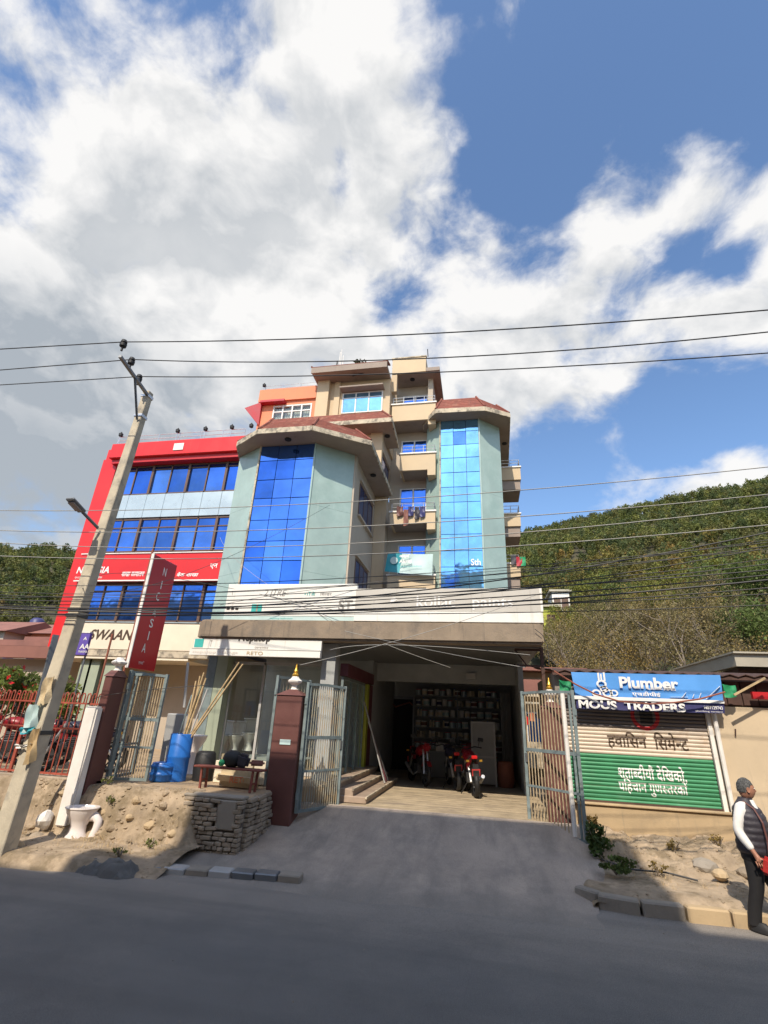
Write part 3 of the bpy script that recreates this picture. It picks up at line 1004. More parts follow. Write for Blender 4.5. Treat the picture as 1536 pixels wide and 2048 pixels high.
# ------------------------------------------------------------------ single trees behind the shops
def branch_tree(hgt, spread, seed, levels=3, leaves=500, leafsize=.16, trunk_r=.13, tone=(1, 1, 1), lean=.05, dens=1.0):
    rr = random.Random(seed)
    mb = MB()
    tips = []

    def grow(p, d, L, r, lv):
        pts, rs = [p], [r]
        for i in range(3):
            d = (d + Vector((rr.uniform(-.16, .16), rr.uniform(-.16, .16), rr.uniform(-.02, .12)))).normalized()
            p = p + d * L / 3
            pts.append(p)
            rs.append(max(.006, r * (1 - .2 * (i + 1))))
        mb.tube(pts, rs, 5 if lv == 0 else 3, caps=False)
        if lv >= levels:
            tips.extend(pts[1:])
            return
        for k in range(rr.randint(3, 5) if lv else rr.randint(6, 8)):
            t = rr.uniform(.35, 1.0)
            i = min(2, int(t * 3))
            q = pts[i].lerp(pts[i + 1], t * 3 - i) if i < 3 else pts[3]
            a = rr.uniform(0, 2 * math.pi)
            out = Vector((math.cos(a), math.sin(a), 0))
            nd = (d * rr.uniform(.5, 1.0) + out * spread * rr.uniform(.5, 1.1)).normalized()
            grow(q, nd, L * rr.uniform(.42, .68), rs[i] * .55, lv + 1)
    grow(Vector((0, 0, -.2)), Vector((rr.uniform(-lean, lean), rr.uniform(-lean, lean), 1)).normalized(), hgt * .62, trunk_r, 0)
    tp = np.array([tuple(t) for t in tips])
    n = int(leaves * dens)
    c = tp[rng.integers(0, len(tp), n)] + rng.normal(scale=.22, size=(n, 3))
    V = leaf_quads(c, rng.uniform(.6, 1.4, n) * leafsize)
    T = np.tile(np.array(tone), (n, 1)) * rng.uniform(.6, 1.35, (n, 1))
    return mb, V, T


def make_tree(name, label, cat, loc, group, seed, leafmat, barkmat, sc=1.0, rz=0, **kw):
    mb, V, T = branch_tree(seed=seed, **kw)
    t = thing(name, label, cat, (0, 0, 0), group)
    mb.build('trunk', barkmat, t)
    link('crown', quads_mesh('crown', V, leafmat, T), t)
    t.location = loc
    t.scale = (sc,) * 3
    t.rotation_euler = (0, 0, rz)
    ORG[t.name] = Vector(loc)
    return t


protos = []
for k in range(3):
    protos.append(dict(hgt=8.2, spread=.75, levels=3, leaves=3600, leafsize=.105, tone=[(1.0, .95, .9), (.8, .72, .68), (1.35, 1.1, .75)][k]))
green = [dict(hgt=7.5, spread=.95, levels=3, leaves=5200, leafsize=.17, tone=(.85, 1.1, .75), trunk_r=.16),
         dict(hgt=7.0, spread=.9, levels=3, leaves=5200, leafsize=.17, tone=(1.35, 1.35, .7), trunk_r=.15)]
spots = [(1105, 33), (1150, 36), (1185, 31), (1225, 38), (1262, 33), (1300, 35), (1335, 31), (1372, 36), (1405, 32), (1440, 37), (1475, 33), (1128, 42), (1205, 45), (1290, 44), (1350, 43), (1420, 46), (1515, 40)]
first = {}
pxs = sorted(s[0] for s in spots)
dry_lab = '%s dry brown tree from the left behind the shuttered shop roof'
for i, (px, r) in enumerate(spots):
    d = RW @ Vector((px - 768, 1250 - 1024, FPX))
    az = math.degrees(math.atan2(d.x, d.y))
    loc = (r * math.sin(R_(az)), r * math.cos(R_(az)), hill_z(r, az) - .1)
    k = i % 3
    if k not in first:
        first[k] = make_tree('dry_tree', dry_lab % ORD[pxs.index(px)], 'tree', loc, 'dry trees on the slope behind the shops', 50 + k, M['dryleaf'], M['twig'], sc=random.uniform(.85, 1.1), **protos[k])
    else:
        dup(first[k], loc, random.uniform(0, 6), dry_lab % ORD[pxs.index(px)], scale=random.uniform(.8, 1.15))
gfirst = {}
gl_ = [(1170, 50, 1.0), (1245, 53, .95), (1305, 50, 1.05), (1390, 52, 1.0), (1470, 49, 1.15), (1520, 47, 1.2), (1120, 49, .8), (1500, 38, .95), (1540, 35, 1.0), (1330, 58, 1.1), (1210, 60, 1.1), (1440, 60, 1.2)]
gk = [0 if i in (4, 5, 7, 8, 1) else 1 for i in range(len(gl_))]
for i, (px, r, s) in enumerate(gl_):
    d = RW @ Vector((px - 768, 1250 - 1024, FPX))
    az = math.degrees(math.atan2(d.x, d.y))
    loc = (r * math.sin(R_(az)), r * math.cos(R_(az)), hill_z(r, az) - .1)
    k = gk[i]
    glab = ('%s dark green leafy tree from the left on the slope behind the shops', '%s yellow green leafy tree from the left on the slope behind the dry trees')[k] % ORD[sorted(g[0] for g, q in zip(gl_, gk) if q == k).index(px)]
    if k not in gfirst:
        gfirst[k] = make_tree('leafy_tree', glab, 'tree', loc, ('dark green trees on the slope', 'yellow green trees on the slope')[k], 70 + k, M['leaf'], M['bark'], sc=s, **green[k])
    else:
        dup(gfirst[k], loc, random.uniform(0, 6), glab, scale=s)


def bush(name, label, cat, loc, rad, hgt, n, size, tone, leafmat=None, group=None, flowers=0):
    t = thing(name, label, cat, loc, group)
    p = crown_pts(n, rad, hgt, 8, .2) + np.array(loc)
    p[:, 2] = np.maximum(p[:, 2], loc[2] + .03)
    V = leaf_quads(p, rng.uniform(.6, 1.4, n) * size)
    link('foliage', quads_mesh('foliage', V - np.array(loc), leafmat or M['leaf'], np.tile(np.array(tone), (n, 1)) * rng.uniform(.6, 1.4, (n, 1))), t, )
    mb = MB()
    for k in range(6):
        a = random.uniform(0, 6.3)
        mb.tube([loc, Vector(loc) + Vector((math.cos(a) * rad * .3, math.sin(a) * rad * .3, hgt * .45)), Vector(loc) + Vector((math.cos(a) * rad * .6, math.sin(a) * rad * .6, hgt * .8))], [.012, .009, .004], 4)
    mb.build('stem', M['twig'], t)
    if flowers:
        pf = crown_pts(flowers, rad * .9, hgt, 3, .7) + np.array(loc)
        link('blossom', quads_mesh('blossom', leaf_quads(pf, np.full(flowers, size * 1.1)) - np.array(loc), M['red'], np.ones((flowers, 3))), t)
    return t
# ------------------------------------------------------------------ building helpers
_pane_cache = {}


def pane(parent, x0, x1, z0, z1, y, mt, name='window_pane', gap=.012, tilt=.7, face='-Y'):
    """One sheet of glass, a piece of its own, hung a fraction of a degree out of true like real glazing."""
    if mt is M['glass_a'] and random.random() < .3:
        mt = M[random.choice(('glass_c', 'glass_l', 'glass_l'))]
    w, h = round(abs(x1 - x0) - 2 * gap, 2), round(z1 - z0 - 2 * gap, 2)
    key = (w, h, mt.name, face)
    if key not in _pane_cache:
        b = MB().box(-w / 2, w / 2, -.01, .01, -h / 2, h / 2) if face == '-Y' else MB().box(-.01, .01, -w / 2, w / 2, -h / 2, h / 2)
        _pane_cache[key] = b.mesh(name, mt)
    if face == '-Y':
        loc = ((x0 + x1) / 2, y, (z0 + z1) / 2)
        rot = (R_(random.uniform(-tilt, tilt)), 0, R_(random.uniform(-tilt, tilt)))
    else:
        loc = (y, (x0 + x1) / 2, (z0 + z1) / 2)
        rot = (0, R_(random.uniform(-tilt, tilt)), R_(random.uniform(-tilt, tilt)))
    return link(name, _pane_cache[key], parent, loc=loc, rot=rot)


def stepped_roof(name, outer, inner, z0, z1, mt, parent, courses=5, cap=True):
    """Roof skirt between two plan polygons, laid in lapped courses."""
    mb = MB()
    n = len(outer)

    def ring(t, z):
        return [(outer[i][0] * (1 - t) + inner[i][0] * t, outer[i][1] * (1 - t) + inner[i][1] * t, z) for i in range(n)]
    for c in range(courses):
        t0, t1 = c / courses, (c + 1) / courses
        za, zb = z0 + (z1 - z0) * t0 + .035, z0 + (z1 - z0) * t1
        low, a, b = ring(t0, za - .045), ring(t0, za), ring(t1, zb)
        base = len(mb.v)
        mb.v += low + a + b
        for i in range(n - 1):
            j = i + 1
            mb.f.append((base + i, base + j, base + n + j, base + n + i))
            mb.f.append((base + n + i, base + n + j, base + 2 * n + j, base + 2 * n + i))
    if cap:
        base = len(mb.v)
        mb.v += ring(1, z1)
        mb.f.append(tuple(base + i for i in range(n)))
    o = mb.build(name, mt, parent)
    for i in range(n):
        MB().tube([(outer[i][0], outer[i][1], z0 + .05), (inner[i][0], inner[i][1], z1 + .04)], .05, 6).build('hip_tile', mt, o)
    return o


def eave(parent, outer, inner, z0, th=.13, roof=None, courses=5):
    o = MB().prism(outer + inner[::-1], z0, z0 + th).build('eave', M['soffit'], parent)
    fb = MB()
    for p, q in zip(outer, outer[1:]):
        fb.wallseg(p, q, z0 - .02, z0 + th + .02, -.05)
    fb.build('fascia', M['fascia'], o)
    if roof:
        stepped_roof('roof', outer, roof[0], z0 + th + .02, roof[1], M['tile'], parent, courses)
    return o


def soffit_lamp(parent, x, y, z):
    MB().lathe([(.13, z - .05), (.13, z - .004), (.10, z - .002)], (x, y, 0), 12).build('soffit_lamp', M['dark'], parent)


def railing(name, parent, pts, z0, h, mt, posts=.8, r=.018, rails=(1.0, .55)):
    mb = MB()
    for p, q in zip(pts, pts[1:]):
        p, q = Vector(p), Vector(q)
        for k in rails:
            mb.tube([(p.x, p.y, z0 + h * k), (q.x, q.y, z0 + h * k)], r, 6)
        n = max(1, round((q - p).length / posts))
        for i in range(n + 1):
            s = p.lerp(q, i / n)
            mb.tube([(s.x, s.y, z0), (s.x, s.y, z0 + h)], r * 1.15, 6)
    return mb.build(name, mt, parent)


# ------------------------------------------------------------------ the glass towered apartment building
AB = thing('apartment_building', 'tall tan apartment building with two green stone bays glazed in blue glass', 'building', (-4, 20, 0))


def bay(root, g0, g1, yf, fl, fr, back_y, zb, zt, rows, cols, mats, swap):
    """Projecting bay: glazed front, two canted stone facets."""
    core = [(g0 + .02, yf + .07), (g1 - .02, yf + .07), (fr[0] - .06, fr[1] + .05), (fr[0] - .06, back_y), (fl[0] + .06, back_y), (fl[0] + .06, fl[1] + .05)]
    MB().prism(core, zb, zt - .005).build('bay_wall', M['seal'], root)
    for p, q in (((fl[0], fl[1]), (g0, yf)), ((g1, yf), (fr[0], fr[1]))):
        zs = [zb] + [zb + (zt - zb) * k / 3 for k in (1, 2)] + [zt]
        for a, b in zip(zs, zs[1:]):
            MB().wallseg(p, q, a + .003, b - .003, .1).build('stone_panel', M['granite'], root)
    MB().box(g0 - .035, g0 + .03, yf - .03, yf + .08, zb, zt - .002).build('corner_trim', M['fascia'], root)
    MB().box(g1 - .03, g1 + .035, yf - .03, yf + .08, zb, zt - .002).build('corner_trim', M['granite'], root)
    w = (g1 - g0 - .06) / cols
    for r_, (a, b) in enumerate(zip(rows, rows[1:])):
        for c in range(cols):
            mt = mats[0] if (r_, c) not in swap else mats[1]
            pane(root, g0 + .03 + w * c, g0 + .03 + w * (c + 1), b, a, yf + .02, mt, gap=.014)


# bay one
G0, G1, Y1 = -8.52, -6.20, 16.0
FL1, FR1 = (-9.80, 16.72), (-4.87, 17.08)
zt1 = 12.14
pxrows = [(520, 906), (514, 923), (508, 961), (502, 998), (494, 1041), (487, 1083), (480, 1122)]
rows1 = [zt1] + [at(a, b, Y=Y1).z for a, b in pxrows[1:]]
while rows1[-1] > 4.6:
    rows1.append(rows1[-1] - .93)
bay(AB, G0, G1, Y1, FL1, FR1, 22.0, 4.3, zt1, rows1, 3, (M['glass_a'], M['glass_c']), {(1, 1), (2, 0), (6, 2)})
MB().wallseg(FR1, (FR1[0], 21.9), 4.3, zt1, .1).build('side_wall', M['taupe'], AB)
MB().wallseg((FL1[0], 17.6), FL1, 4.3, zt1, .1).build('side_wall', M['taupe'], AB)
out1 = [(-9.92, 17.0), (-9.50, 15.86), (-8.26, 15.06), (-6.04, 15.06), (-4.06, 16.38), (-4.06, 21.2)]
inn1 = [(-9.60, 17.4), (-9.60, 17.0), (-8.40, 16.2), (-6.30, 16.2), (-4.95, 17.2), (-4.95, 21.2)]
rin1 = [(-9.0, 18.9), (-8.9, 18.8), (-7.9, 18.4), (-6.5, 18.4), (-6.0, 18.9), (-6.0, 21.2)]
eave(AB, out1, inn1, zt1, .17, (inn1, 13.42), 7)
soffit_lamp(AB, -4.48, 18.9, zt1)
soffit_lamp(AB, -7.2, 15.55, zt1)


def side_window(root, X, ya, yb, za, zb, panes=2):
    f = MB()
    f.box(X - .02, X + .035, ya, yb, zb, zb + .06).box(X - .02, X + .035, ya, yb, za - .06, za)
    n = panes
    for i in range(n + 1):
        y = ya + (yb - ya) * i / n
        f.box(X - .02, X + .03, y - .03, y + .03, zb + .06, za - .06)
    w = f.build('window', M['mull'], root)
    for i in range(n):
        a, b = ya + (yb - ya) * i / n, ya + (yb - ya) * (i + 1) / n
        pane(w, a + .02, b - .02, zb + .06, za - .06, X + .004, M['glass_c'], face='X')
    MB().box(X, X + .12, ya - .08, yb + .08, zb - .09, zb - .005).build('sill', M['taupe'], w)
    MB().box(X, X + .10, ya - .1, yb + .1, za + .06, za + .12).build('lintel', M['taupe'], w)


wa, wb = at(723, 990, X=-4.87), at(750, 1040, X=-4.87)
z1 = at(723, 958, X=-4.87).z
side_window(AB, -4.87, 18.2, 20.7, 11.4, 9.95, 3)
side_window(AB, -4.87, 18.3, 20.5, 8.1, 6.65, 3)
MB().box(-4.90, -4.80, 17.10, 17.42, 4.3, zt1 - .01).build('corner_column', M['taupe'], AB)

# bay two, set further back
H0, H1, Y2 = -1.69, 0.21, 21.0
FL2, FR2 = (-2.42, 21.66), (1.23, 21.93)
zt2 = 16.1
px2 = [865, 891, 917, 946, 975, 1005, 1037, 1069, 1102, 1134, 1167]
rows2 = [zt2] + [at(882, y, Y=Y2).z for y in px2]
while rows2[-1] > 5:
    rows2.append(rows2[-1] - .66)
bay(AB, H0, H1, Y2, FL2, FR2, 30.0, 4.3, zt2, rows2, 3, (M['glass_b'], M['glass_a']), {(1, 1)})
MB().wallseg(FR2, (FR2[0], 29.9), 4.3, zt2, .1).build('side_wall', M['taupe'], AB)
MB().wallseg((FL2[0], 24.0), FL2, 4.3, zt2, .1).build('side_wall', M['taupe'], AB)
out2 = [(-2.62, 22.4), (-2.55, 21.30), (-1.85, 20.27), (.52, 20.34), (1.70, 21.05), (1.92, 29.5)]
inn2 = [(-2.35, 22.4), (-2.35, 21.8), (-1.62, 21.15), (.12, 21.15), (1.15, 22.0), (1.15, 29.5)]
rin2 = [(-1.9, 23.8), (-1.8, 23.6), (-1.2, 23.2), (-.1, 23.2), (.3, 23.7), (.3, 29.5)]
eave(AB, out2, inn2, zt2, .2, (inn2, 17.5), 6)
soffit_lamp(AB, 1.55, 23.5, zt2)
letters('lettering', 'Sth', M['white_ink'], AB, (-.34, Y2 - .02, at(946, 1131, Y=Y2).z), .42, .30, bold=.02)

# main block between them
MB().box(-9.6, -4.40, 19.3, 22.2, 12.2, 14.52).build('wall', M['cream'], AB)
MB().box(-4.43, -4.30, 19.28, 21.9, 12.35, 14.5).build('side_wall', M['taupe'], AB)
MB().box(-4.86, -4.30, 21.2, 21.32, 4.3, 12.1).build('return_wall', M['cream'], AB)
MB().box(-4.42, -4.30, 21.33, 21.98, 4.3, 12.1).build('side_wall', M['taupe'], AB)
MB().box(-4.78, -4.22, 19.18, 19.42, 12.2, 14.5).build('corner_column', M['cream_lt'], AB)
side_window(AB, -4.30, 19.7, 21.3, 13.6, 12.4)
out3 = [(-9.9, 18.4), (-3.66, 18.35), (-3.74, 20.72)]
inn3 = [(-9.9, 19.32), (-4.32, 19.32), (-4.32, 20.72)]
rin3 = [(-9.9, 20.2), (-4.5, 20.2), (-4.5, 20.72)]
eave(AB, out3, inn3, 14.5, .18, (inn3, 15.75), 6)
MB().box(-9.9, -4.33, 19.34, 20.5, 14.6, 15.72).build('roof_deck', M['tile'], AB)
soffit_lamp(AB, -4.05, 19.5, 14.5)
# top storey
TW = 20.5
MB().box(-8.05, -4.22, TW, 26, 14.6, 18.6).build('wall', M['cream'], AB)
MB().box(-8.10, -7.45, TW - .32, TW + .01, 15.0, 18.6).build('corner_column', M['cream_lt'], AB)
MB().box(-7.20, -6.90, TW - .10, TW + .01, 15.0, 18.6).build('corner_column', M['cream_lt'], AB)
e4 = MB().box(-8.25, -4.25, 19.55, 26, 18.61, 18.80).build('eave', M['soffit'], AB)
MB().box(-8.27, -4.25, 19.50, 19.55, 18.58, 18.93).build('fascia', M['soffit'], e4)
stepped_roof('roof_edge', [(-8.27, 19.5), (-4.25, 19.5)], [(-8.27, 20.2), (-4.25, 20.2)], 18.93, 19.2, M['tile'], AB, 2, cap=False)
za, zb = 17.86, 16.6
x0, x1 = -6.72, -4.62
wf = MB()
wf.box(x0, x1, TW - .05, TW + .02, za - .05, za).box(x0, x1, TW - .05, TW + .02, zb, zb + .05).box(x0, x1, TW - .05, TW + .02, za - .36, za - .31)
for i in range(4):
    xx = x0 + (x1 - x0) * i / 3
    wf.box(xx - .03, xx + .03, TW - .06, TW + .02, zb, za)
wfo = wf.build('window', M['mull_w'], AB)
for i in range(3):
    a, b = x0 + (x1 - x0) * i / 3 + .03, x0 + (x1 - x0) * (i + 1) / 3 - .03
    pane(wfo, a, b, zb + .05, za - .36, TW - .02, M['glass_b'])
    pane(wfo, a, b, za - .31, za - .05, TW - .02, M['glass_b'])
MB().box(x0 - .1, x1 + .1, TW - .5, TW, za + .05, za + .13).build('lintel', M['soffit'], AB)

# balcony shaft between main block and bay two
MB().box(-4.32, -2.3, 22.0, 22.3, 4.3, 19.6).build('wall', M['taupe'], AB)
BY, BX0, BX1 = 20.8, -3.64, -1.90


def balcony(x0, x1, y0, y1, zb, zt, notch=True, rail=.34, side=True, mat_=None):
    mt = mat_ or M['cream_lt']
    mb = MB().box(x0, x1, y0, y0 + .1, zb, zt)
    if side:
        mb.box(x1 - .1, x1, y0 + .1, y1, zb, zt).box(x0, x0 + .1, y0 + .1, y1, zb, zt)
    b = mb.build('balcony', mt, AB)
    MB().box(x0 + .1, x1 - .1, y0 + .1, y1, zb + .02, zb + .16).build('slab', M['soffit'], b)
    MB().box(x0 - .06, x1 + .05, y0 - .06, y0 + .14, zt, zt + .07).build('coping', M['white_paint'], b)
    if notch:
        MB().box(x1 - .38, x1, y0, y1, zb - .30, zb).build('edge_beam', mt, b)
    if rail:
        railing('railing', b, [(x0 + .05, y0 + .05), (x1 - .05, y0 + .05), (x1 - .05, y1)], zt + .07, rail, M['steel_lt'], .55, .016)
    return b


levels = []
for (ya_, yb_, xl) in [(808, 840, -4.15), (908, 940, BX0), (1024, 1047, -4.0), (1152, 1175, -4.0)]:
    zt_, zb_ = at(830, ya_, Y=BY).z, at(830, yb_, Y=BY).z
    levels.append((zt_, zb_))
    balcony(xl, BX1, BY, 22.0, zb_, zt_, rail=.40)
zref = [l[1] for l in levels]
for i, (zt_, zb_) in enumerate(levels):
    top = zb_ + 2.35
    w = MB()
    wx0, wx1 = -3.75, -2.45
    w.box(wx0, wx1, 21.96, 22.0, top - .05, top).box(wx0, wx1, 21.96, 22.0, zb_ + .2, zb_ + .25)
    for k in range(3):
        xx = wx0 + (wx1 - wx0) * k / 2
        w.box(xx - .035, xx + .035, 21.95, 22.0, zb_ + .2, top)
    wo = w.build('window', M['mull_w'], AB)
    for k in range(2):
        a, b = wx0 + (wx1 - wx0) * k / 2 + .035, wx0 + (wx1 - wx0) * (k + 1) / 2 - .035
        pane(wo, a, b, zb_ + .25, top - .75, 21.975, M['glass_a'])
        pane(wo, a, b, top - .75, top - .05, 21.975, M['glass_c'])
# roof box over the shaft and the side slab of the top storey
zr0, zr1 = at(830, 745, Y=BY).z, at(820, 717, Y=BY).z
MB().box(-4.22, -2.42, BY - .05, BY + .07, zr0, zr1).build('roof_parapet', M['cream_lt'], AB)
MB().box(-2.52, -2.42, BY + .07, 23.5, zr0, zr1).build('roof_parapet', M['cream_lt'], AB)
MB().box(-4.26, -2.38, BY - .09, BY + .11, zr1, zr1 + .06).build('coping', M['fascia'], AB)
MB().box(-4.22, -2.0, BY + .08, 22.2, zr0 - .02, zr0 + .18).build('eave', M['soffit'], AB)
soffit_lamp(AB, -3.2, 21.3, zr0 - .02)
MB().box(-4.25, -3.95, BY + .0, BY + .3, 18.0, zr0 - .02).build('corner_column', M['cream'], AB)
MB().box(-2.40, -1.70, 20.75, 29, zr0 + .0, zr0 + .22).build('eave', M['soffit'], AB)
MB().box(-2.36, -2.1, 21.4, 29, 16.2, zr0 - .003).build('side_wall', M['taupe'], AB)
soffit_lamp(AB, -1.95, 25.2, zr0)
# balconies on the far flank
for (ya_, yb_) in ((935, 959), (1028, 1052), (1128, 1155)):
    zt_, zb_ = at(1033, ya_, Y=24.5).z, at(1033, yb_, Y=24.5).z
    balcony(1.26, at(1042, yb_, Y=24.5).x, 24.5, 26.3, zb_, zt_, notch=False, rail=.42)
    MB().box(1.3, at(1042, yb_, Y=24.5).x - .05, 24.6, 26.3, zb_ - .55, zb_ - .01).build('bracket', M['soffit'], AB)

# ------------------------------------------------------------------ salmon penthouse on the red building
PH = thing('penthouse', 'salmon painted rooftop storey with white framed windows and lace curtains', 'building', (-10, 20.3, 13))
sy = 20.3
sx0, sx1 = at(522, 800, Y=sy).x, -8.12
sz1 = at(530, 783, Y=sy).z
wx0, wx1 = at(548, 820, Y=sy).x, -8.35
wz1, wz0 = at(560, 812, Y=sy).z, at(545, 848, Y=sy).z - .25
wl = MB()
wl.box(sx0, wx0, sy, sy + .25, 12.5, sz1).box(wx0, wx1, sy, sy + .25, wz1, sz1).box(wx1, sx1, sy, sy + .25, 12.5, sz1).box(wx0, wx1, sy, sy + .25, 12.5, wz0)
wl.box(sx0, sx0 + .25, sy + .25, 26, 12.5, sz1)
wl.build('wall', M['salmon'], PH)
MB().box(sx0, sx1, sy + .25, 26, sz1 - .15, sz1 - .02).build('roof', M['soffit'], PH)
MB().box(sx0 - .08, sx1, sy - .12, sy + .02, sz1 - .75, sz1 + .02).build('parapet_band', M['salmon'], PH)
fr = MB()
fr.box(wx0, wx1, sy - .03, sy + .06, wz1 - .07, wz1).box(wx0, wx1, sy - .03, sy + .06, wz0, wz0 + .07).box(wx0, wx1, sy - .03, sy + .06, wz1 - .42, wz1 - .36)
for i in range(5):
    xx = wx0 + (wx1 - wx0) * i / 4
    fr.box(xx - .035, xx + .035, sy - .04, sy + .06, wz0, wz1)
wn = fr.build('window', M['mull_w'], PH)
for i in range(4):
    a, b = wx0 + (wx1 - wx0) * i / 4 + .035, wx0 + (wx1 - wx0) * (i + 1) / 4 - .035
    for z0_, z1_ in ((wz0 + .07, wz1 - .42), (wz1 - .36, wz1 - .07)):
        pane(wn, a, b, z0_, z1_, sy + .01, M['shopglass'])
    cm = MB()
    n = 14
    for k in range(n + 1):
        xx = a + (b - a) * k / n
        yy_ = sy + .16 + .03 * math.sin(k * 1.9)
        cm.v += [(xx, yy_, wz0 + .02), (xx, yy_, wz1 - .1)]
    for k in range(n):
        cm.f.append((2 * k, 2 * k + 2, 2 * k + 3, 2 * k + 1))
    cm.build('curtain', M['curtain'], wn, smooth=True)
MB().box(sx0 + .3, sx1, sy + .5, sy + .6, 12.6, sz1 - .2).build('inner_wall', M['interior'], PH)
# crimson hood at its left corner
tip, a_, b_ = at(489, 816, Y=19.9), at(523, 804, Y=20.1), at(517, 850, Y=20.2)
hd = MB()
hd.add([tip, a_, b_, (a_.x, 21.6, a_.z), (b_.x, 21.6, b_.z), (tip.x + .1, 21.6, tip.z)], [(0, 2, 1), (0, 1, 3, 5), (0, 5, 4, 2), (1, 2, 4, 3), (3, 4, 5)])
hd.box(a_.x - .02, a_.x + 1.35, 19.95, 20.28, a_.z - .12, a_.z)
hd.build('hood', M['crimson'], PH)
railing('roof_railing', PH, [(sx0 + .1, sy + .1), (sx1, sy + .1)], sz1, .42, M['steel_lt'], 1.2, .014)

# ------------------------------------------------------------------ red bank building
RB = thing('bank_building', 'bright red four storey building with bands of blue windows', 'building', (-13.5, 18, 0))
RY = 17.5
RX0, RX1 = -17.05, -9.86
MB().box(RX0 + .12, RX1, RY + .12, 27, .2, 12.75).build('wall', M['taupe'], RB)
MB().box(RX0, RX0 + .12, RY - .02, 27, .2, 12.75).build('side_wall', M['red'], RB)
MB().box(RX0, RX0 + .78, RY - .2, RY + .12, 4.2, 12.75).build('pilaster', M['red'], RB)
MB().box(RX0 + .78, RX0 + .84, RY - .12, RY + .12, 4.2, 12.75).build('pilaster_edge', M['dark'], RB)
PYY = 16.95
pz0, pz1 = at(217, 916, Y=PYY).z, at(226, 888, Y=PYY).z
pxl = at(220, 905, Y=PYY).x
pr = MB().box(pxl, -9.62, PYY, 17.4, pz0, pz1).box(RX0 - .02, -9.9, 17.41, 27, pz0, pz1).build('parapet', M['red'], RB, bevel=.02)
MB().box(pxl + .1, -9.62, 17.1, RY + .12, pz0 - .22, pz0 - .005).build('soffit', M['dkred'], RB)
c0 = at(357, 893, Y=PYY - .03)
MB().box(c0.x - .24, c0.x + .24, PYY - .035, PYY - .002, c0.z - .17, c0.z + .17).build('floodlight_plate', M['white_paint'], pr)
railing('roof_railing', RB, [(pxl + .1, 17.1), (-10.0, 17.1)], pz1, .45, M['steel_lt'], 1.15, .016)
WX0 = RX0 + .84
bands = [(at(300, 933, Y=RY).z, at(300, 989, Y=RY).z), (at(300, 1038, Y=RY).z, at(290, 1104, Y=RY).z), (at(275, 1168, Y=RY).z, at(255, 1243, Y=RY).z)]
NC = 7
cw = (RX1 - WX0) / NC
for bi, (zt_, zb_) in enumerate(bands):
    tr = zt_ - (zt_ - zb_) * (.14, .27, .2)[bi]
    fm = MB()
    fm.box(WX0, RX1, RY - .03, RY + .05, zt_ - .05, zt_).box(WX0, RX1, RY - .03, RY + .05, zb_, zb_ + .05)
    for c in range(NC + 1):
        wd = .055 if c % 2 == 0 else .028
        fm.box(WX0 + cw * c - wd, WX0 + cw * c + wd, RY - (.07 if c % 2 == 0 else .03), RY + .05, zb_, zt_)
    for c in range(NC):
        if c % 2 == 0 or bi:
            fm.box(WX0 + cw * c + .02, WX0 + cw * (c + 1) - .02, RY - .025, RY + .05, tr - .025, tr + .025)
    wo = fm.build('window_band', M['mull'], RB)
    for c in range(NC):
        a, b = WX0 + cw * c + .03, WX0 + cw * (c + 1) - .03
        mt = M['glass_c'] if (c + bi) % 3 == 1 else M['glass_a']
        pane(wo, a, b, zb_ + .05, tr - .02, RY + .02, mt)
        pane(wo, a, b, tr + .02, zt_ - .05, RY + .02, M['glass_c'])
MB().box(WX0, RX1, RY - .02, RY + .12, bands[0][0] + .001, pz0 - .2).build('lintel', M['dark'], RB)
zt_, zb_ = bands[0][1] - .02, bands[1][0] + .06
for c in range(NC):
    me = MB().box(-cw / 2 + .006, cw / 2 - .006, -.03, .03, -(zt_ - zb_) / 2, (zt_ - zb_) / 2).mesh('spandrel_panel', M['silver'], bevel=.006) if c == 0 else me
    link('spandrel_panel', me, RB, loc=(WX0 + cw * (c + .5), RY - .03, (zt_ + zb_) / 2))
MB().box(WX0, RX1, RY - .02, RY + .1, zb_ - .08, zb_).build('drip_band', M['dark'], RB)
MB().box(WX0, RX1, RY - .02, RY + .1, 5.28, bands[2][1] + .001).build('sill_band', M['silver'], RB)
MB().box(RX0 + .1, -9.9, 15.9, RY + .1, 3.72, 3.98).build('porch_soffit', M['beige'], RB)
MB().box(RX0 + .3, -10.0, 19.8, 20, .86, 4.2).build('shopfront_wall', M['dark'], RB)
for px in (178, 212, 160):
    p = at(px - 20, 1480, Y=16.3)
    MB().box(p.x - .22, p.x + .22, 16.1, 16.55, .86, 3.72).build('pillar', M['olive'], RB)
for x in (-11.2, -13.3):
    MB().box(x - .8, x + .8, 19.7, 19.78, .86, 3.2).build('shopfront_door', M['steel'], RB)

# signs on the red building
s1 = thing('bank_sign', 'long red signboard with white lettering across the bank building front', 'sign', (-13.6, 17.2, 7.6))
za, zb = at(300, 1107, Y=17.15).z, at(285, 1160, Y=17.15).z
xs0, xs1 = at(155, 1140, Y=17.15).x, -9.95
MB().box(xs0, xs1, 17.15, 17.45, zb, za).build('board', M['red'], s1, bevel=.012)
MB().box(xs0 - .01, xs1 + .01, 17.11, 17.149, zb - .05, zb).box(xs0 - .01, xs1 + .01, 17.11, 17.149, za, za + .04).build('trim', M['white_paint'], s1)
fy = 17.143
p = at(152, 1147, Y=fy)
letters('lettering', 'NIC ASIA', M['white_ink'], s1, (p.x, fy, p.z), at(217, 1147, Y=fy).x - p.x, .29, bold=.025, shear=.15)
letters('lettering', 'एनआईसी एशिया बैंक', M['white_ink'], s1, (p.x, fy, p.z - .24), 1.3, .13)
p = at(242, 1153, Y=fy)
letters('lettering', 'शाखा कायालय', M['white_ink'], s1, (p.x, fy, p.z), 1.05, .2, bold=.015, shear=.2)
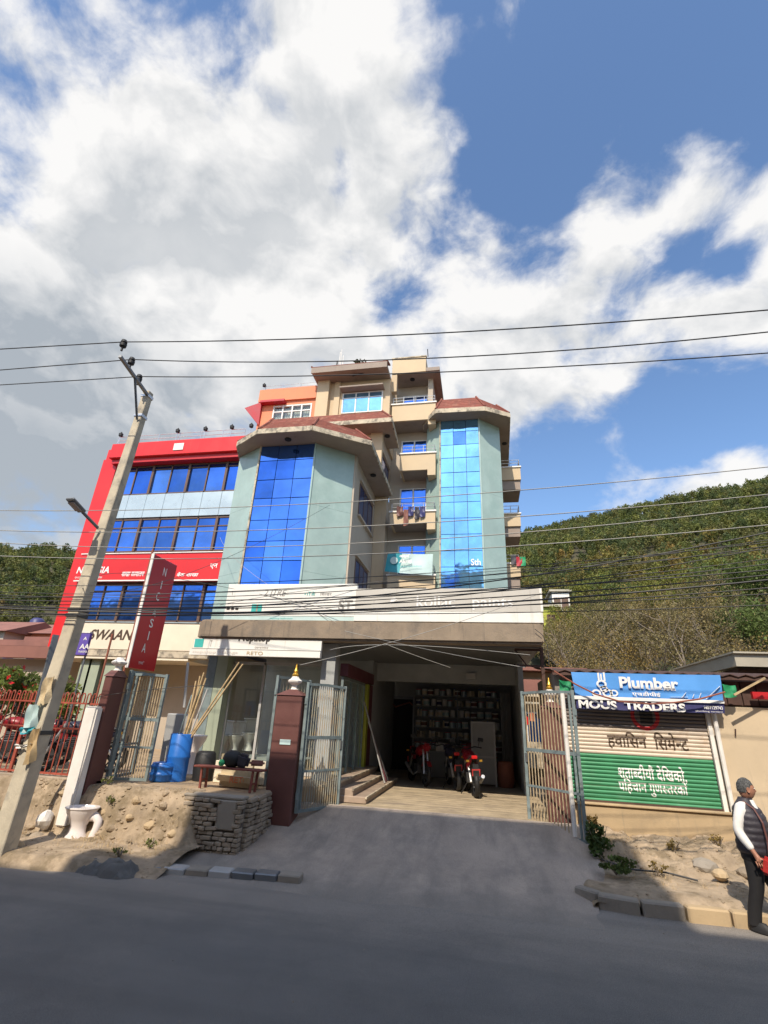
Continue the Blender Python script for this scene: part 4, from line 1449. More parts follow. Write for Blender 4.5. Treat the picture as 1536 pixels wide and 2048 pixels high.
p = at(353, 1153, Y=fy)
letters('lettering', 'बैंक शाखा', M['white_ink'], s1, (p.x, fy, p.z), .95, .18, bold=.015, shear=.2)
p = at(419, 1138, Y=fy)
letters('lettering', 'एन', M['white_ink'], s1, (p.x, fy, p.z), .32, .22, bold=.015)
s2 = thing('shop_sign', 'cream signboard with bold brown italic letters under the bank windows', 'sign', (-13.4, 15.8, 4.5))
sy2 = 15.85
za, zb = at(300, 1248, Y=sy2).z, at(300, 1301, Y=sy2).z
MB().box(at(135, 1270, Y=sy2).x, at(402, 1280, Y=sy2).x, sy2, sy2 + .3, zb, za).build('board', M['beige'], s2, bevel=.015)
MB().box(at(128, 1270, Y=sy2).x, at(420, 1280, Y=sy2).x, sy2 + .02, sy2 + .5, zb - .22, zb - .003).build('trim', M['fascia'], s2)
p = at(176, 1279, Y=sy2 - .006)
letters('lettering', 'SWAAN', M['brown_ink'], s2, (p.x, sy2 - .006, p.z), at(265, 1279, Y=sy2).x - p.x, .37, bold=.03, shear=.25)
s3 = thing('shop_sign', 'pale green end board of the cream sign, beside the utility pole', 'sign', (-15.2, 15.6, 4.5))
q0, q1 = at(112, 1300, Y=15.6), at(140, 1252, Y=15.6)
MB().box(q0.x, q1.x, 15.6, 15.8, q0.z, q1.z).build('board', M['pale_teal'], s3)

# vertical bank sign on its own pipe: stands square to the street
NX = -7.6
n0, n1 = at(310, 1108, X=NX), at(355, 1130, X=NX)
nb = at(255, 1330, X=NX)
s4 = thing('hanging_sign', 'tall dark red sign box with white letters running down it', 'sign', (NX, n0.y, nb.z))
MB().box(NX - .06, NX, n0.y, n1.y, nb.z - .05, n0.z).build('board', M['dkred'], s4, bevel=.012)  # darker red paints in shade on the face turned from the sun
MB().box(NX - .064, NX + .004, n0.y - .025, n0.y, nb.z - .05, n0.z + .01).build('edge_trim', M['white_paint'], s4)
for ch, (a, b) in zip('NICASIA', [(329, 1152), (322, 1178), (315, 1201), (308, 1233), (302, 1255), (296, 1280), (287, 1305)]):
    c = at(a - 1, b, X=NX + .004)
    w = .13 if ch != 'I' else .035
    letters('lettering', ch, M['white_ink'], s4, (NX + .006, c.y - w / 2, c.z), w, .20, face='X', bold=.01)
c = at(276, 1329, X=NX + .004)
letters('lettering', 'एनसि', M['white_ink'], s4, (NX + .006, c.y, c.z), .2, .09, face='X')
sp = thing('sign_post', 'rusty pipe post carrying the tall red sign', 'post', (NX - .3, n0.y - .1, .86))
MB().tube([(NX - .16, n0.y + .1, .86), (NX - .16, n0.y + .1, n0.z + .15)], .025, 8).beam((NX - .16, n0.y + .1, n0.z - .3), (NX - .1, n0.y + .1, n0.z - .3), .03).build('pipe', M['rust'], sp)
p = at(222, 1280, Y=9.9)
rp = thing('pipe_post', 'thin rust red pipe rising behind the cream sign lettering', 'post', (p.x, 9.9, .86))
MB().tube([(p.x, 9.9, .86), (p.x, 9.9, at(222, 1268, Y=9.9).z)], .022, 8).build('pipe', M['rust'], rp)
s5 = thing('small_sign', 'small purple signboard with white letters beside the utility pole', 'sign', (-8.3, 9.6, 4))
a0, a1 = at(148, 1310, Y=9.6), at(181, 1266, Y=9.6)
MB().box(a0.x, a1.x, 9.6, 9.68, a0.z, a1.z).build('board', M['purple'], s5, bevel=.008)
MB().box(a0.x, a1.x, 9.59, 9.69, a1.z, a1.z + .03).build('trim', M['white_paint'], s5)
MB().tube([(a0.x + .2, 9.7, .86), (a0.x + .2, 9.7, a0.z + .2)], .02, 6).build('post', M['steel'], s5)
letters('lettering', 'AA', M['white_ink'], s5, (a0.x + .09, 9.594, a0.z + .13), .24, .11, bold=.02)
letters('lettering', 'A', M['white_ink'], s5, (a0.x + .13, 9.594, a0.z + .32), .09, .07, bold=.02)
letters('lettering', 'PHARMA', M['white_ink'], s5, (a0.x + .09, 9.594, a0.z + .05), .22, .05)

# ------------------------------------------------------------------ canopy, its sign boards and the open shop
CY = 11.5
cz0, cz1 = 3.86, at(720, 1241, Y=11.5).z
cb = MB()
# front roll of the canopy: rounded left end
prof = []
xl, xr = at(388, 1260, Y=CY).x, 1.36
cb.prism([(xl + .25, CY), (xr, CY), (xr, 16.2), (xl, 16.2), (xl, CY + .3), (xl + .06, CY + .1)], cz0, cz1)
cb.build('canopy', M['canopy'], AB, bevel=.05)
MB().box(xl + .1, xr - .05, CY + .45, 16.2, cz0 - .02, cz0 - .001).build('canopy_soffit', M['steel'], AB)
# sign boards standing on the canopy
sb = thing('shop_signboard', 'wide white signboard with a teal badge, standing on the canopy', 'sign', (-5.2, 11.6, cz1))
yb = 11.62
p0, p1 = at(448, 1226, Y=yb), at(715, 1172, Y=yb)
zb_ = cz1 - .01
zt_ = at(600, 1168, Y=yb).z
MB().box(p0.x, p1.x + .0, yb, yb + .12, zb_ + .12, zt_).build('board', M['white'], sb, bevel=.01)
MB().box(p0.x, p1.x, yb + .005, yb + .115, zb_, zb_ + .117).build('lower_strip', M['pale_teal'], sb)
p = at(527, 1192, Y=yb)
letters('lettering', '2 ITRE', M['grey_ink'], sb, (p.x, yb - .006, p.z), .62, .17, shear=.3)
p = at(608, 1191, Y=yb)
letters('lettering', 'गाँडे', M['teal_ink'], sb, (p.x, yb - .006, p.z), .30, .10)
p = at(640, 1191, Y=yb)
letters('lettering', 'िबल|डर', M['grey_ink'], sb, (p.x, yb - .006, p.z), .3, .09)
q = at(502, 1224, Y=yb)
MB().box(q.x, q.x + .13, yb - .008, yb, q.z, q.z + .20).box(q.x + .17, q.x + .28, yb - .008, yb, q.z, q.z + .20).build('badge', M['teal_ink'], sb)
MB().box(q.x + .13, q.x + .17, yb - .009, yb, q.z, q.z + .20).build('badge_bar', M['fascia'], sb)
q = at(676, 1222, Y=yb)
letters('lettering', 'ST', M['grey_ink'], sb, (q.x, yb - .006, q.z), .36, .28, bold=.03)
q = at(458, 1218, Y=yb)
for k in range(3):
    MB().box(q.x + .12 * k - .06, q.x + .12 * k + .02, yb - .008, yb, q.z - .02, q.z + .04).build('mark', M['ink'], sb)
q = at(470, 1196, Y=yb)
letters('lettering', 'T', M['grey_ink'], sb, (q.x - .12, yb - .006, q.z + .08), .06, .1)
q = at(540, 1235, Y=yb)
letters('lettering', 'nepatop bathroom', M['teal_ink'], sb, (q.x, yb - .004, zb_ + .035), .6, .055)
sp_ = thing('shop_signboard', 'wide grey paint shop signboard with pale letters on the right half of the canopy', 'sign', (-1, 11.55, cz1))
yb = 11.54
x0, x1 = at(709, 1230, Y=yb).x, at(1084, 1215, Y=yb).x
zt_ = at(900, 1177, Y=yb).z
zm = zb_ + .24
MB().box(x0, x1, yb, yb + .12, zm + .002, zt_).build('board', M['sheet'], sp_, bevel=.008)
MB().box(x0 - .01, x1 + .01, yb - .01, yb + .12, zb_, zm).build('lower_strip', M['white'], sp_, bevel=.008)
MB().box(x1 - .03, x1 + .02, yb - .016, yb - .011, zm, zt_).build('edge_trim', M['white_paint'], sp_)
q = at(833, 1212, Y=yb)
letters('lettering', 'kollac', M['white_ink'], sp_, (q.x, yb - .006, q.z - .02), .92, .26, bold=.012)
q = at(945, 1215, Y=yb)
letters('lettering', 'paints', M['white_ink'], sp_, (q.x, yb - .006, q.z - .06), .92, .30, bold=.012)
q = at(780, 1205, Y=yb)
MB().add([(q.x, yb - .005, q.z - .05), (q.x + .16, yb - .005, q.z + .06), (q.x + .22, yb - .005, q.z + .02), (q.x + .12, yb - .005, q.z + .12), (q.x + .02, yb - .005, q.z + .1)], [(0, 1, 2, 3, 4)]).build('emblem', M['white_ink'], sp_)
sn = thing('shop_signboard', 'white bathroom shop signboard tucked under the left end of the canopy', 'sign', (-5.8, 12.3, 3.5))
yn = 11.56
p0, p1 = at(383, 1312, Y=yn), at(643, 1290, Y=yn)
zt_ = 4.0
zm = at(500, 1299, Y=yn).z
MB().box(p0.x, p1.x, yn, yn + .1, zm, cz0 + .004).build('board', M['white'], sn)
MB().box(p0.x - .05, p1.x, yn - .045, yn + .1, zm - .16, zm - .012).build('lower_strip', M['white'], sn)
MB().box(p0.x, p1.x, yn - .05, yn - .002, zm - .012, zm).build('trim', M['grey_ink'], sn)
q = at(476, 1287, Y=yn)
letters('lettering', 'Nepatop', M['ink'], sn, (q.x, yn - .006, q.z), at(540, 1287, Y=yn).x - q.x, .25, bold=.03)
letters('lettering', 'ceramics', M['grey_ink'], sn, (q.x + .46, yn - .006, q.z - .11), .35, .055)
q = at(388, 1294, Y=yn)
MB().box(q.x, q.x + .24, yn - .008, yn, q.z, q.z + .2).build('badge', M['teal_ink'], sn)
letters('lettering', 'T', M['grey_ink'], sn, (q.x + .42, yn - .006, q.z + .02), .06, .15)
letters('lettering', 'nepatop fittings', M['faint_ink'], sn, (p0.x + .05, yn - .056, zm - .13), 1.2, .08)
q = at(495, 1310, Y=yn)
letters('lettering', 'RETO', M['bamboo'], sn, (q.x, yn - .056, zm - .13), .42, .08)

# banner on the lowest balcony
bn = thing('banner', 'teal and white cloth banner tied across the lowest balcony', 'banner', (-2.8, 20.7, 7))
by_ = 20.62
c1, c2, c3, c4 = at(769, 1143, Y=by_), at(864, 1150, Y=by_ - .15), at(866, 1108, Y=by_ - .15), at(776, 1106, Y=by_)


def cloth(c1, c2, c3, c4, n, m, amp, u0=0, u1=1):
    mb = MB()
    for j in range(m + 1):
        for i in range(n + 1):
            u, v = u0 + (u1 - u0) * i / n, j / m
            p = (c1 * (1 - u) + c2 * u) * (1 - v) + (c4 * (1 - u) + c3 * u) * v
            off = amp * (math.sin(u * 11 + v * 3) * .6 + math.sin(u * 5 - v * 6) * .5)
            mb.v.append((p.x, p.y - off, p.z - .6 * amp * math.sin(math.pi * u)))
    for j in range(m):
        for i in range(n):
            a = j * (n + 1) + i
            mb.f.append((a, a + 1, a + n + 2, a + n + 1))
    return mb


cloth(c1, c2, c3, c4, 8, 5, .03, 0, .32).build('teal_field', M['teal_banner'], bn, smooth=True)
cloth(c1, c2, c3, c4, 16, 5, .03, .32, 1).build('white_field', M['pale_teal'], bn, smooth=True)
MB().lathe([(.17, -.004), (.17, .004)], (at(788, 1122, Y=by_ - .07).x, by_ - .08, at(788, 1122, Y=by_).z), 16, rot=(R_(90), 0, 0)).build('emblem', M['pale_teal'], bn)
q = at(799, 1128, Y=by_ - .1)
letters('lettering', 'Akriti', M['white_ink'], bn, (q.x, by_ - .22, q.z), .55, .17, bold=.03)
letters('lettering', 'आकृति', M['white_ink'], bn, (q.x, by_ - .22, q.z + .22), .5, .2, bold=.02)
letters('lettering', 'engineering consultancy', M['teal_ink'], bn, (q.x, by_ - .22, q.z - .2), 1.0, .1)
# ------------------------------------------------------------------ open shop under the canopy
MB().box(-6.9, -3.35, 15.6, 15.75, .86, 3.85).build('shop_back_wall', M['interior'], AB)
MB().box(-3.45, -3.3, 15.45, 19.6, .5, 3.85).build('shop_side_wall', M['interior'], AB)
MB().box(-3.3, 1.1, 19.5, 19.7, .5, 4.3).build('shop_back_wall', M['interior'], AB)
MB().box(.98, 1.12, 14.9, 19.5, .5, 4.3).build('shop_side_wall', M['interior'], AB)
MB().box(-3.3, 1.1, 16.2, 19.5, 3.86, 4.0).build('shop_ceiling', M['steel'], AB)
MB().box(-3.3, 1.1, 16.1, 16.25, 3.3, 3.86).build('ceiling_beam', M['interior'], AB)
MB().box(-6.75, -6.45, 12.2, 12.6, .86, 3.86).build('column', M['olive'], AB)
MB().box(-7.0, -6.76, 12.2, 12.5, .86, 3.86).build('column', M['teal'], AB)
MB().box(-3.84, -3.50, 11.95, 12.3, .86, 3.86).build('column', M['interior'], AB)
# front and side glazing of the bathroom shop
gl = thing('shopfront', 'glazed bathroom shop front with teal, lime and maroon frames by the steps', 'shopfront', (-5, 12.6, .86))
fm = MB()
xs = [-6.44, -5.55, -4.68, -3.85]
for x in xs:
    fm.box(x - .03, x + .03, 12.5, 12.57, .88, 3.4)
fm.box(-6.44, -3.85, 12.5, 12.57, 3.35, 3.42).box(-6.44, -3.85, 12.5, 12.57, .87, .95)
fm.build('frame', M['pvc'], gl)
for a, b in zip(xs, xs[1:]):
    pane(gl, a + .03, b - .03, .95, 3.35, 12.53, M['shopglass'])
fs = MB()
ys = [12.35, 13.2, 14.0, 14.75]
for y in ys:
    fs.box(-3.42, -3.36, y - .03, y + .03, .95, 3.1)
fs.box(-3.42, -3.36, 12.35, 14.75, 3.05, 3.12)
fs.build('side_frame', M['teal'], gl)
for a, b in zip(ys, ys[1:]):
    pane(gl, a + .03, b - .03, .98, 3.05, -3.39, M['shopglass'], face='X')
MB().box(-3.44, -3.28, 14.76, 14.98, .95, 3.1).build('frame', M['lime'], gl)
MB().box(-3.44, -3.28, 15.0, 15.45, .95, 3.1).build('frame', M['maroon'], gl)
MB().box(-3.46, -3.26, 12.3, 15.45, 3.13, 3.42).build('beam', M['maroon'], gl)
# entrance steps up to the bathroom shop
st = thing('entrance_steps', 'three stone steps climbing from the platform to the glazed shop', 'steps', (-3, 13, .55))
for i, (x1, z1_) in enumerate([(-2.45, .68), (-2.74, .81), (-3.03, .94)]):
    MB().box(-3.30, x1, 11.42 + .02 * i, 15.42 - .02 * i, .552, z1_).build('step', M['step'], st, bevel=.012)
    MB().box(x1 - .02, x1 + .018, 11.40 + .02 * i, 15.43, z1_ - .035, z1_ + .004).build('nosing', M['fascia'], st)
for i, (y, lean) in enumerate([(13.9, .5), (14.25, .42), (14.6, .3)]):
    o = MB().beam((-2.52 - .02 * i, y, .7), (-3.2, y + lean * .3, 2.6 - .25 * i), .05, .02).build('plank', M['pvc' if i != 1 else 'maroon'])
    tag(o, ('pale thin plank leaning at the top of the steps', 'dark maroon plank leaning between two pale planks', 'short pale plank leaning beside the maroon one')[i], 'plank')

# goods of the paint shop
shx0, shx1 = at(828, 1400, Y=18.9).x, at(1004, 1400, Y=18.9).x
rk = thing('shelf_rack', 'tall dark shelf rack full of tins at the back of the paint shop', 'shelf', ((shx0 + shx1) / 2, 19.1, .55))
shz = [.95, 1.3, 1.65, 2.0, 2.35, 2.7, 3.05]
for z in shz:
    MB().box(shx0, shx1, 18.9, 19.35, z - .025, z).build('shelf', M['shelf'], rk)
for x in (shx0, (shx0 + shx1) / 2, shx1):
    MB().box(x - .02, x + .02, 18.88, 18.92, .55, 3.2).build('upright', M['shelf'], rk)
MB().box(shx0, shx1, 19.36, 19.4, .55, 3.2).build('back_panel', M['shelf'], rk)
tin = thing('paint_tin', 'small white paint tin on the dark shelf rack', 'paint tin', (0, 0, 0), 'tins on the shelf rack')
MB().lathe([(.085, 0), (.085, .24)], n=12).build('can', M['white_paint'], tin, smooth=True)
MB().lathe([(.088, .238), (.088, .255), (.05, .257)], n=12).build('lid', M['steel'], tin)
tins = [tin]
for q, m_ in enumerate(('navy', 'beige', 'roofred', 'pale_teal')):
    t_ = thing('paint_tin', 'paint tin with a coloured band', 'paint tin', (0, 0, 0), 'tins on the shelf rack')
    r_ = .08 + .012 * q
    MB().lathe([(r_, 0), (r_, .20 + .02 * (q % 2))], n=12).build('can', M['white_paint'], t_, smooth=True)
    MB().lathe([(r_ + .002, .05), (r_ + .002, .15)], n=12).build('band', M[m_], t_, smooth=True)
    MB().lathe([(r_ + .003, .20 + .02 * (q % 2)), (r_ + .003, .215 + .02 * (q % 2))], n=12).build('lid', M['steel'], t_)
    tins.append(t_)
tin2 = thing('paint_tin', 'squat grey paint tin on the dark shelf rack', 'paint tin', (0, 0, 0), 'tins on the shelf rack')
MB().lathe([(.10, 0), (.10, .19)], n=12).build('can', M['silver'], tin2, smooth=True)
MB().lathe([(.102, .188), (.102, .202), (.06, .204)], n=12).build('lid', M['red'], tin2)
bxx = thing('carton', 'brown carton on the dark shelf rack', 'box', (0, 0, 0), 'cartons on the shelf rack')
MB().box(-.14, .14, -.1, .1, 0, .2).build('body', M['fascia'], bxx, bevel=.006)
MB().box(-.03, .03, -.102, .102, .02, .203).build('tape', M['beige'], bxx)
btl = thing('bottle', 'pale plastic bottle on the dark shelf rack', 'bottle', (0, 0, 0), 'bottles on the shelf rack')
MB().lathe([(.045, 0), (.045, .17), (.018, .22), (.018, .25)], n=10).build('body', M['beige'], btl, smooth=True)
MB().lathe([(.022, .245), (.022, .275)], n=8).build('cap', M['blue_plastic'], btl)
used = set()
kw = {'t': 'small white tin', 'u': 'red lidded tin', 'b': 'pale bottle', 'c': 'brown carton', 'v': 'navy banded tin', 'w': 'cream banded tin', 'x': 'red banded tin', 'y': 'pale teal banded tin'}
for si, z in enumerate(shz):
    cn = {}
    x = shx0 + .14
    while x < shx1 - .12:
        k = random.choice('tvwxyuubbbc')
        src, w = {'t': (tin, .19), 'u': (tin2, .215), 'b': (btl, .105), 'c': (bxx, .3), 'v': (tins[1], .175), 'w': (tins[2], .2), 'x': (tins[3], .225), 'y': (tins[4], .25)}[k]
        cn[k] = cn.get(k, -1) + 1
        lb = '%s %s from the left, %s shelf up in the paint shop' % (ORD[cn[k]], kw[k], ORD[si])
        if k not in used:
            used.add(k)
            src.location = (x, 19.08, z)
            src['label'] = lb
        else:
            dup(src, (x, 19.08 + random.uniform(-.03, .03), z), random.uniform(-.2, .2), lb)
        x += w + random.uniform(0, .02)
dr = thing('doorway', 'black inner doorway with a garland at the back left of the paint shop', 'door', (-2, 19.4, .55))
dx0, dx1 = at(775, 1440, Y=19.4).x, at(825, 1440, Y=19.4).x
MB().box(dx0, dx1, 19.42, 19.49, .56, 2.9).build('opening', M['dark'], dr)
MB().box(dx0 - .08, dx0, 19.36, 19.49, .56, 3.0).box(dx1, dx1 + .08, 19.36, 19.49, .56, 3.0).box(dx0 - .08, dx1 + .08, 19.36, 19.49, 2.9, 3.0).build('frame', M['steel'], dr)
MB().tube([(dx0, 19.33, 2.9), (dx0 + .3, 19.3, 2.62), (dx1 - .1, 19.3, 2.8), (dx1, 19.33, 2.7)], .03, 6).build('garland', M['rust'], dr)
ct = thing('shop_counter', 'dark shop counter in front of the shelf rack', 'counter', (-1, 17.8, .55))
MB().box(-1.75, .1, 17.6, 18.1, .552, 1.25).build('body', M['steel'], ct)
MB().box(-1.8, .15, 17.54, 18.15, 1.252, 1.30).build('top', M['steel'], ct)
for i, (x, w, h, mt) in enumerate([(-1.4, .32, .25, 'white_paint'), (-.95, .4, .18, 'fascia'), (-.45, .28, .3, 'mred')]):
    o = MB().box(x - w / 2, x + w / 2, 17.65, 17.95, 1.301, 1.301 + h).build('carton', M[mt], bevel=.01)
    tag(o, ('white carton on the left of the shop counter', 'flat brown carton on the middle of the shop counter', 'red carton on the shop counter')[i], 'box')
fr = thing('metal_door', 'grey metal door frame standing in the paint shop behind the motorcycles', 'frame', (.4, 16.6, .55))
q0, q1 = at(946, 1575, Y=16.2).x, at(993, 1575, Y=16.2).x
MB().beam((q0, 16.2, .55), (q0, 16.25, 2.25), .05).beam((q1, 16.2, .55), (q1, 16.25, 2.25), .05).beam((q0, 16.25, 2.22), (q1, 16.25, 2.22), .05).beam((q0, 16.22, 1.3), (q1, 16.22, 1.3), .05).build('frame', M['pvc'], fr)
MB().box(q0 + .02, q1 - .02, 16.21, 16.23, .6, 2.2).build('panel', M['shelf'], fr)
o = MB().lathe([(.2, 0), (.23, .12), (.24, .4), (.22, .62), (.18, .66)], (at(1013, 1580, Y=16.3).x, 16.3, .552), 16).build('drum', M['rust'], smooth=True)
tag(o, 'rusty brown drum standing right of the grey door frame', 'drum')
for i in range(6):
    x = .55 + .06 * i
    o = MB().tube([(x, 17.6 + .1 * i, .56), (x + .05, 18.4 + .1 * i, 3.2)], .025, 6).build('pipe_length', M['pvc'])
    tag(o, '%s grey pipe from the front, leaning against the right wall of the paint shop' % ORD[i], 'pipe', 'pipes leaning in the paint shop')
o = MB().box(-.14, .14, 16.0, 16.08, 3.42, 3.6).build('meter_box', M['pvc'])
o.location = (-.35, 0, 0)
tag(o, 'small grey box on the beam in the dark shop ceiling', 'box')

# steel lane frame right of the shop
lf = thing('steel_frame', 'rusty steel trestle frame at the right end of the canopy', 'frame', (1.1, 12, 0))
MB().beam((1.34, 12, .5), (1.34, 12, 3.86), .07).beam((.75, 12, 3.80), (1.34, 12, 3.80), .05).beam((.75, 12, 3.45), (1.34, 12, 3.45), .04).beam((.75, 12, 3.8), (1.0, 12, 3.45), .03).beam((1.0, 12, 3.45), (1.28, 12, 3.42), .03).build('frame', M['tin'], lf)

# houses seen down the lane
lh = thing('lane_house', 'small ochre house with a balcony at the end of the lane', 'house', (3, 27, 0))
MB().box(.8, 4.6, 26, 31, .2, 4.6).build('wall', M['cream_lt'], lh)
MB().box(.6, 4.8, 25.2, 31, 4.62, 4.78).build('roof_slab', M['roofred'], lh)
MB().box(.7, 4.7, 25.1, 25.2, 3.6, 4.2).build('balcony_parapet', M['roofred'], lh)
MB().box(.7, 4.7, 25.1, 26, 3.45, 3.58).build('balcony_slab', M['fascia'], lh)
for x in (1.3, 2.3, 3.4):
    w = MB().box(x - .35, x + .35, 25.95, 26.02, 1.4, 2.8).build('window', M['mull_w'], lh)
    MB().box(x - .28, x + .28, 25.93, 25.945, 1.47, 2.73).build('pane', M['glass_c'], w)
sh2 = thing('market_stall', 'low lane stall with hanging red goods and an ochre cloth', 'stall', (1.6, 20, 0))
MB().beam((1.35, 19, .3), (1.35, 19, 2.9), .06).beam((2.9, 19, .3), (2.9, 19, 2.9), .06).build('post', M['bamboo'], sh2)
MB().box(1.2, 3.1, 18.8, 20.6, 2.9, 2.96).build('roof', M['tin_pale'], sh2)
MB().box(1.3, 2.4, 19.2, 19.7, .3, 1.3).build('bench', M['tin'], sh2)
for i in range(6):
    MB().obox((1.4 + .24 * i, 19.0, 2.35 + .12 * (i % 3)), (.2, .08, .3), (0, 0, i)).build('hanging_goods', M[('red', 'salmon', 'black', 'crimson', 'lime', 'black')[i]], sh2, bevel=.03)
MB().box(1.35, 2.3, 18.95, 19.0, .9, 1.7).build('cloth', M['fascia'], sh2)

# ------------------------------------------------------------------ shuttered shop on the right
SS = thing('shuttered_shop', 'low roadside shop with a painted roller shutter on an ochre plinth', 'shop', (3, 11.5, 0))
SY = 11.5
sx0, sx1 = at(1150, 1500, Y=SY).x + .0, at(1462, 1560, Y=SY).x - .12
sx0, sx1 = 1.62, 4.30
MB().box(1.5, 4.46, SY - .12, 15, .0, .86).build('plinth', M['plinth'], SS, bevel=.02)
MB().box(1.48, 4.5, SY - .16, SY + .3, .86, .90).build('ledge', M['plinth'], SS, bevel=.01)
MB().box(1.5, 1.62, SY, 15, .9, 3.3).box(4.31, 4.46, SY, 15, .9, 3.3).box(1.62, 4.31, SY + .02, SY + .15, 2.95, 3.3).build('wall', M['cement'], SS)
MB().box(1.7, 4.3, 14.8, 15, .9, 3.3).build('back_wall', M['cement'], SS)
sht = MB()
zt_g, zt_t, z_g = at(1300, 1520, Y=SY).z, at(1300, 1466, Y=SY).z, .92
z, hh = .905, .070
cache = {}
while z < 2.98:
    key = 'sh_green' if z < zt_g else 'sh_tan' if z < zt_t else 'sh_grey'
    if key not in cache:
        L = (sx1 - sx0) / 2 - .02
        b = MB()
        pr = [(0, .0), (-.012, .01), (-.02, .028), (-.02, .045), (-.012, .06), (0, .066)]
        for s in (-L, L):
            b.v += [(s, y_, z_) for y_, z_ in pr] + [(s, .012, .0), (s, .012, .066)]
        n = 8
        order = [0, 1, 2, 3, 4, 5, 7, 6]
        for i in range(len(order)):
            j = (i + 1) % len(order)
            b.f.append((order[i], order[j], n + order[j], n + order[i]))
        b.f += [tuple(order[::-1]), tuple(n + i for i in order)]
        cache[key] = b.mesh('shutter_slat', M[key])
    link('shutter_slat', cache[key], SS, loc=((sx0 + sx1) / 2, SY - .002 + random.uniform(-.0008, .0008), z))
    if key == 'sh_grey':
        # right end of the grey band is bare: the beige shows past it
        pass
    z += hh
MB().box(sx0, sx1, SY - .03, SY + .02, .902, .935).build('bottom_rail', M['tin'], SS)
gx = at(1437, 1450, Y=SY).x
MB().box(gx, sx1 - .01, SY - .026, SY - .022, zt_t + .01, 2.9).build('bare_strip', M['sh_tan'], SS)
MB().box(4.30, 4.37, SY - .06, SY + .02, .9, 2.95).build('guide_rail', M['white_paint'], SS)
MB().box(1.56, 1.62, SY - .05, SY + .02, .9, 2.95).build('guide_rail', M['steel'], SS)
ty = SY - .026


def shutter_text(s, mt, pl, pr_, h, bold=.02):
    a, b = at(*pl, Y=ty), at(*pr_, Y=ty)
    lay_on_slats(letters('lettering', s, M[mt], SS, (a.x, ty, a.z), b.x - a.x, h, bold=bold), .905, .070, pr, SY - .002)


shutter_text('हवािसन', 'brown_ink', (1217, 1497), (1296, 1500), .32)
shutter_text('िसमेन|ट', 'brown_ink', (1311, 1500), (1380, 1503), .32)
shutter_text('शताब|दीयौं देिखको,', 'white_ink', (1238, 1560), (1375, 1565), .29, .015)
shutter_text('पिहचान गुणस|तरको', 'white_ink', (1240, 1590), (1378, 1592), .30, .015)
# red ring logo with a dark core
c = at(1290, 1432, Y=ty)
rg = MB()
n = 28
for i in range(n + 1):
    t = R_(150) + R_(240) * i / n
    for r in (.20, .27):
        rg.v.append((c.x + r * math.cos(t), ty, c.z + r * math.sin(t)))
for i in range(n):
    rg.f.append((2 * i, 2 * i + 1, 2 * i + 3, 2 * i + 2))
lay_on_slats(rg.build('ring_logo', M['dkred'], SS), .905, .070, pr, SY - .002)
lay_on_slats(MB().add([(c.x - .10, ty, c.z - .14), (c.x + .14, ty, c.z - .14), (c.x + .14, ty, c.z + .16), (c.x - .10, ty, c.z + .16)], [(0, 1, 2, 3)]).build('logo_core', M['ink'], SS), .905, .070, pr, SY - .002)
# roof of the shop: corrugated sheet running on over the next door shop
cr = MB()
n = 96
x0, x1 = 1.42, 8.2
for i in range(n + 1):
    x = x0 + (x1 - x0) * i / n
    zz = .022 * math.cos(i * math.pi * .5 * 1.0)
    cr.v += [(x, 11.27, 3.30 + zz), (x, 15.2, 3.72 + zz), (x, 11.27, 3.285 + zz), (x, 15.2, 3.705 + zz)]
for i in range(n):
    a = 4 * i
    cr.f += [(a, a + 1, a + 5, a + 4), (a + 2, a + 6, a + 7, a + 3), (a, a + 4, a + 6, a + 2)]
cr.build('roof_sheet', M['tin'], SS)
MB().beam((1.45, 11.33, 3.24), (8.0, 11.33, 3.24), .06).build('eave_rail', M['tin'], SS)

bp = thing('banner', 'blue plumbing banner with white pipes, hung above the painted shutter', 'banner', (3, 11.3, 3))
yb = 11.22
c1, c2, c3, c4 = at(1152, 1397, Y=yb), at(1448, 1407, Y=yb), at(1440, 1350, Y=yb), at(1142, 1344, Y=yb)
cloth(c1, c2, c3, c4, 24, 4, .012).build('blue_field', M['blue_banner'], bn if False else bp, smooth=True)
d1, d2 = at(1153, 1417, Y=yb), at(1450, 1427, Y=yb)
cloth(d1, d2, c2, c1, 24, 2, .008).build('navy_field', M['navy'], bp, smooth=True)
e1, e2 = at(1150, 1404, Y=yb), at(1449, 1413, Y=yb)
yf = yb - .035


def ban(s, mt, pl, pr_, h, bold=.02, name='lettering', shear=0):
    a, b = at(*pl, Y=yf), at(*pr_, Y=yf)
    letters(name, s, M[mt], bp, (a.x, yf, a.z), b.x - a.x, h, bold=bold, shear=shear)


MB().add([at(1148, 1398, Y=yf), at(1449, 1407, Y=yf), at(1449, 1401, Y=yf), at(1147, 1391, Y=yf)], [(0, 1, 2, 3)]).build('white_band', M['white_ink'], bp)
ban('Plumber', 'white_ink', (1240, 1376), (1358, 1376), .22, .035)
ban('PIPES', 'white_ink', (1328, 1381), (1352, 1381), .045, .02)
MB().add([at(1295, 1379, Y=yf), at(1326, 1379, Y=yf), at(1326, 1377.5, Y=yf), at(1295, 1377.5, Y=yf)], [(0, 1, 2, 3)]).build('rule', M['white_ink'], bp)
ban('एचडीपीई', 'white_ink', (1265, 1393), (1322, 1395), .10, .02)
ban('MOUS  TRADERS', 'white_ink', (1158, 1416), (1372, 1421), .16, .04)
ban('9851129743', 'white_ink', (1408, 1418), (1446, 1419), .06, .015)
ban('plumbing sanitary', 'white_ink', (1392, 1424), (1446, 1425), .035, .0)
pm = MB()
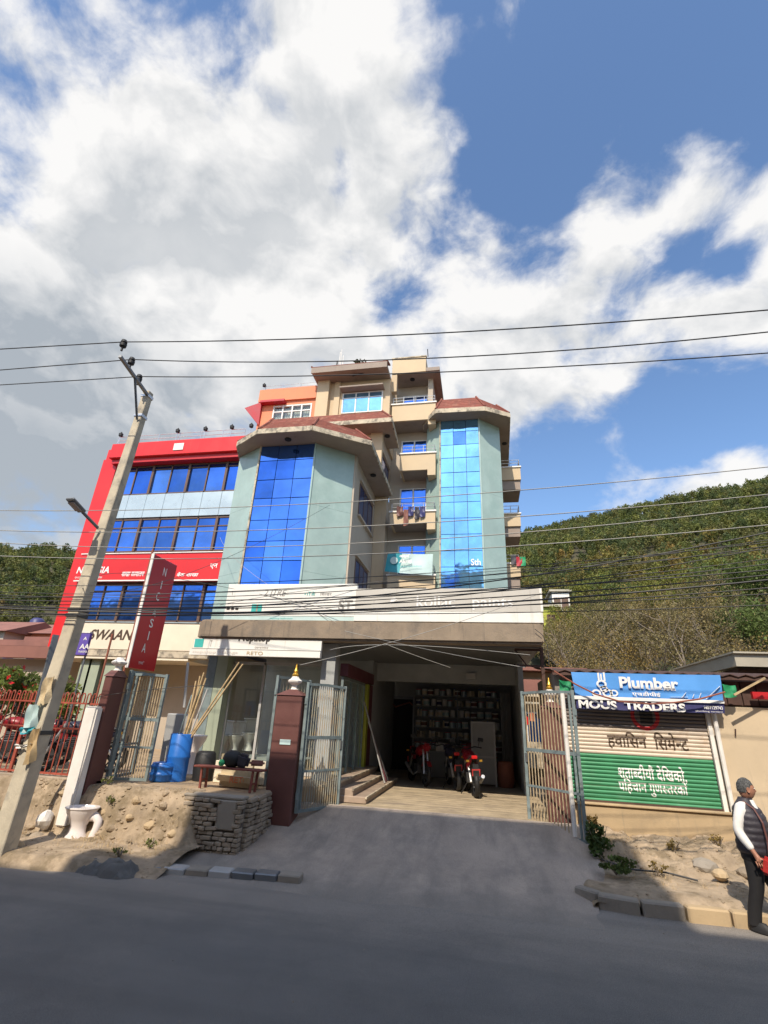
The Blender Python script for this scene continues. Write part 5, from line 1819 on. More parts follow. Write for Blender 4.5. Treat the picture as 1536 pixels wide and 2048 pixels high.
for (a, b, r) in [(1203, 1368, .10), (1215, 1386, .10), (1228, 1386, .08), (1193, 1386, .09), (1208, 1378, .08)]:
    c = at(a, b, Y=yf - .002)
    nb_ = len(pm.v)
    for q in range(16):
        t_ = 2 * math.pi * q / 16
        for rr_ in (r * .62, r * .6, r):
            pm.v.append((c.x + rr_ * math.cos(t_), yf - .003, c.z + rr_ * .8 * math.sin(t_)))
    for q in range(16):
        a_, b_ = nb_ + 3 * q, nb_ + 3 * ((q + 1) % 16)
        pm.f.append((a_ + 1, a_ + 2, b_ + 2, b_ + 1))
q = at(1203, 1362, Y=yf)
pm.beam((q.x - .05, yf - .003, q.z), (q.x - .05, yf - .003, q.z + .16), .035, .004).beam((q.x, yf - .003, q.z), (q.x, yf - .003, q.z + .14), .03, .004).beam((q.x + .06, yf - .003, q.z), (q.x + .06, yf - .003, q.z + .17), .035, .004)
pm.build('pipe_picture', M['white_ink'], bp)
pm = MB()
for a, b, a2, b2 in [(1363, 1396, 1372, 1385), (1385, 1396, 1388, 1388), (1398, 1396, 1402, 1386), (1340, 1394, 1376, 1394), (1412, 1398, 1440, 1372)]:
    pm.beam(at(a, b, Y=yf - .003), at(a2, b2, Y=yf - .003), .03, .004)
pm.build('tap_picture', M['white_ink'], bp)
for a, b in ((1130, 1372), (1459, 1381)):
    c = at(a, b, Y=11.2)
    o = cloth(Vector((c.x - .11, 11.2, c.z - .13)), Vector((c.x + .12, 11.2, c.z - .1)), Vector((c.x + .12, 11.2, c.z + .1)), Vector((c.x - .11, 11.2, c.z + .12)), 6, 4, .03).build('cloth', M['green_cloth'], smooth=True)
    tag(o, 'green plastic sheet hung at the left end of the blue banner' if a < 1200 else 'green plastic sheet hung between the blue banner and the next shop', 'cloth')
rope = [at(*p, Y=11.05) for p in [(1108, 1342), (1150, 1368), (1190, 1388), (1240, 1403), (1300, 1408), (1350, 1405), (1400, 1398), (1450, 1384)]]
o = MB().tube(rope, .016, 6).build('rope', M['rust'])
tag(o, 'brown rope sagging across the blue banner', 'rope')
o = MB().beam(at(1468, 1390, Y=11.0), at(1530, 1356, Y=11.0), .035).build('stick', M['bamboo'])
tag(o, 'orange wooden stick slanting under the eave of the right hand shop', 'stick')

# next door shop, pale wall
RS = thing('roadside_hut', 'beige plastered shop wall with a red board under its eave, at the right edge', 'shop', (6, 11.5, 0))
MB().box(4.47, 8.4, SY - .02, 15, 0, 2.72).build('wall', M['hut'], RS)
MB().box(4.44, 8.4, SY + .1, 15, 2.74, 3.2).build('upper_wall', M['tin'], RS)
for i in range(14):
    MB().box(4.5 + .28 * i, 4.76 + .28 * i, SY + .02, SY + .098, 2.76, 3.2).build('board', M['tin'], RS)
MB().tube([(4.43, SY - .10, .5), (4.43, SY - .10, 3.0)], .04, 8).build('drain_pipe', M['white_paint'], RS)
MB().box(at(1503, 1390, Y=SY - .15).x, 8.2, SY - .2, SY - .12, at(1510, 1398, Y=SY - .15).z, at(1510, 1384, Y=SY - .15).z).build('red_board', M['dkred'], RS)
MB().beam(at(1408, 1455, Y=SY - .04) + Vector((.55, 0, 0)), at(1408, 1470, Y=SY - .04) + Vector((.55, 0, 0)), .02).build('hook', M['tin'], RS)
# tin roofed house behind
th = thing('tin_house', 'house with a flat pale tin roof behind the right hand shop', 'house', (9, 18, 0))
a, b = at(1470, 1333, Y=17), at(1470, 1308, Y=17)
MB().box(a.x + .2, a.x + 7, 17.3, 22, 0, a.z - .02).build('wall', M['tin'], th)
MB().box(a.x, a.x + 7.5, 16.9, 17.0, a.z, b.z).box(a.x, a.x + .1, 17.0, 22, a.z, b.z).build('pale_band', M['tin_pale'], th)
MB().box(a.x - .05, a.x + 7.6, 16.8, 22, b.z + .002, b.z + .05).build('roof', M['tin_pale'], th)
# pale far houses on the slope
for i, (px, py, r, w, mt) in enumerate([(1122, 1200, 62, 2.0, 'white_paint'), (1090, 1235, 50, 2.6, 'lime'), (1375, 1235, 70, 3, 'farwall')]):
    p = at(px, py, Y=r)
    h = thing('hill_house', ('white house among the trees above the canopy end', 'small yellow hut just right of the canopy end', 'tiny tan house far up among the trees')[i], 'house', (p.x, r, p.z - 3))
    MB().box(p.x - w / 2, p.x + w / 2, r, r + 4, p.z - 3, p.z + 1).build('wall', M[mt], h)
    MB().box(p.x - w / 2 - .3, p.x + w / 2 + .3, r - .3, r + 4.3, p.z + 1.01, p.z + 1.25).build('roof', M['tin_pale'], h)
    for k in (-1, 1):
        wo = MB().box(p.x + k * w * .22 - .4, p.x + k * w * .22 + .4, r - .04, r + .02, p.z - 1, p.z + .3).build('window', M['mull'], h)

# ------------------------------------------------------------------ houses on the left, far
for i, (px, py, Y, w, d, mt) in enumerate([(25, 1292, 26, 5.0, 5, 'farwall'), (70, 1268, 36, 6.5, 6, 'salmon'), (-60, 1262, 34, 7, 6, 'farwall'), (95, 1285, 30, 3.2, 4, 'farwall')]):
    p = at(px, py, Y=Y)
    h = thing('far_house', ('tan house with a flat parapet roof beyond the garden', 'far house with a long red roof left of the red building', 'pale far house with a red roof at the left edge',
                            'small tan house close to the corner of the red building')[i], 'house', (p.x, Y, .3))
    MB().box(p.x - w / 2, p.x + w / 2, Y, Y + d, .3, p.z).build('wall', M[mt], h)
    if i in (1, 2):
        x0, x1 = p.x - w / 2 - .5, p.x + w / 2 + .5
        MB().add([(x0, Y - .5, p.z), (x1, Y - .5, p.z), (x1, Y + d / 2, p.z + 1.3), (x0, Y + d / 2, p.z + 1.3), (x0, Y + d + .5, p.z), (x1, Y + d + .5, p.z)],
                 [(0, 1, 2, 3), (3, 2, 5, 4), (0, 3, 4), (1, 5, 2), (0, 4, 5, 1)]).build('roof', M['roofred'], h)
    else:
        MB().box(p.x - w / 2 - .2, p.x + w / 2 + .2, Y - .2, Y + d, p.z + .005, p.z + .35).build('parapet', M['roofred'], h)
    for k in range(3):
        x = p.x - w / 2 + w * (k + .5) / 3
        wo = MB().box(x - .45, x + .45, Y - .03, Y + .03, p.z - 1.5, p.z - .5).build('window', M['mull_w'], h)
        MB().box(x - .38, x + .38, Y - .05, Y - .035, p.z - 1.43, p.z - .57).build('pane', M['glass_c'], wo)
p = at(72, 1253, Y=40)
tk = thing('water_tank', 'dark blue roof water tank on the far red roofed house', 'tank', (p.x, 40, p.z - .6))
MB().lathe([(.6, -.7), (.62, .5), (.4, .75), (.2, .8)], p, 14).build('tank', M['navy'], tk, smooth=True)
wl_ = thing('compound_wall', 'pinkish concrete beam and wall behind the garden at the left edge', 'wall', (-14, 13, .86))
p0, p1 = at(-60, 1312, Y=12.6), at(112, 1302, Y=12.6)
MB().box(-26, p1.x, 12.6, 12.9, p0.z, p1.z + .12).build('beam', M['roofred'], wl_)
MB().box(-26, p1.x, 12.95, 13.1, .86, p0.z - .002).build('wall', M['taupe'], wl_)

# the row of houses across the street, whose shadow lies on the road
rw = thing('street_houses', 'plain plastered house row across the street behind the viewer', 'building', (-8, -6, 0))
KS, TS = math.tan(SUN_EL) / math.cos(SUN_AZ), math.tan(SUN_AZ)
TOPL, TOPC, TOPS = .1 + 10.25 * KS, 1.5 + 13 * KS, 11.0 * KS
xA, xB, xR = -6.0 - 10.3 * TS, -4.87 - 11.77 * TS, 2.1 - 11.5 * TS
MB().box(xB, xR, -14, -3.0, 0, TOPC).build('wall', M['beige'], rw)
MB().box(xA, xB - .01, -14, -3.0, 0, (TOPL + .15 + 11.77 * KS) / 2).build('wall', M['beige'], rw)
MB().box(-60, xA - .01, -14, -3.0, 0, TOPL).build('wall', M['beige'], rw)
MB().box(xR + .01, 40, -14, -3.0, 0, TOPS).build('wall', M['beige'], rw)
for i in range(26):
    x = -50 + 3.4 * i
    for z in (1.2, 4.4, 7.6) + ((11.0, 13.4) if xB + 1 < x < xR - 1 else ()):
        wo = MB().box(x - .7, x + .7, -3.0, -2.96, z, z + 1.6).build('window', M['mull_w'], rw) if z == 1.2 and i == 0 else link('window', wo0, rw, loc=(x, -2.98, z + .8)) if i or z > 1.2 else None
        if i == 0 and z == 1.2:
            wo0 = MB().box(-.7, .7, -.02, .03, -.8, .8).mesh('window', M['glass_c'])
# ------------------------------------------------------------------ gates, posts, fence
def leaf_gate(label, A, B, z0, z1, nbars, bar_mt, name='gate_leaf', arch=0.0, extra=None, bar_r=.011):
    """Steel gate leaf standing between plan points A and B."""
    A, B = Vector((*A, 0)), Vector((*B, 0))
    t = thing(name, label, 'gate', (A.x, A.y, z0))
    d = (B - A).normalized()
    W_ = (B - A).length

    def P(u, z):
        return A + (B - A) * u + Vector((0, 0, z))
    fw = .055
    f = MB()
    f.beam(P(0, z0), P(0, z1 + .02), fw).beam(P(1, z0), P(1, z1 + .02), fw)
    f.beam(P(0, z0 + fw / 2), P(1, z0 + fw / 2), fw * .9).beam(P(0, z1 - .02), P(.5, z1 + arch), fw * .9).beam(P(.5, z1 + arch), P(1, z1 - .02), fw * .9)
    f.beam(P(0.02, z0 + (z1 - z0) * .30), P(.98, z0 + (z1 - z0) * .30), .022, .04)
    f.beam(P(.07 if W_ > .8 else .15, z0), P(.07 if W_ > .8 else .15, z1), fw * .7)
    f.build('frame', M['teal'], t)
    MB().beam(P(.02, z0 + (z1 - z0) * .56), P(.98, z0 + (z1 - z0) * .56), .03, .06).build('mid_rail', M['teal'], t)
    u0, u1 = (.13 if W_ > .8 else .2), .97
    me = MB().tube([(0, 0, 0), (0, 0, z1 - z0 - .06)], bar_r, 6).mesh('bar', bar_mt)
    for i in range(nbars):
        u = u0 + (u1 - u0) * (i + .5) / nbars
        p = P(u, z0 + .03)
        link('bar', me, t, loc=p)
    MB().obox(P(.97, z0 + (z1 - z0) * .5), (.05, .06, .16), (0, 0, math.atan2(d.y, d.x))).build('latch', M['steel'], t)
    for k in (.12, .85):
        MB().tube([P(-.02, z0 + (z1 - z0) * k - .06), P(-.02, z0 + (z1 - z0) * k + .06)], .03, 8).build('hinge', M['teal'], t)
    return t


gR = leaf_gate('right leaf of the main gate with worn tan bars, swung open by the bank', (1.66, 10.38), (.80, 11.33), .385, 2.84, 14, M['tan_bar'])
MB().tube([(1.50, 10.52, .45), (1.50, 10.52, 2.8)], .04, 8).build('stay_tube', M['white_paint'], gR)
bL = at(675, 1612, Z=.52)
tL = at(692, 1372, Y=bL.y)
gL = leaf_gate('left leaf of the main gate, thin bars, open beside the brown post', (-3.50, 10.14), ((bL.x + tL.x) / 2, bL.y), .50, 2.80, 15, M['teal_bar'])
gS = leaf_gate('narrow teal gate leaf folded back behind the brown post', (-4.20, 10.2), (-3.9, 11.4), .90, 2.92, 9, M['teal_bar'])
p0, p1 = at(218, 1560, Z=.90), at(293, 1556, Z=.90)
gF = leaf_gate('teal gate leaf with ochre bars at the left entrance, beside the blue barrel', (-7.0, 9.36), (-6.36, 9.58), .90, 2.82, 11, M['tan_bar'])
gF2 = leaf_gate('second teal gate leaf folded against the dark left gate post', (-6.97, 9.27), (-7.12, 10.2), .92, 2.86, 2, M['teal'])


def finial(t, x, y, z, gold=True, s=1.0):
    MB().lathe([(.10 * s, 0), (.075 * s, .03 * s), (.07 * s, .10 * s), (.17 * s, .16 * s), (.185 * s, .20 * s), (.11 * s, .25 * s), (.07 * s, .31 * s)], (x, y, z), 8).build('capital', M['white_paint'], t)
    if gold:
        MB().lathe([(.075 * s, .30 * s), (.085 * s, .34 * s), (.045 * s, .39 * s), (.06 * s, .42 * s), (.03 * s, .48 * s), (.02 * s, .55 * s), (.004, .60 * s)], (x, y, z), 12).build('gilded_tip', M['gold'], t, smooth=True)


def gate_post(label, x0, x1, y0, y1, z0, z1, plaque=False, gold=True, mt='brown', s=1.0):
    t = thing('gate_post', label, 'gate post', ((x0 + x1) / 2, y0, z0))
    MB().box(x0, x1, y0, y1, z0, z1).build('shaft', M[mt], t, bevel=.012)
    b = MB()
    cx, cy = (x0 + x1) / 2, (y0 + y1) / 2
    hx, hy = (x1 - x0) / 2 + .02, (y1 - y0) / 2 + .02
    b.add([(cx - hx, cy - hy, z1), (cx + hx, cy - hy, z1), (cx + hx, cy + hy, z1), (cx - hx, cy + hy, z1), (cx - .08, cy - .08, z1 + .12), (cx + .08, cy - .08, z1 + .12), (cx + .08, cy + .08, z1 + .12), (cx - .08, cy + .08, z1 + .12)],
          [(0, 3, 2, 1), (4, 5, 6, 7), (0, 1, 5, 4), (1, 2, 6, 5), (2, 3, 7, 6), (3, 0, 4, 7)])
    b.build('sloped_cap', M[mt], t)
    finial(t, cx, cy, z1 + .12, gold, s)
    if plaque:
        MB().box(cx - .09, cx + .13, y0 - .012, y0 - .001, z0 + (z1 - z0) * .60, z0 + (z1 - z0) * .64).build('plaque', M['pale_teal'], t)
    return t


gate_post('brown gate post with a white and gold finial at the end of the stone wall', -4.10, -3.56, 10.0, 10.45, .30, 2.55, True, s=.85)
gate_post('brown gate post with a gold tip, half hidden behind the right gate leaf', 1.14, 1.58, 11.1, 11.5, .3, 2.55, s=.8)
gate_post('dark brown gate post with a grey cap at the left entrance', -7.17, -7.0, 8.80, 9.2, .25, 2.72, gold=False, s=.8)
wp = thing('whitewashed_pillar', 'short whitewashed pillar in front of the dark left gate post', 'pillar', (-7.1, 8.85, .3))
q0, q1 = at(143, 1602, Y=8.85), at(184, 1412, Y=8.85)
MB().box(at(122, 1595, Y=8.6).x, at(149, 1595, Y=8.6).x, 8.6, 8.78, .25, q1.z).build('shaft', M['white_paint'], wp, bevel=.03)
fe = thing('railing_fence', 'red oxide iron railing on the wall at the left edge', 'fence', (-9, 9.15, .86))
FX0, FX1, FYY = -15.5, -7.38, 9.12
zb_, zt_ = .95, at(60, 1385, Y=FYY).z
for z in (zb_ + .02, zt_ - .16, zt_ - .62):
    MB().beam((FX0, FYY, z), (FX1, FYY, z), .045, .03).build('rail', M['redfence'], fe)
me = MB().tube([(0, 0, 0), (0, 0, zt_ - zb_ - .02), (.015, 0, zt_ - zb_ + .02), (.05, 0, zt_ - zb_ + .03), (.075, 0, zt_ - zb_ - .01), (.075, 0, zt_ - zb_ - .16)], .013, 5).mesh('bar', M['redfence'])
nb = 64
for i in range(nb):
    link('bar', me, fe, loc=(FX0 + (FX1 - FX0) * (i + .5) / nb, FYY - .012, zb_))
for i in range(6):
    x = FX0 + (FX1 - FX0) * i / 5
    MB().beam((x, FYY + .02, .86), (x, FYY + .02, zt_), .05).build('post', M['redfence'], fe)
MB().box(FX0, -7.0, 9.02, 9.27, .3, .93).build('base_wall', M['stone'], fe, bevel=.02)

# ------------------------------------------------------------------ utility pole, lamp and cables
PX, PY = -7.12, 7.5
po = thing('utility_pole', 'tall tapering concrete utility pole leaning over the left pavement', 'pole', (PX, PY, 0))
ptop = at(297, 785, Y=PY)
b = MB()
h0, h1 = .138, .076
b.add([(PX - h0, PY - h0, -.1), (PX + h0, PY - h0, -.1), (PX + h0, PY + h0, -.1), (PX - h0, PY + h0, -.1),
       (ptop.x - h1, PY - h1, ptop.z), (ptop.x + h1, PY - h1, ptop.z), (ptop.x + h1, PY + h1, ptop.z), (ptop.x - h1, PY + h1, ptop.z)],
      [(0, 3, 2, 1), (4, 5, 6, 7), (0, 1, 5, 4), (1, 2, 6, 5), (2, 3, 7, 6), (3, 0, 4, 7)])
b.build('shaft', M['pole'], po, bevel=.012)
for z in (ptop.z - .12, ptop.z - .62, 3.62, 3.72, 1.75):
    k = h0 + (h1 - h0) * z / ptop.z + .012
    x = PX + (ptop.x - PX) * z / ptop.z
    MB().box(x - k, x + k, PY - k, PY + k, z - .03, z + .03).build('band', M['steel_lt'] if z > 4 else M['cable'], po)
arm_e = at(243, 702, Z=ptop.z + .02)
a0 = Vector((ptop.x + .02, PY + .1, ptop.z - .12))
MB().beam(a0, (arm_e.x, arm_e.y, ptop.z - .1), .06, .05).build('cross_arm', M['steel'], po)
mid = a0.lerp(Vector((arm_e.x, arm_e.y, ptop.z - .1)), .55)
MB().beam((ptop.x, PY - .1, ptop.z - .75), mid, .035).build('brace', M['steel'], po)
ins = []
for (a, b_) in [(247, 688), (263, 723), (278, 757)]:
    c = at(a, b_, Z=ptop.z + .1)
    ins.append(c)
    MB().lathe([(.02, -.16), (.02, -.08), (.06, -.06), (.065, 0), (.04, .02), (.06, .03), (.05, .08), (.02, .1)], c, 10).build('insulator', M['black'], po, smooth=True)
sl = thing('street_lamp', 'street lamp arm with a flat led head on the utility pole', 'street lamp', (PX, PY, 5.2))
l0 = Vector((PX + (ptop.x - PX) * .62, PY - .16, 5.22))
l1 = at(165, 1024, Y=PY - .5)
l2 = at(139, 996, Y=PY - .85)
MB().tube([l0, l1], .028, 8).build('arm', M['steel'], sl)
dv = (l2 - l1)
q = dv.to_track_quat('Y', 'Z').to_euler()
MB().obox(l1 + dv * .5, (.17, dv.length, .06), q).build('lamp_head', M['steel'], sl, bevel=.02)
MB().obox(l1 + dv * .55 - Vector((0, 0, .045)), (.12, dv.length * .6, .02), q).build('lens', M['lamp_glass'], sl)
# things tied to the pole
cl = thing('cloth_banner', 'torn blue and yellow banner cloth tied round the utility pole', 'banner', (PX, PY - .2, 1.6))


def on_pole(z):
    return PX + (ptop.x - PX) * z / ptop.z


for (z0_, z1_, mt, dx, dy, w) in [(2.15, 2.62, 'sack', .04, -.18, .16), (1.74, 2.2, 'pale_teal', -.06, -.19, .20), (1.72, 1.86, 'teal_banner', -.04, -.21, .24), (1.3, 1.85, 'bamboo', .12, -.19, .13), (1.52, 1.62, 'white_paint', -.03, -.20, .26)]:
    x = on_pole((z0_ + z1_) / 2) + dx
    cloth(Vector((x - w / 2, PY + dy, z0_)), Vector((x + w / 2, PY + dy + .05, z0_ + .06)), Vector((x + w / 2, PY + dy, z1_)), Vector((x - w / 2, PY + dy, z1_ - .04)), 6, 6, .04).build('cloth', M[mt], cl, smooth=True)
o = MB().beam((PX - .42, 7.9, .6), at(112, 1270, Y=8.0), .10, .05).build('timber_post', M['steel'])
tag(o, 'dark weathered timber leaning up beside the utility pole', 'post')


def bezier3(p0, pm, p1, n=22, ext=0):
    """Sagging curve through three points of an upright plane."""
    s0, s1 = p0, p1
    u = (pm.x - p0.x) / (p1.x - p0.x)
    lin = p0.z + (p1.z - p0.z) * u
    k = (pm.z - lin) / (u * (u - 1)) if 0 < u < 1 else 0
    k = min(max(k, -.6), 1.6)
    out = []
    for i in range(n + 1):
        t = -ext + (1 + 2 * ext) * i / n
        out.append(Vector((p0.x + (p1.x - p0.x) * t, p0.y + (p1.y - p0.y) * t, p0.z + (p1.z - p0.z) * t + k * t * (t - 1))))
    return out


def cable(label, pts, r, mt='cable', group=None, name='power_cable'):
    o = MB().tube(pts, r, 5).build(name, M[mt], smooth=True)
    return tag(o, label, 'cable', group)


for i, (c, l, m, r_) in enumerate(zip(ins, [(0, 693), (0, 735), (0, 765)], [(860, 667), (870, 716), (860, 745)], [(1536, 620), (1536, 664), (1536, 706)])):
    c2 = c + Vector((0, 0, .05))
    left = at(*l, Y=c.y)
    far = c2 + (left - c2) * 3.5
    rp = bezier3(c2, at(*m, Y=c.y), at(*r_, Y=c.y), 20)
    end = rp[-1] + (rp[-1] - rp[-2]) * 6
    cable(('uppermost of the three bare power lines on the pole arm', 'middle of the three bare power lines on the pole arm', 'lowest of the three bare power lines on the pole arm')[i],
          [far, c2.lerp(far, .5) - Vector((0, 0, .12))] + rp + [end], .0105)
MIDS = [((0, 1021), (715, 1003), (1536, 934)), ((0, 1061), (620, 1057), (1536, 989)), ((0, 1086), (640, 1090), (1536, 1014)), ((0, 1112), (640, 1112), (1536, 1050))]
for i, (a, m, b_) in enumerate(MIDS):
    Y = 7.15
    P0, Pm, P1 = at(*a, Y=Y), at(*m, Y=Y), at(*b_, Y=Y)
    cable('thin pale line, %s of the four spaced lines crossing the building' % ('top one', 'second', 'third', 'lowest')[i], bezier3(P0, Pm, P1, 24, .35), .0075, 'cable_lt', name='service_line')
BUND = [((0, 1190), (600, 1187), (1536, 1092), .009), ((0, 1200), (600, 1197), (1536, 1140), .012), ((0, 1206), (650, 1200), (1536, 1118), .009), ((0, 1212), (640, 1212), (1536, 1150), .012), ((0, 1217), (700, 1196), (1536, 1065), .014),
        ((0, 1216), (690, 1220), (1536, 1160), .018), ((0, 1226), (600, 1228), (1536, 1176), .012), ((0, 1195), (560, 1178), (1536, 1098), .008), ((0, 1184), (700, 1172), (1536, 1080), .008),
        ((0, 1232), (620, 1224), (1536, 1188), .010), ((0, 1170), (500, 1165), (1536, 1085), .008), ((60, 1215), (640, 1206), (1536, 1128), .010), ((0, 1222), (700, 1212), (1100, 1168), .010), ((0, 1209), (720, 1228), (1536, 1210), .009)]
for i, (a, m, b_, r) in enumerate(BUND):
    Y = 7.2 + .05 * (i % 5)
    cable('%s black cable from the top, counted at the left edge, of the sagging bundle' % ORD[sorted(range(len(BUND)), key=lambda q: BUND[q][0][1]).index(i)], bezier3(at(*a, Y=Y), at(*m, Y=Y), at(*b_, Y=Y), 24, .3), r * .7, 'cable', 'cables of the sagging bundle')
DROPS = [((165, 1178), 7.3, (300, 1150), 11, (690, 1225), 11.4, 'dark drop wire from the pole towards the white sign board'), ((180, 1185), 7.3, (420, 1130), 11, (660, 1010), 15.2, 'dark wire climbing from the bundle to the left bay'),
         ((440, 1075), 15.8, (560, 1185), 12, (900, 1335), 12, 'pale wire slanting down across the left bay into the dark shop'), ((440, 1210), 11, (700, 1170), 11.5, (1085, 1135), 12, 'dark wire rising past the grey paint sign'),
         ((600, 1330), 10, (850, 1265), 10.3, (1085, 1185), 10.6, 'pale wire crossing the dark shop opening to the right sign corner'), ((690, 1262), 11.0, (860, 1300), 11.3, (1050, 1335), 11.4, 'pale thin wire sagging across the dark shop opening'),
         ((660, 1300), 10.6, (800, 1290), 10.8, (1060, 1310), 11.2, 'second pale wire low across the dark shop opening'), ((185, 1400), 8.4, (250, 1385), 8.6, (420, 1370), 9, 'black wire from the pole over the left gate')]
for a, ya, m, ym, b_, yb2, lab in DROPS:
    p0_, pm_, p1_ = at(*a, Y=ya), at(*m, Y=ym), at(*b_, Y=yb2)
    pts = []
    for i in range(17):
        t = i / 16
        pts.append(p0_ * ((1 - t) * (1 - 2 * t)) + pm_ * (4 * t * (1 - t)) + p1_ * (t * (2 * t - 1)))
    cable(lab, pts, .006, 'cable_lt' if 'pale' in lab else 'cable', name='service_line')
wd = [at(*p, Y=11.42) for p in [(1070, 1258), (1085, 1270), (1095, 1290), (1098, 1330)]]
cable('cable looping down from the right end of the canopy', wd, .008, 'cable', name='service_line')

# ------------------------------------------------------------------ roof lamps, aerials, laundry
rl = thing('roof_lamp', 'small black roof lantern on the red parapet', 'lamp', (0, 0, 0), 'lanterns along the red roof edge')
MB().tube([(0, 0, 0), (0, 0, .42)], .02, 6).build('stem', M['steel_lt'], rl)
MB().lathe([(.03, .40), (.09, .44), (.10, .56), (.05, .60), (.02, .66)], n=8).build('lantern', M['black'], rl)
lab = ['roof lantern at the far left corner of the red parapet', 'roof lantern second from the left on the red parapet', 'roof lantern in the middle of the red parapet', 'roof lantern second from the right on the red parapet', 'roof lantern at the corner of the salmon penthouse', 'roof lantern where the red parapet meets the left bay']
zr = pz1
spots = []
for i, (px, py) in enumerate([(238, 868), (352, 862), (409, 853), (461, 855), (500, 852)]):
    spots.append((at(px, py + 15, Y=17.0).x, 17.0, zr, .9))
spots.append((at(527, 775, Y=20.25).x, 20.3, sz1 if False else at(527, 785, Y=20.25).z, 1.0))
order = [0, 1, 2, 3, 5, 4]
for i, s_ in enumerate(spots):
    if i == 0:
        rl.location = s_[:3]
        rl['label'] = lab[0]
        ORG[rl.name] = Vector(s_[:3])
    else:
        dup(rl, s_[:3], 0, lab[order[i]])
an = thing('aerial', 'tall white roof aerial masts above the tan top storey', 'aerial', (-7.5, 21, 19))
p = at(676, 752, Y=20.8)
mb = MB()
for dx, top in ((0, 705), (.08, 700), (.2, 712)):
    mb.tube([(p.x + dx, 20.8, 18.8), (p.x + dx, 20.8, at(676, top, Y=20.8).z)], .02, 5)
mb.build('mast', M['white_paint'], an)
p = at(668, 752, Y=20.5)
MB().beam((p.x, 20.5, 18.9), (p.x + .1, 20.5, at(670, 722, Y=20.5).z), .04).beam((p.x + .1, 20.5, at(670, 722, Y=20.5).z), (p.x + .35, 20.5, 18.9), .03).build('stay', M['black'], an)
p = at(856, 715, Y=20.75)
o = MB().tube([(p.x, 20.78, zr1), (p.x - .03, 20.78, zr1 + .5)], .025, 5).build('pipe_stub', M['black'])
tag(o, 'short dark pipe on the corner of the roof parapet box', 'pipe')
p = at(718, 752, Y=20)
bush('potted_plant', 'dark straggly rooftop plant on the tan top storey', 'plant', (p.x, 20.0, 19.05), .45, .5, 160, .12, (.4, .45, .4))
vine = [at(*q_, Y=19.9) for q_ in [(705, 752), (730, 745), (750, 743), (765, 740), (772, 737)]]
o = MB().tube(vine, .035, 5).build('creeper_stem', M['black'])
tag(o, 'dark bundled creeper lying along the top storey eave', 'creeper')
for i, (a, b_, w, h, mt) in enumerate([(800, 1012, .30, .5, 'brown'), (812, 1018, .22, .85, 'roofred'), (822, 1012, .24, .5, 'navy'), (834, 1013, .22, .62, 'vest'), (845, 1012, .25, .55, 'navy')]):
    c = at(a, b_, Y=20.68)
    o = cloth(Vector((c.x - w / 2, 20.70, c.z - h)), Vector((c.x + w / 2, 20.70, c.z - h * .9)), Vector((c.x + w / 2, 20.70, c.z)), Vector((c.x - w / 2, 20.70, c.z)), 6, 6, .04).build('garment', M[mt], smooth=True)
    tag(o, ('brown red cloth at the left end of the balcony wash line', 'long salmon garment hanging over the balcony parapet', 'navy garment left of the middle on the balcony wash line', 'long dark garment in the middle of the balcony wash line', 'short navy garment at the right end of the balcony wash line')[i], 'laundry')
ln = MB().tube([(-4.0, 20.7, at(800, 1010, Y=20.7).z), (-1.95, 20.7, at(848, 1008, Y=20.7).z)], .008, 5).build('wash_line', M['cable_lt'])
tag(ln, 'thin wash line above the third balcony', 'line')
for i, (a, b_, mt) in enumerate([(1027, 1110, 'vest'), (1038, 1113, 'crimson'), (1045, 1113, 'green_cloth')]):
    c = at(a, b_, Y=24.4)
    o = cloth(Vector((c.x - .14, 24.42, c.z - .5)), Vector((c.x + .14, 24.42, c.z - .45)), Vector((c.x + .14, 24.42, c.z)), Vector((c.x - .14, 24.42, c.z)), 5, 5, .03).build('garment', M[mt], smooth=True)
    tag(o, ('black garment drying on the low right flank balcony', 'crimson garment drying on the low right flank balcony', 'green garment drying on the low right flank balcony')[i], 'laundry')

# ------------------------------------------------------------------ toilets, barrel, bench
def toilet(label, loc, rz, s=1.0, cistern=True, group=None):
    t = thing('toilet', label, 'toilet', (0, 0, 0), group)
    # bowl on a waisted foot, trap curling behind
    MB().lathe([(.15, 0), (.145, .03), (.105, .10), (.10, .18), (.14, .27), (.185, .34), (.20, .385), (.205, .40), (.19, .405), (.15, .39), (.10, .30)], (0, 0, 0), 20, sx=.92, sy=1.12).build('bowl', M['porcelain'], t, smooth=True)
    MB().tube([(0, .10, .30), (0, .21, .30), (0, .27, .25), (0, .27, .15), (0, .24, .06), (0, .24, 0)], [.07, .065, .06, .06, .06, .07], 10).build('trap', M['porcelain'], t, smooth=True)
    MB().lathe([(.215, .405), (.22, .415), (.215, .425), (.16, .427), (.15, .41)], (0, 0, 0), 20, sx=.92, sy=1.12).build('rim', M['porcelain'], t, smooth=True)
    if cistern:
        MB().box(-.19, .19, .20, .36, .41, .74).build('cistern', M['porcelain'], t, bevel=.03)
        MB().box(-.20, .20, .19, .37, .74, .775).build('cistern_lid', M['porcelain'], t, bevel=.012)
    t.location, t.rotation_euler, t.scale = loc, (0, 0, rz), (s,) * 3
    return t


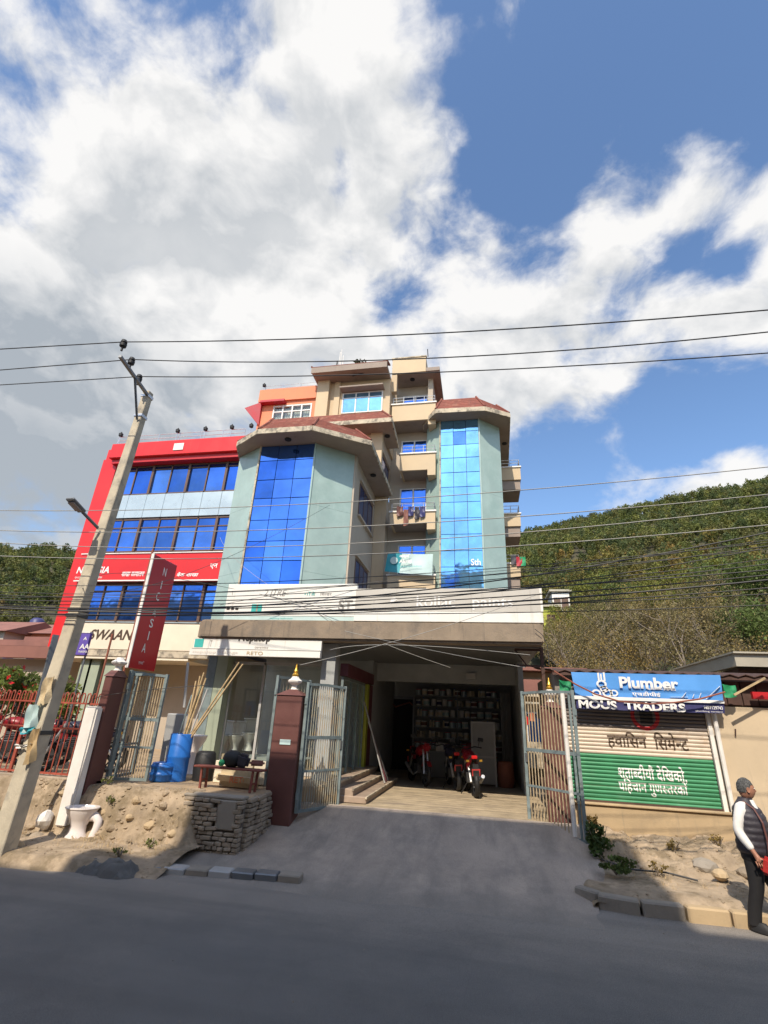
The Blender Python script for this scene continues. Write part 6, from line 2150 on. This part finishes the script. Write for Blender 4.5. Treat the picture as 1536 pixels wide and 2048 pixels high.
tp = at(136, 1680, Z=.14)
toilet('old white toilet pan standing on the left pavement', (tp.x + .05, tp.y + .1, .13), R_(-75), 1.12, False)
for i, (a, b_) in enumerate([(440, 1498), (462, 1493), (484, 1497)]):
    c = at(a, b_, Y=12.95)
    if i == 0:
        t0 = toilet('white toilet at the left of the display row behind the bench', (c.x, 12.95, 1.2), 0)
    else:
        toilet(('', 'white toilet with tall cistern in the middle of the display row', 'white toilet nearest the brown gate post in the display row')[i], (c.x, 12.95 + .16 * i, 1.2 + .08 * (i == 2)), .2 * i)
pedestal = thing('display_plinth', 'long low plinth under the displayed toilets', 'plinth', (-5.2, 12, .87))
MB().box(-6.3, -4.3, 12.62, 13.5, .862, 1.198).build('base', M['shelf'], pedestal)
o = MB().lathe([(.16, 0), (.11, .1), (.09, .5), (.2, .66), (.24, .78), (.22, .80)], (at(405, 1500, Y=11.9).x, 11.55, .862), 14).build('pedestal_basin', M['porcelain'], smooth=True)
tag(o, 'white pedestal basin beside the display plinth', 'basin')
ba = thing('barrel', 'bright blue plastic barrel full of bamboo poles', 'barrel', (-6.2, 10.15, .865))
bx, by2 = at(338, 1562, Z=.87).x - .0, 10.1
MB().lathe([(.20, 0), (.22, .02), (.22, .10), (.24, .12), (.24, .14), (.22, .16), (.22, .23), (.24, .25), (.24, .27), (.22, .29), (.2, .33)], (bx - .15, by2 - .08, .866), 20).build('lower_drum', M['blue_plastic'], ba, smooth=True)
MB().lathe([(.22, 0), (.225, .2), (.225, .40), (.235, .42), (.235, .45), (.225, .47), (.225, .84), (.21, .86), (.19, .84), (.19, .3)], (bx + .02, by2 + .12, .868), 20).build('upper_drum', M['blue_plastic'], ba, smooth=True)
tips = [((478, 1325), 'long bamboo pole leaning farthest right out of the blue barrel'), ((486, 1328), 'long pale bamboo pole, last on the right in the blue barrel'), ((408, 1345), 'bamboo pole slanting just left of the long pair in the barrel'), ((400, 1352), 'thin reddish bamboo pole in the blue barrel'), ((412, 1356), 'short tan pole in the blue barrel'), ((402, 1370), 'short greenish pole in the blue barrel'),
        ((415, 1378), 'grey plastic pipe standing in the blue barrel'), ((392, 1362), 'leftmost tan pole in the blue barrel'), ((384, 1390), 'low teal pole in the blue barrel')]
for i, ((a, b_), lb) in enumerate(tips):
    e = at(a, b_, Y=10.25 + .02 * i)
    rim_ = Vector((bx + .02 + random.uniform(.02, .13) * (1 if e.x > bx else -1), by2 + .12 + random.uniform(-.05, .05), 1.72))
    s_ = rim_ + (rim_ - e) * (.72 / (e.z - 1.72)) * .9
    s_ = rim_ + Vector(((s_ - rim_).x * .6, (s_ - rim_).y * .6, (s_ - rim_).z))
    o = MB().tube([s_, e], [.022, .017], 7).build('pole', M['pvc' if 'grey' in lb else 'teal' if 'teal' in lb else 'olive' if 'green' in lb else 'bamboo'])
    tag(o, lb, 'pole')
o = MB().tube([at(368, 1415, Y=10.5), at(376, 1325, Y=10.5)], .03, 8).build('pipe_length', M['pvc'])
tag(o, 'white plastic pipe standing left of the bamboo poles', 'pipe')
o = MB().lathe([(.20, 0), (.22, .25), (.20, .5), (.16, .54)], (bx + .45, by2 + .45, .866), 16).build('drum', M['black'], smooth=True)
tag(o, 'black drum standing between the blue barrel and the bench', 'drum')
o = MB().obox((bx - .42, by2 + .6, 1.5), (.5, .12, 1.2), (.05, 0, .1)).build('grey_panel', M['shelf'], bevel=.02)
tag(o, 'grey rounded sheet leaning behind the left gate', 'panel')
# bench
bA, bB = at(405, 1577, Z=.87), at(508, 1587, Z=.87)
be = thing('bench', 'long dark red wooden bench on the terrace edge', 'bench', (bA.x, bA.y, .865))
bz = .865
dx_ = (bB - bA).normalized()
ang = math.atan2(dx_.y, dx_.x)
ctr = (bA + bB) / 2 + Vector((-.08, .12, 0))
Lb = (bB - bA).length + .35
MB().obox((ctr.x, ctr.y, bz + .36), (Lb, .24, .035), (0, 0, ang)).build('seat', M['wood_red'], be, bevel=.006)
for k in (-1, 1):
    for j in (-1, 1):
        off = Vector((k * (Lb / 2 - .18), j * .09, 0))
        off.rotate(Euler((0, 0, ang)))
        MB().obox((ctr.x + off.x, ctr.y + off.y, bz + .17), (.035, .035, .34), (0, .05 * k, ang)).build('leg', M['wood_red'], be)
    off = Vector((k * (Lb / 2 - .18), 0, 0))
    off.rotate(Euler((0, 0, ang)))
    MB().obox((ctr.x + off.x, ctr.y + off.y, bz + .14), (.025, .2, .03), (0, 0, ang)).build('stretcher', M['wood_red'], be)
hz = bz + .378
hb = thing('bag', 'black bundled rain gear with green trim lying on the bench', 'bag', (ctr.x, ctr.y, hz))
MB().lathe([(.02, -.12), (.14, -.10), (.19, -.02), (.18, .05), (.12, .12), (.03, .14)], (ctr.x + .02, ctr.y, hz + .14), 14, sx=.95, sy=.8, rot=(R_(80), 0, .2)).build('body', M['black'], hb, smooth=True)
MB().obox((ctr.x + .24, ctr.y, hz + .12), (.24, .2, .23), (.1, .25, .3)).build('side_pouch', M['vest'], hb, bevel=.05)
MB().lathe([(.05, -.02), (.06, .02), (.03, .05)], (ctr.x - .12, ctr.y - .12, hz + .07), 10, rot=(R_(80), 0, 0)).build('green_trim', M['green_cloth'], hb)
o = MB().obox((ctr.x + .5, ctr.y + .05, hz + .09), (.26, .16, .09), (0, 0, .2)).build('folded_cloth', M['roofred'], bevel=.03)
tag(o, 'red and tan folded cloth at the right end of the bench', 'cloth')
sk = thing('sack', 'pale cement sack with red print lying under the bench', 'sack', (ctr.x, ctr.y + .45, bz))
MB().obox((ctr.x + .02, ctr.y + .42, bz + .15), (.95, .3, .28), (0, .02, ang)).build('bag', M['sack'], sk, bevel=.09)
letters('lettering', 'RETO', M['salmon'], sk, (ctr.x - .1, ctr.y + .255, bz + .09), .4, .11, bold=.02)
for i in range(3):
    o = MB().obox((ctr.x - .55 + .42 * i, ctr.y + .95, bz + .2 + .01 * i), (.38, .25, .4 + .05 * (i % 2)), (0, 0, .1 * i)).build('carton', M['beige' if i != 1 else 'fascia'], bevel=.01)
    tag(o, ('cream carton left of the bundle, behind the bench', 'tan carton behind the black bundle', 'cream carton by the gate post, behind the bench')[i], 'box')

# ------------------------------------------------------------------ motorcycles
def motorcycle(name, label, loc, rz, body, lean=.06, group=None):
    t = thing(name, label, 'motorcycle', (0, 0, 0), group)

    def wheel(y, w):
        o = MB()
        n, k = 22, 8
        base = 0
        for i in range(n):
            a = 2 * math.pi * i / n
            for j in range(k):
                b = 2 * math.pi * j / k
                r = .25 + .055 * math.cos(b)
                o.v.append((w * math.sin(b), y + r * math.cos(a), .305 + r * math.sin(a)))
        for i in range(n):
            for j in range(k):
                o.f.append((i * k + j, i * k + (j + 1) % k, ((i + 1) % n) * k + (j + 1) % k, ((i + 1) % n) * k + j))
        wo = o.build('wheel', M['black'], t, smooth=True)
        r_ = MB()
        for i in range(6):
            a = math.pi * i / 3
            r_.beam((0, y, .305), (0, y + .21 * math.cos(a), .305 + .21 * math.sin(a)), .02, .03)
        r_.lathe([(.05, -.06), (.05, .06)], (0, y, .305), 10, rot=(0, R_(90), 0)).lathe([(.11, .03), (.11, .036)], (0, y, .305), 14, rot=(0, R_(90), 0))
        r_.build('rim', M['engine'], wo)
    wheel(-.64, .06)
    wheel(.66, .048)
    MB().tube([(0, .42, .92), (0, .2, .62), (0, -.1, .55), (0, -.35, .78)], .03, 6).tube([(0, .3, .8), (0, .25, .4), (0, -.2, .36), (0, -.64, .31)], .028, 6).build('frame', M['black'], t)
    e = MB().box(-.13, .13, -.12, .26, .27, .50).box(-.09, .09, .06, .3, .48, .68)
    for i in range(5):
        e.box(-.11, .11, .04, .32, .49 + .035 * i, .505 + .035 * i)
    e.build('engine', M['engine'], t, bevel=.012)
    b = MB()
    rings = [(-.14, .10, .10, .80), (-.02, .14, .14, .83), (.16, .17, .15, .86), (.32, .13, .12, .87), (.40, .06, .07, .86)]
    for y, rx, rz_, zc_ in rings:
        for k in range(10):
            a = 2 * math.pi * k / 10
            b.v.append((rx * math.cos(a), y, zc_ + rz_ * math.sin(a)))
    for i in range(len(rings) - 1):
        for k in range(10):
            b.f.append((i * 10 + k, i * 10 + (k + 1) % 10, (i + 1) * 10 + (k + 1) % 10, (i + 1) * 10 + k))
    b.f += [tuple(range(10)), tuple(40 + k for k in reversed(range(10)))]
    b.build('fuel_tank', body, t, smooth=True)
    MB().add([(-.1, .1, .82), (.1, .1, .82), (.13, -.25, .80), (-.13, -.25, .80), (.09, -.66, .92), (-.09, -.66, .92), (-.1, .1, .76), (.1, .1, .76), (.13, -.25, .73), (-.13, -.25, .73), (.07, -.66, .86), (-.07, -.66, .86)],
             [(0, 1, 2, 3), (3, 2, 4, 5), (1, 7, 8, 2), (2, 8, 10, 4), (0, 3, 9, 6), (3, 5, 11, 9), (4, 10, 11, 5), (6, 9, 8, 7), (9, 11, 10, 8), (0, 6, 7, 1)]).build('seat', M['black'], t, bevel=.02)
    for s in (-1, 1):
        MB().add([(s * .11, 0, .74), (s * .14, -.3, .70), (s * .09, -.76, .88), (s * .07, -.76, .80), (s * .13, -.3, .58), (s * .12, -.02, .62)], [(0, 1, 2, 3, 4, 5)] if s > 0 else [(5, 4, 3, 2, 1, 0)]).build('side_panel', body, t)
        MB().tube([(s * .05, .40, .94), (s * .07, .66, .31)], [.028, .022], 6).build('fork', M['steel_lt'], t)
        MB().tube([(s * .10, -.35, .68), (s * .10, -.62, .33)], .03, 6).build('shock', M['steel_lt'], t)
        MB().tube([(s * .3, .36, 1.06), (s * .34, .40, 1.18)], .008, 5).obox((s * .38, .41, 1.22), (.14, .02, .09), (0, s * .2, 0)).build('mirror', M['black'], t)
        MB().obox((s * .16, -.70, .80), (.07, .05, .045)).build('indicator', M['gold'], t)
    MB().tube([(-.37, .26, 1.03), (-.2, .36, 1.06), (0, .42, 1.0), (.2, .36, 1.06), (.37, .26, 1.03)], .016, 6).build('handlebar', M['black'], t)
    MB().box(-.12, .12, .46, .60, .86, 1.06).build('headlight', body, t, bevel=.05)
    MB().box(-.07, .07, -.80, -.74, .84, .92).build('tail_light', M['tail'], t, bevel=.015)
    MB().obox((0, -.86, .56), (.2, .012, .15), (.3, 0, 0)).build('number_plate', M['plate'], t)
    f = MB()
    for i in range(9):
        a = R_(55 + 14 * i)
        for x in (-.075, .075):
            f.v.append((x, -.64 - .34 * math.cos(a) * 1.0, .305 + .34 * math.sin(a)))
    for i in range(8):
        f.f.append((2 * i, 2 * i + 1, 2 * i + 3, 2 * i + 2))
    f.box(-.07, .07, -.88, -.84, .46, .74).build('rear_fender', M['black'], t)
    f = MB()
    for i in range(9):
        a = R_(30 + 14 * i)
        for x in (-.06, .06):
            f.v.append((x, .66 - .33 * math.cos(a), .305 + .33 * math.sin(a)))
    for i in range(8):
        f.f.append((2 * i, 2 * i + 1, 2 * i + 3, 2 * i + 2))
    f.build('front_fender', body, t)
    MB().tube([(.12, .25, .32), (.16, .0, .22), (.17, -.3, .30), (.18, -.72, .46)], [.02, .022, .04, .045], 8).build('exhaust', M['steel_lt'], t, smooth=True)
    MB().tube([(-.1, -.05, .3), (-.28, .02, .02)], .012, 5).build('side_stand', M['black'], t)
    t.location, t.rotation_euler = loc, (0, -lean, rz)
    return t


c = at(948, 1597, Z=.55)
motorcycle('motorcycle', 'red motorcycle nearest the ramp, tail light and red plate towards the street', (c.x - .05, c.y + .72, .552), R_(10), M['mred'])
c = at(908, 1583, Z=.55)
motorcycle('motorcycle', 'dark red motorcycle close behind the nearest one, in the shop entrance', (c.x - .05, c.y + .70, .552), R_(14), M['mblue'])
c = at(822, 1573, Z=.55)
motorcycle('motorcycle', 'crimson motorcycle parked furthest left in the shop entrance', (c.x + .1, c.y + .75, .552), R_(205), M['mred'])
for i, (a, b_, Y, rz, body) in enumerate([(105, 1545, 10.6, 1.9, 'mred'), (150, 1548, 10.3, 2.2, 'mblue'), (60, 1545, 11.2, 1.7, 'mblue'), (20, 1545, 10.8, 2.0, 'mred')]):
    c = at(a, b_, Y=Y)
    motorcycle('motorcycle', ('red motorcycle behind the railing, second from the utility pole', 'black motorcycle behind the railing, between the utility pole and the white pillar', 'dark motorcycle deep behind the railing', 'red motorcycle behind the railing at the left edge')[i], (c.x, Y, .862), rz, M[body])

# ------------------------------------------------------------------ garden and weeds
for i, (a, b_, Y, r, h, tone, fl) in enumerate([(20, 1365, 11.4, .8, 1.5, (1.0, 1.3, .7), 26), (70, 1362, 11.8, .85, 1.5, (.8, 1.0, .7), 30), (115, 1360, 11.6, .7, 1.3, (1.2, 1.4, .8), 10), (-40, 1362, 11.3, .9, 1.7, (.9, 1.2, .7), 14)]):
    c = at(a, b_, Y=Y)
    bush('garden_bush', ('flowering bush behind the red railing at the left edge', 'darker bush with red flowers left of the utility pole', 'small yellow green bush next to the pole', 'leafy bush beyond the left edge of the railing')[i], 'bush', (c.x, Y, 1.6 if i < 3 else 1.2), r, h, 900, .14, tone, flowers=fl)
c = at(1195, 1700, Z=.3)
bush('weed', 'dark green weed clump at the hinge foot of the right gate leaf', 'weed', (1.82, 10.05, .25), .30, .55, 520, .075, (.5, .75, .5))
bush('weed', 'low green weed patch on the corner of the bank under the gate', 'weed', (1.88, 9.4, .2), .34, .28, 420, .06, (.6, .8, .5))
bush('weed', 'dry reddish weed at the left end of the shutter plinth', 'weed', (1.86, 10.9, .42), .18, .4, 160, .06, (.9, .7, .5), M['dryleaf'])
for i, (a, b_) in enumerate([(300, 1690), (240, 1705), (205, 1668), (195, 1660)]):
    c = at(a, b_, Z=.2)
    bush('weed', ('thin weed on the lip of the left pavement', 'small weed left of the pavement lip', 'green weed right of the old toilet pan', 'weed tuft between the toilet pan and the boulder')[i], 'weed', (c.x, c.y, verge_l(c.x, c.y)), .12, .16, 90, .035, (1.1, 1.2, .7))
for i, (x, y) in enumerate([(3.1, 10.6), (3.9, 10.9), (2.5, 9.5)]):
    bush('weed', ('dry tuft under the middle of the shutter', 'dry tuft on the bank close to the man', 'sparse tuft on the bank above the kerb')[i], 'weed', (x, y, verge_r(x, y)), .16, .2, 80, .045, (1.1, .9, .6), M['dryleaf'])
pts = [at(*q_, Z=.36) for q_ in [(1200, 1706), (1260, 1715), (1330, 1728), (1392, 1738)]]
o = MB().tube([(p_.x, p_.y, verge_r(p_.x, p_.y) + .03) for p_ in pts], .014, 6).build('hose', M['cable'])
tag(o, 'thin black hose lying along the right bank', 'hose')
pts = [at(*q_, Z=.3) for q_ in [(1400, 1745), (1450, 1750), (1480, 1752)]]

# broken asphalt lump at the left pavement; dark colour also paints a shadow edge
c_ = at(225, 1738, Z=.05)


def lump(x, y):
    d = math.hypot((x - c_.x) / .52, (y - c_.y) / .24) + .35 * (vnoise(x, y, 5, 3) - .5)
    return -.06 + .19 * sstep(1.15, .55, d) + (.07 * (vnoise(x, y, 11, 4) - .5) + .05 * (vnoise(x, y, 26, 5) - .5)) * sstep(1.2, .8, d)


grid('asphalt_shadow_lump', M['asphalt'], rng_(c_.x - .75, c_.x + .75, 50), rng_(c_.y - .4, c_.y + .4, 30), lump, smooth=False)


# ------------------------------------------------------------------ the man
def skin_mesh(name, joints, edges, mt, parent, root, sub=2):
    me = bpy.data.meshes.new(name)
    names = list(joints)
    me.from_pydata([joints[k][0] for k in names], [(names.index(a), names.index(b)) for a, b in edges], [])
    tmp = bpy.data.objects.new('tmp', me)
    COL.objects.link(tmp)
    tmp.modifiers.new('s', 'SKIN')
    for i, k in enumerate(names):
        sv = me.skin_vertices[0].data[i]
        r = joints[k][1]
        sv.radius = r if isinstance(r, tuple) else (r, r)
        sv.use_root = (k == root)
    sd = tmp.modifiers.new('d', 'SUBSURF')
    sd.levels = sd.render_levels = sub
    bpy.context.view_layer.update()
    out = bpy.data.meshes.new_from_object(tmp.evaluated_get(bpy.context.evaluated_depsgraph_get()))
    bpy.data.objects.remove(tmp, do_unlink=True)
    out.name = name
    out.materials.clear()
    out.materials.append(mt)
    out.polygons.foreach_set('use_smooth', [True] * len(out.polygons))
    out.update()
    return link(name, out, parent)


mx_, my_ = at(1542, 1866, Z=0).x, 8.25
man = thing('person', 'grey haired person in a dark padded vest and white sleeves, walking with a red bag', 'person', (mx_, my_, .0))
# local frame: +X is the way he walks, -Y towards the viewer
J = dict(pelvis=((.0, 0, .88), (.13, .105)), waist=((.0, 0, 1.0), (.13, .105)), chest=((.02, 0, 1.20), (.15, .115)), neckb=((.0, 0, 1.37), .07), neck=((.03, 0, 1.43), .052), head=((.045, 0, 1.475), .05),
         sr=((.0, -.17, 1.34), .058), er=((-.06, -.235, 1.08), .042), wr=((.08, -.24, .86), .028), hr=((.11, -.24, .80), (.036, .02)),
         sl=((.0, .17, 1.34), .058), el=((-.02, .24, 1.08), .042), wl=((.14, .2, .90), .028), hl=((.18, .19, .85), (.036, .02)),
         hipr=((.0, -.09, .84), .09), kr=((-.03, -.10, .47), .06), ar=((-.14, -.10, .10), .042), tr=((-.02, -.11, .035), .038),
         hipl=((.0, .09, .84), .09), kl=((.12, .10, .47), .06), al=((.16, .10, .09), .042), tl=((.30, .11, .035), .038))
for k in range(4):
    y = -.24 + .018 * (k - 1.5)
    x0_ = .135 + .004 * k
    J['f%da' % k] = ((.105 + .02 * k - .02, y + .0, .775 - .004 * k), .0095)
    J['f%db' % k] = ((.12 + .02 * k - .02, y - .004, .735 + .003 * abs(k - 1.5)), .0085)
    J['f%dc' % k] = ((.112 + .02 * k - .02, y + .02, .71 + .004 * abs(k - 1.5)), .0075)
J['tha'] = ((.15, -.235, .81), .011)
J['thb'] = ((.165, -.225, .775), .0095)
ED = [('pelvis', 'waist'), ('waist', 'chest'), ('chest', 'neckb'), ('neckb', 'neck'), ('neck', 'head'), ('chest', 'sr'), ('sr', 'er'), ('er', 'wr'), ('wr', 'hr'), ('chest', 'sl'), ('sl', 'el'), ('el', 'wl'), ('wl', 'hl'),
      ('pelvis', 'hipr'), ('hipr', 'kr'), ('kr', 'ar'), ('ar', 'tr'), ('pelvis', 'hipl'), ('hipl', 'kl'), ('kl', 'al'), ('al', 'tl'), ('hr', 'tha'), ('tha', 'thb')]
for k in range(4):
    ED += [('hr', 'f%da' % k), ('f%da' % k, 'f%db' % k), ('f%db' % k, 'f%dc' % k)]
ROT = Matrix.Rotation(R_(-42), 3, 'Z')


def place(Jd):
    return {k: (tuple(ROT @ Vector(p)), r) for k, (p, r) in Jd.items()}


skin_mesh('body', place(J), ED, M['skin'], man, 'pelvis')
sh = {k: (J[k][0], tuple(q_ + .016 for q_ in (J[k][1] if isinstance(J[k][1], tuple) else (J[k][1],) * 2))) for k in ('waist', 'chest', 'neckb', 'sr', 'er', 'wr', 'sl', 'el', 'wl')}
sh['er'] = (J['er'][0], (.060, .060))
sh['wr'] = ((.07, -.24, .885), (.040, .040))
sh['er2'] = ((-.01, -.24, 1.0), (.058, .058))
sh['neckb'] = ((.0, 0, 1.375), (.08, .075))
skin_mesh('shirt', place(sh), [('waist', 'chest'), ('chest', 'neckb'), ('chest', 'sr'), ('sr', 'er'), ('er', 'er2'), ('er2', 'wr'), ('chest', 'sl'), ('sl', 'el'), ('el', 'wl')], M['shirt'], man, 'chest')


def loft(name, rings, mt, n=22, wav=None):
    mb = MB()
    for (x, y, z, rx, ry) in rings:
        for i_ in range(n):
            a = 2 * math.pi * i_ / n
            k = 1 + (wav(a, z) if wav else 0)
            p = ROT @ Vector((x + rx * math.cos(a) * k * 1.07, y + ry * math.sin(a) * k * 1.07, z))
            mb.v.append((p.x + mx_, p.y + my_, p.z))
    m_ = len(rings)
    for j_ in range(m_ - 1):
        for i_ in range(n):
            mb.f.append((j_ * n + i_, j_ * n + (i_ + 1) % n, (j_ + 1) * n + (i_ + 1) % n, (j_ + 1) * n + i_))
    mb.f += [tuple(reversed(range(n))), tuple((m_ - 1) * n + i_ for i_ in range(n))]
    return mb.build(name, mt, man, smooth=True)


prof = [(.83, .0, .155, .185), (.90, .0, .165, .198), (1.0, .01, .165, .195), (1.1, .02, .172, .198), (1.2, .02, .165, .20), (1.28, .01, .15, .198), (1.34, .0, .125, .175), (1.385, .0, .10, .125), (1.43, .01, .078, .082), (1.45, .015, .076, .078)]
rings = []
nz = 44
for k in range(nz + 1):
    z = .83 + (1.45 - .83) * k / nz
    for a, b in zip(prof, prof[1:]):
        if a[0] <= z <= b[0] + 1e-6:
            t = (z - a[0]) / (b[0] - a[0])
            x_, rx_, ry_ = [a[q] + (b[q] - a[q]) * t for q in (1, 2, 3)]
            break
    puff = .010 * abs(math.sin(math.pi * (z - .83) / .075)) if z < 1.34 else 0
    rings.append((x_, 0, z, rx_ + puff, ry_ + puff))
loft('vest', rings, M['vest'], 26, lambda a, z: .02 * math.sin(5 * a + 9 * z))
loft('shirt_front', [(.145, -.02, 1.16, .02, .03), (.145, -.01, 1.25, .035, .035), (.10, 0, 1.36, .03, .05), (.075, 0, 1.43, .03, .045)], M['shirt'], 10)
wr_ = lambda a, z: .03 * math.sin(3 * a + 14 * z)
loft('trousers', [(0, 0, .90, .145, .175), (0, 0, .84, .15, .18), (0, 0, .76, .14, .178), (0, 0, .72, .11, .15)], M['trouser'], 20, wr_)
loft('trouser_leg', [(0, -.09, .80, .105, .085), (-.01, -.095, .6, .088, .08), (-.03, -.10, .45, .075, .07), (-.09, -.10, .25, .07, .066), (-.13, -.10, .07, .068, .064)], M['trouser'], 16, wr_)
loft('trouser_leg', [(0, .09, .80, .105, .085), (.06, .095, .6, .088, .08), (.12, .10, .45, .075, .07), (.145, .10, .25, .07, .066), (.16, .10, .07, .068, .064)], M['trouser'], 16, wr_)
ROT = Matrix.Rotation(R_(-42), 3, 'Z')
for s, (x, y) in ((1, (-.07, -.11)), (2, (.24, .11))):
    c = ROT @ Vector((x, y, 0))
    MB().lathe([(.05, 0), (.052, .03), (.045, .07), (.03, .1)], (c.x + mx_, c.y + my_, .008), 12, sx=2.4, sy=.95, rot=(0, 0, R_(-42))).build('shoe', M['black'], man, smooth=True)
# head: profile to the right
ROT_B = ROT
ROT = Matrix.Rotation(R_(-4), 3, 'Z')
hc = ROT.transposed() @ (ROT_B @ Vector((.05, 0, 1.555)))
hd = MB()
nu, nv = 24, 18
for j in range(nv + 1):
    ph = math.pi * j / nv
    for i in range(nu):
        th_ = 2 * math.pi * i / nu
        x, y, z = math.sin(ph) * math.cos(th_), math.sin(ph) * math.sin(th_), math.cos(ph)
        px_2, py_2, pz_2 = .096 * x, .075 * y, .122 * z
        if x > .2:
            face = (x - .2) / .8
            g = math.exp(-((z + .18) / .17) ** 2) * math.exp(-(y / .20) ** 2)
            px_2 += .026 * g                                               # nose
            px_2 += .010 * math.exp(-((z + .52) / .10) ** 2) * math.exp(-(y / .4) ** 2)   # lips
            px_2 += .012 * math.exp(-((z + .80) / .15) ** 2) * math.exp(-(y / .45) ** 2)  # chin
            px_2 -= .010 * math.exp(-((z - .03) / .10) ** 2) * math.exp(-((abs(y) - .38) / .18) ** 2)   # eye sockets
            px_2 += .006 * math.exp(-((z - .20) / .10) ** 2)                # brow
        if z < -.35:
            py_2 *= 1 - .25 * (-z - .35)
            px_2 -= .02 * (-z - .35) if x < 0 else 0
        p = ROT @ (hc + Vector((px_2, py_2, pz_2)))
        hd.v.append((p.x + mx_, p.y + my_, p.z))
for j in range(nv):
    for i in range(nu):
        hd.f.append((j * nu + i, (j + 1) * nu + i, (j + 1) * nu + (i + 1) % nu, j * nu + (i + 1) % nu))
hd.build('head', M['skin'], man, smooth=True)
hr = MB()
for j in range(13):
    ph = math.pi * .60 * j / 12
    for i in range(nu):
        th_ = 2 * math.pi * i / nu
        x, y, z = math.sin(ph) * math.cos(th_), math.sin(ph) * math.sin(th_), math.cos(ph)
        k = 1.055 + .02 * math.sin(13 * th_ + 7 * ph) + .015 * math.sin(29 * th_ + 11 * ph)
        lim = .42 if x > .35 else -.40 if x < -.15 else .05
        zz = max(z, lim)
        if z < lim:
            k = 1.02
        p = ROT @ (hc + Vector((.096 * x * k - .006, .076 * y * k, .124 * zz * k)))
        hr.v.append((p.x + mx_, p.y + my_, p.z))
for j in range(12):
    for i in range(nu):
        hr.f.append((j * nu + i, (j + 1) * nu + i, (j + 1) * nu + (i + 1) % nu, j * nu + (i + 1) % nu))
for i in range(520):
    ph, th_ = random.uniform(.05, 1.75), random.uniform(0, 2 * math.pi)
    x, y, z = math.sin(ph) * math.cos(th_), math.sin(ph) * math.sin(th_), math.cos(ph)
    if z < (.42 if x > .35 else -.40 if x < -.15 else .05):
        continue
    d = Vector((-z * math.cos(th_) * .3 - .5 * x, -y * .3 + random.uniform(-.5, .5), -.6)) * .022
    c0_ = hc + Vector((.100 * x - .006, .079 * y, .129 * z))
    w_ = Vector((-y, x, 0)) * .003
    q4 = [ROT @ p_ for p_ in (c0_ - w_, c0_ + w_, c0_ + d + Vector((x, y, z)) * .006 + w_ * .3, c0_ + d + Vector((x, y, z)) * .006 - w_ * .3)]
    hr.add([(p_.x + mx_, p_.y + my_, p_.z) for p_ in q4], [(0, 1, 2, 3)])
hr.build('hair', M['hair'], man, smooth=True)
for s in (-1, 1):
    p = ROT @ (hc + Vector((-.0, s * .076, -.01)))
    MB().lathe([(.012, -.008), (.03, 0), (.026, .01), (.01, .006)], (p.x + mx_, p.y + my_, p.z), 10, sx=.75, sy=1.2, rot=(R_(90), 0, 0)).build('ear', M['skin'], man, smooth=True)
    p = ROT @ (hc + Vector((.086, s * .03, .012)))
    MB().lathe([(.001, -.01), (.009, -.005), (.011, 0), (.009, .005), (.001, .01)], (p.x + mx_, p.y + my_, p.z), 8).build('eye', M['white_ink'], man, smooth=True)


def mpt(x, y, z):
    p = ROT_B @ Vector((x, y, z))
    return (p.x + mx_, p.y + my_, p.z)


bg = thing('shoulder_bag', 'brown shoulder strap with a red carrier bag at the walking person\'s hip', 'bag', mpt(.2, -.2, .8))
MB().tube([mpt(.02, -.10, 1.41), mpt(.14, -.13, 1.34), mpt(.21, -.15, 1.2), mpt(.225, -.16, 1.0), mpt(.22, -.19, .86)], .012, 6).build('strap', M['brown'], bg)
MB().obox(mpt(.26, -.2, .72), (.30, .10, .20), (0, .25, R_(-42))).build('pouch', M['redbag'], bg, bevel=.035)
MB().obox(mpt(.3, -.255, .77), (.14, .012, .08), (0, .25, R_(-42))).build('flap', M['pale_teal'], bg)
MB().tube([mpt(.12, -.245, .765), mpt(.15, -.24, .80), mpt(.2, -.23, .79)], .008, 5).build('handle', M['black'], bg)
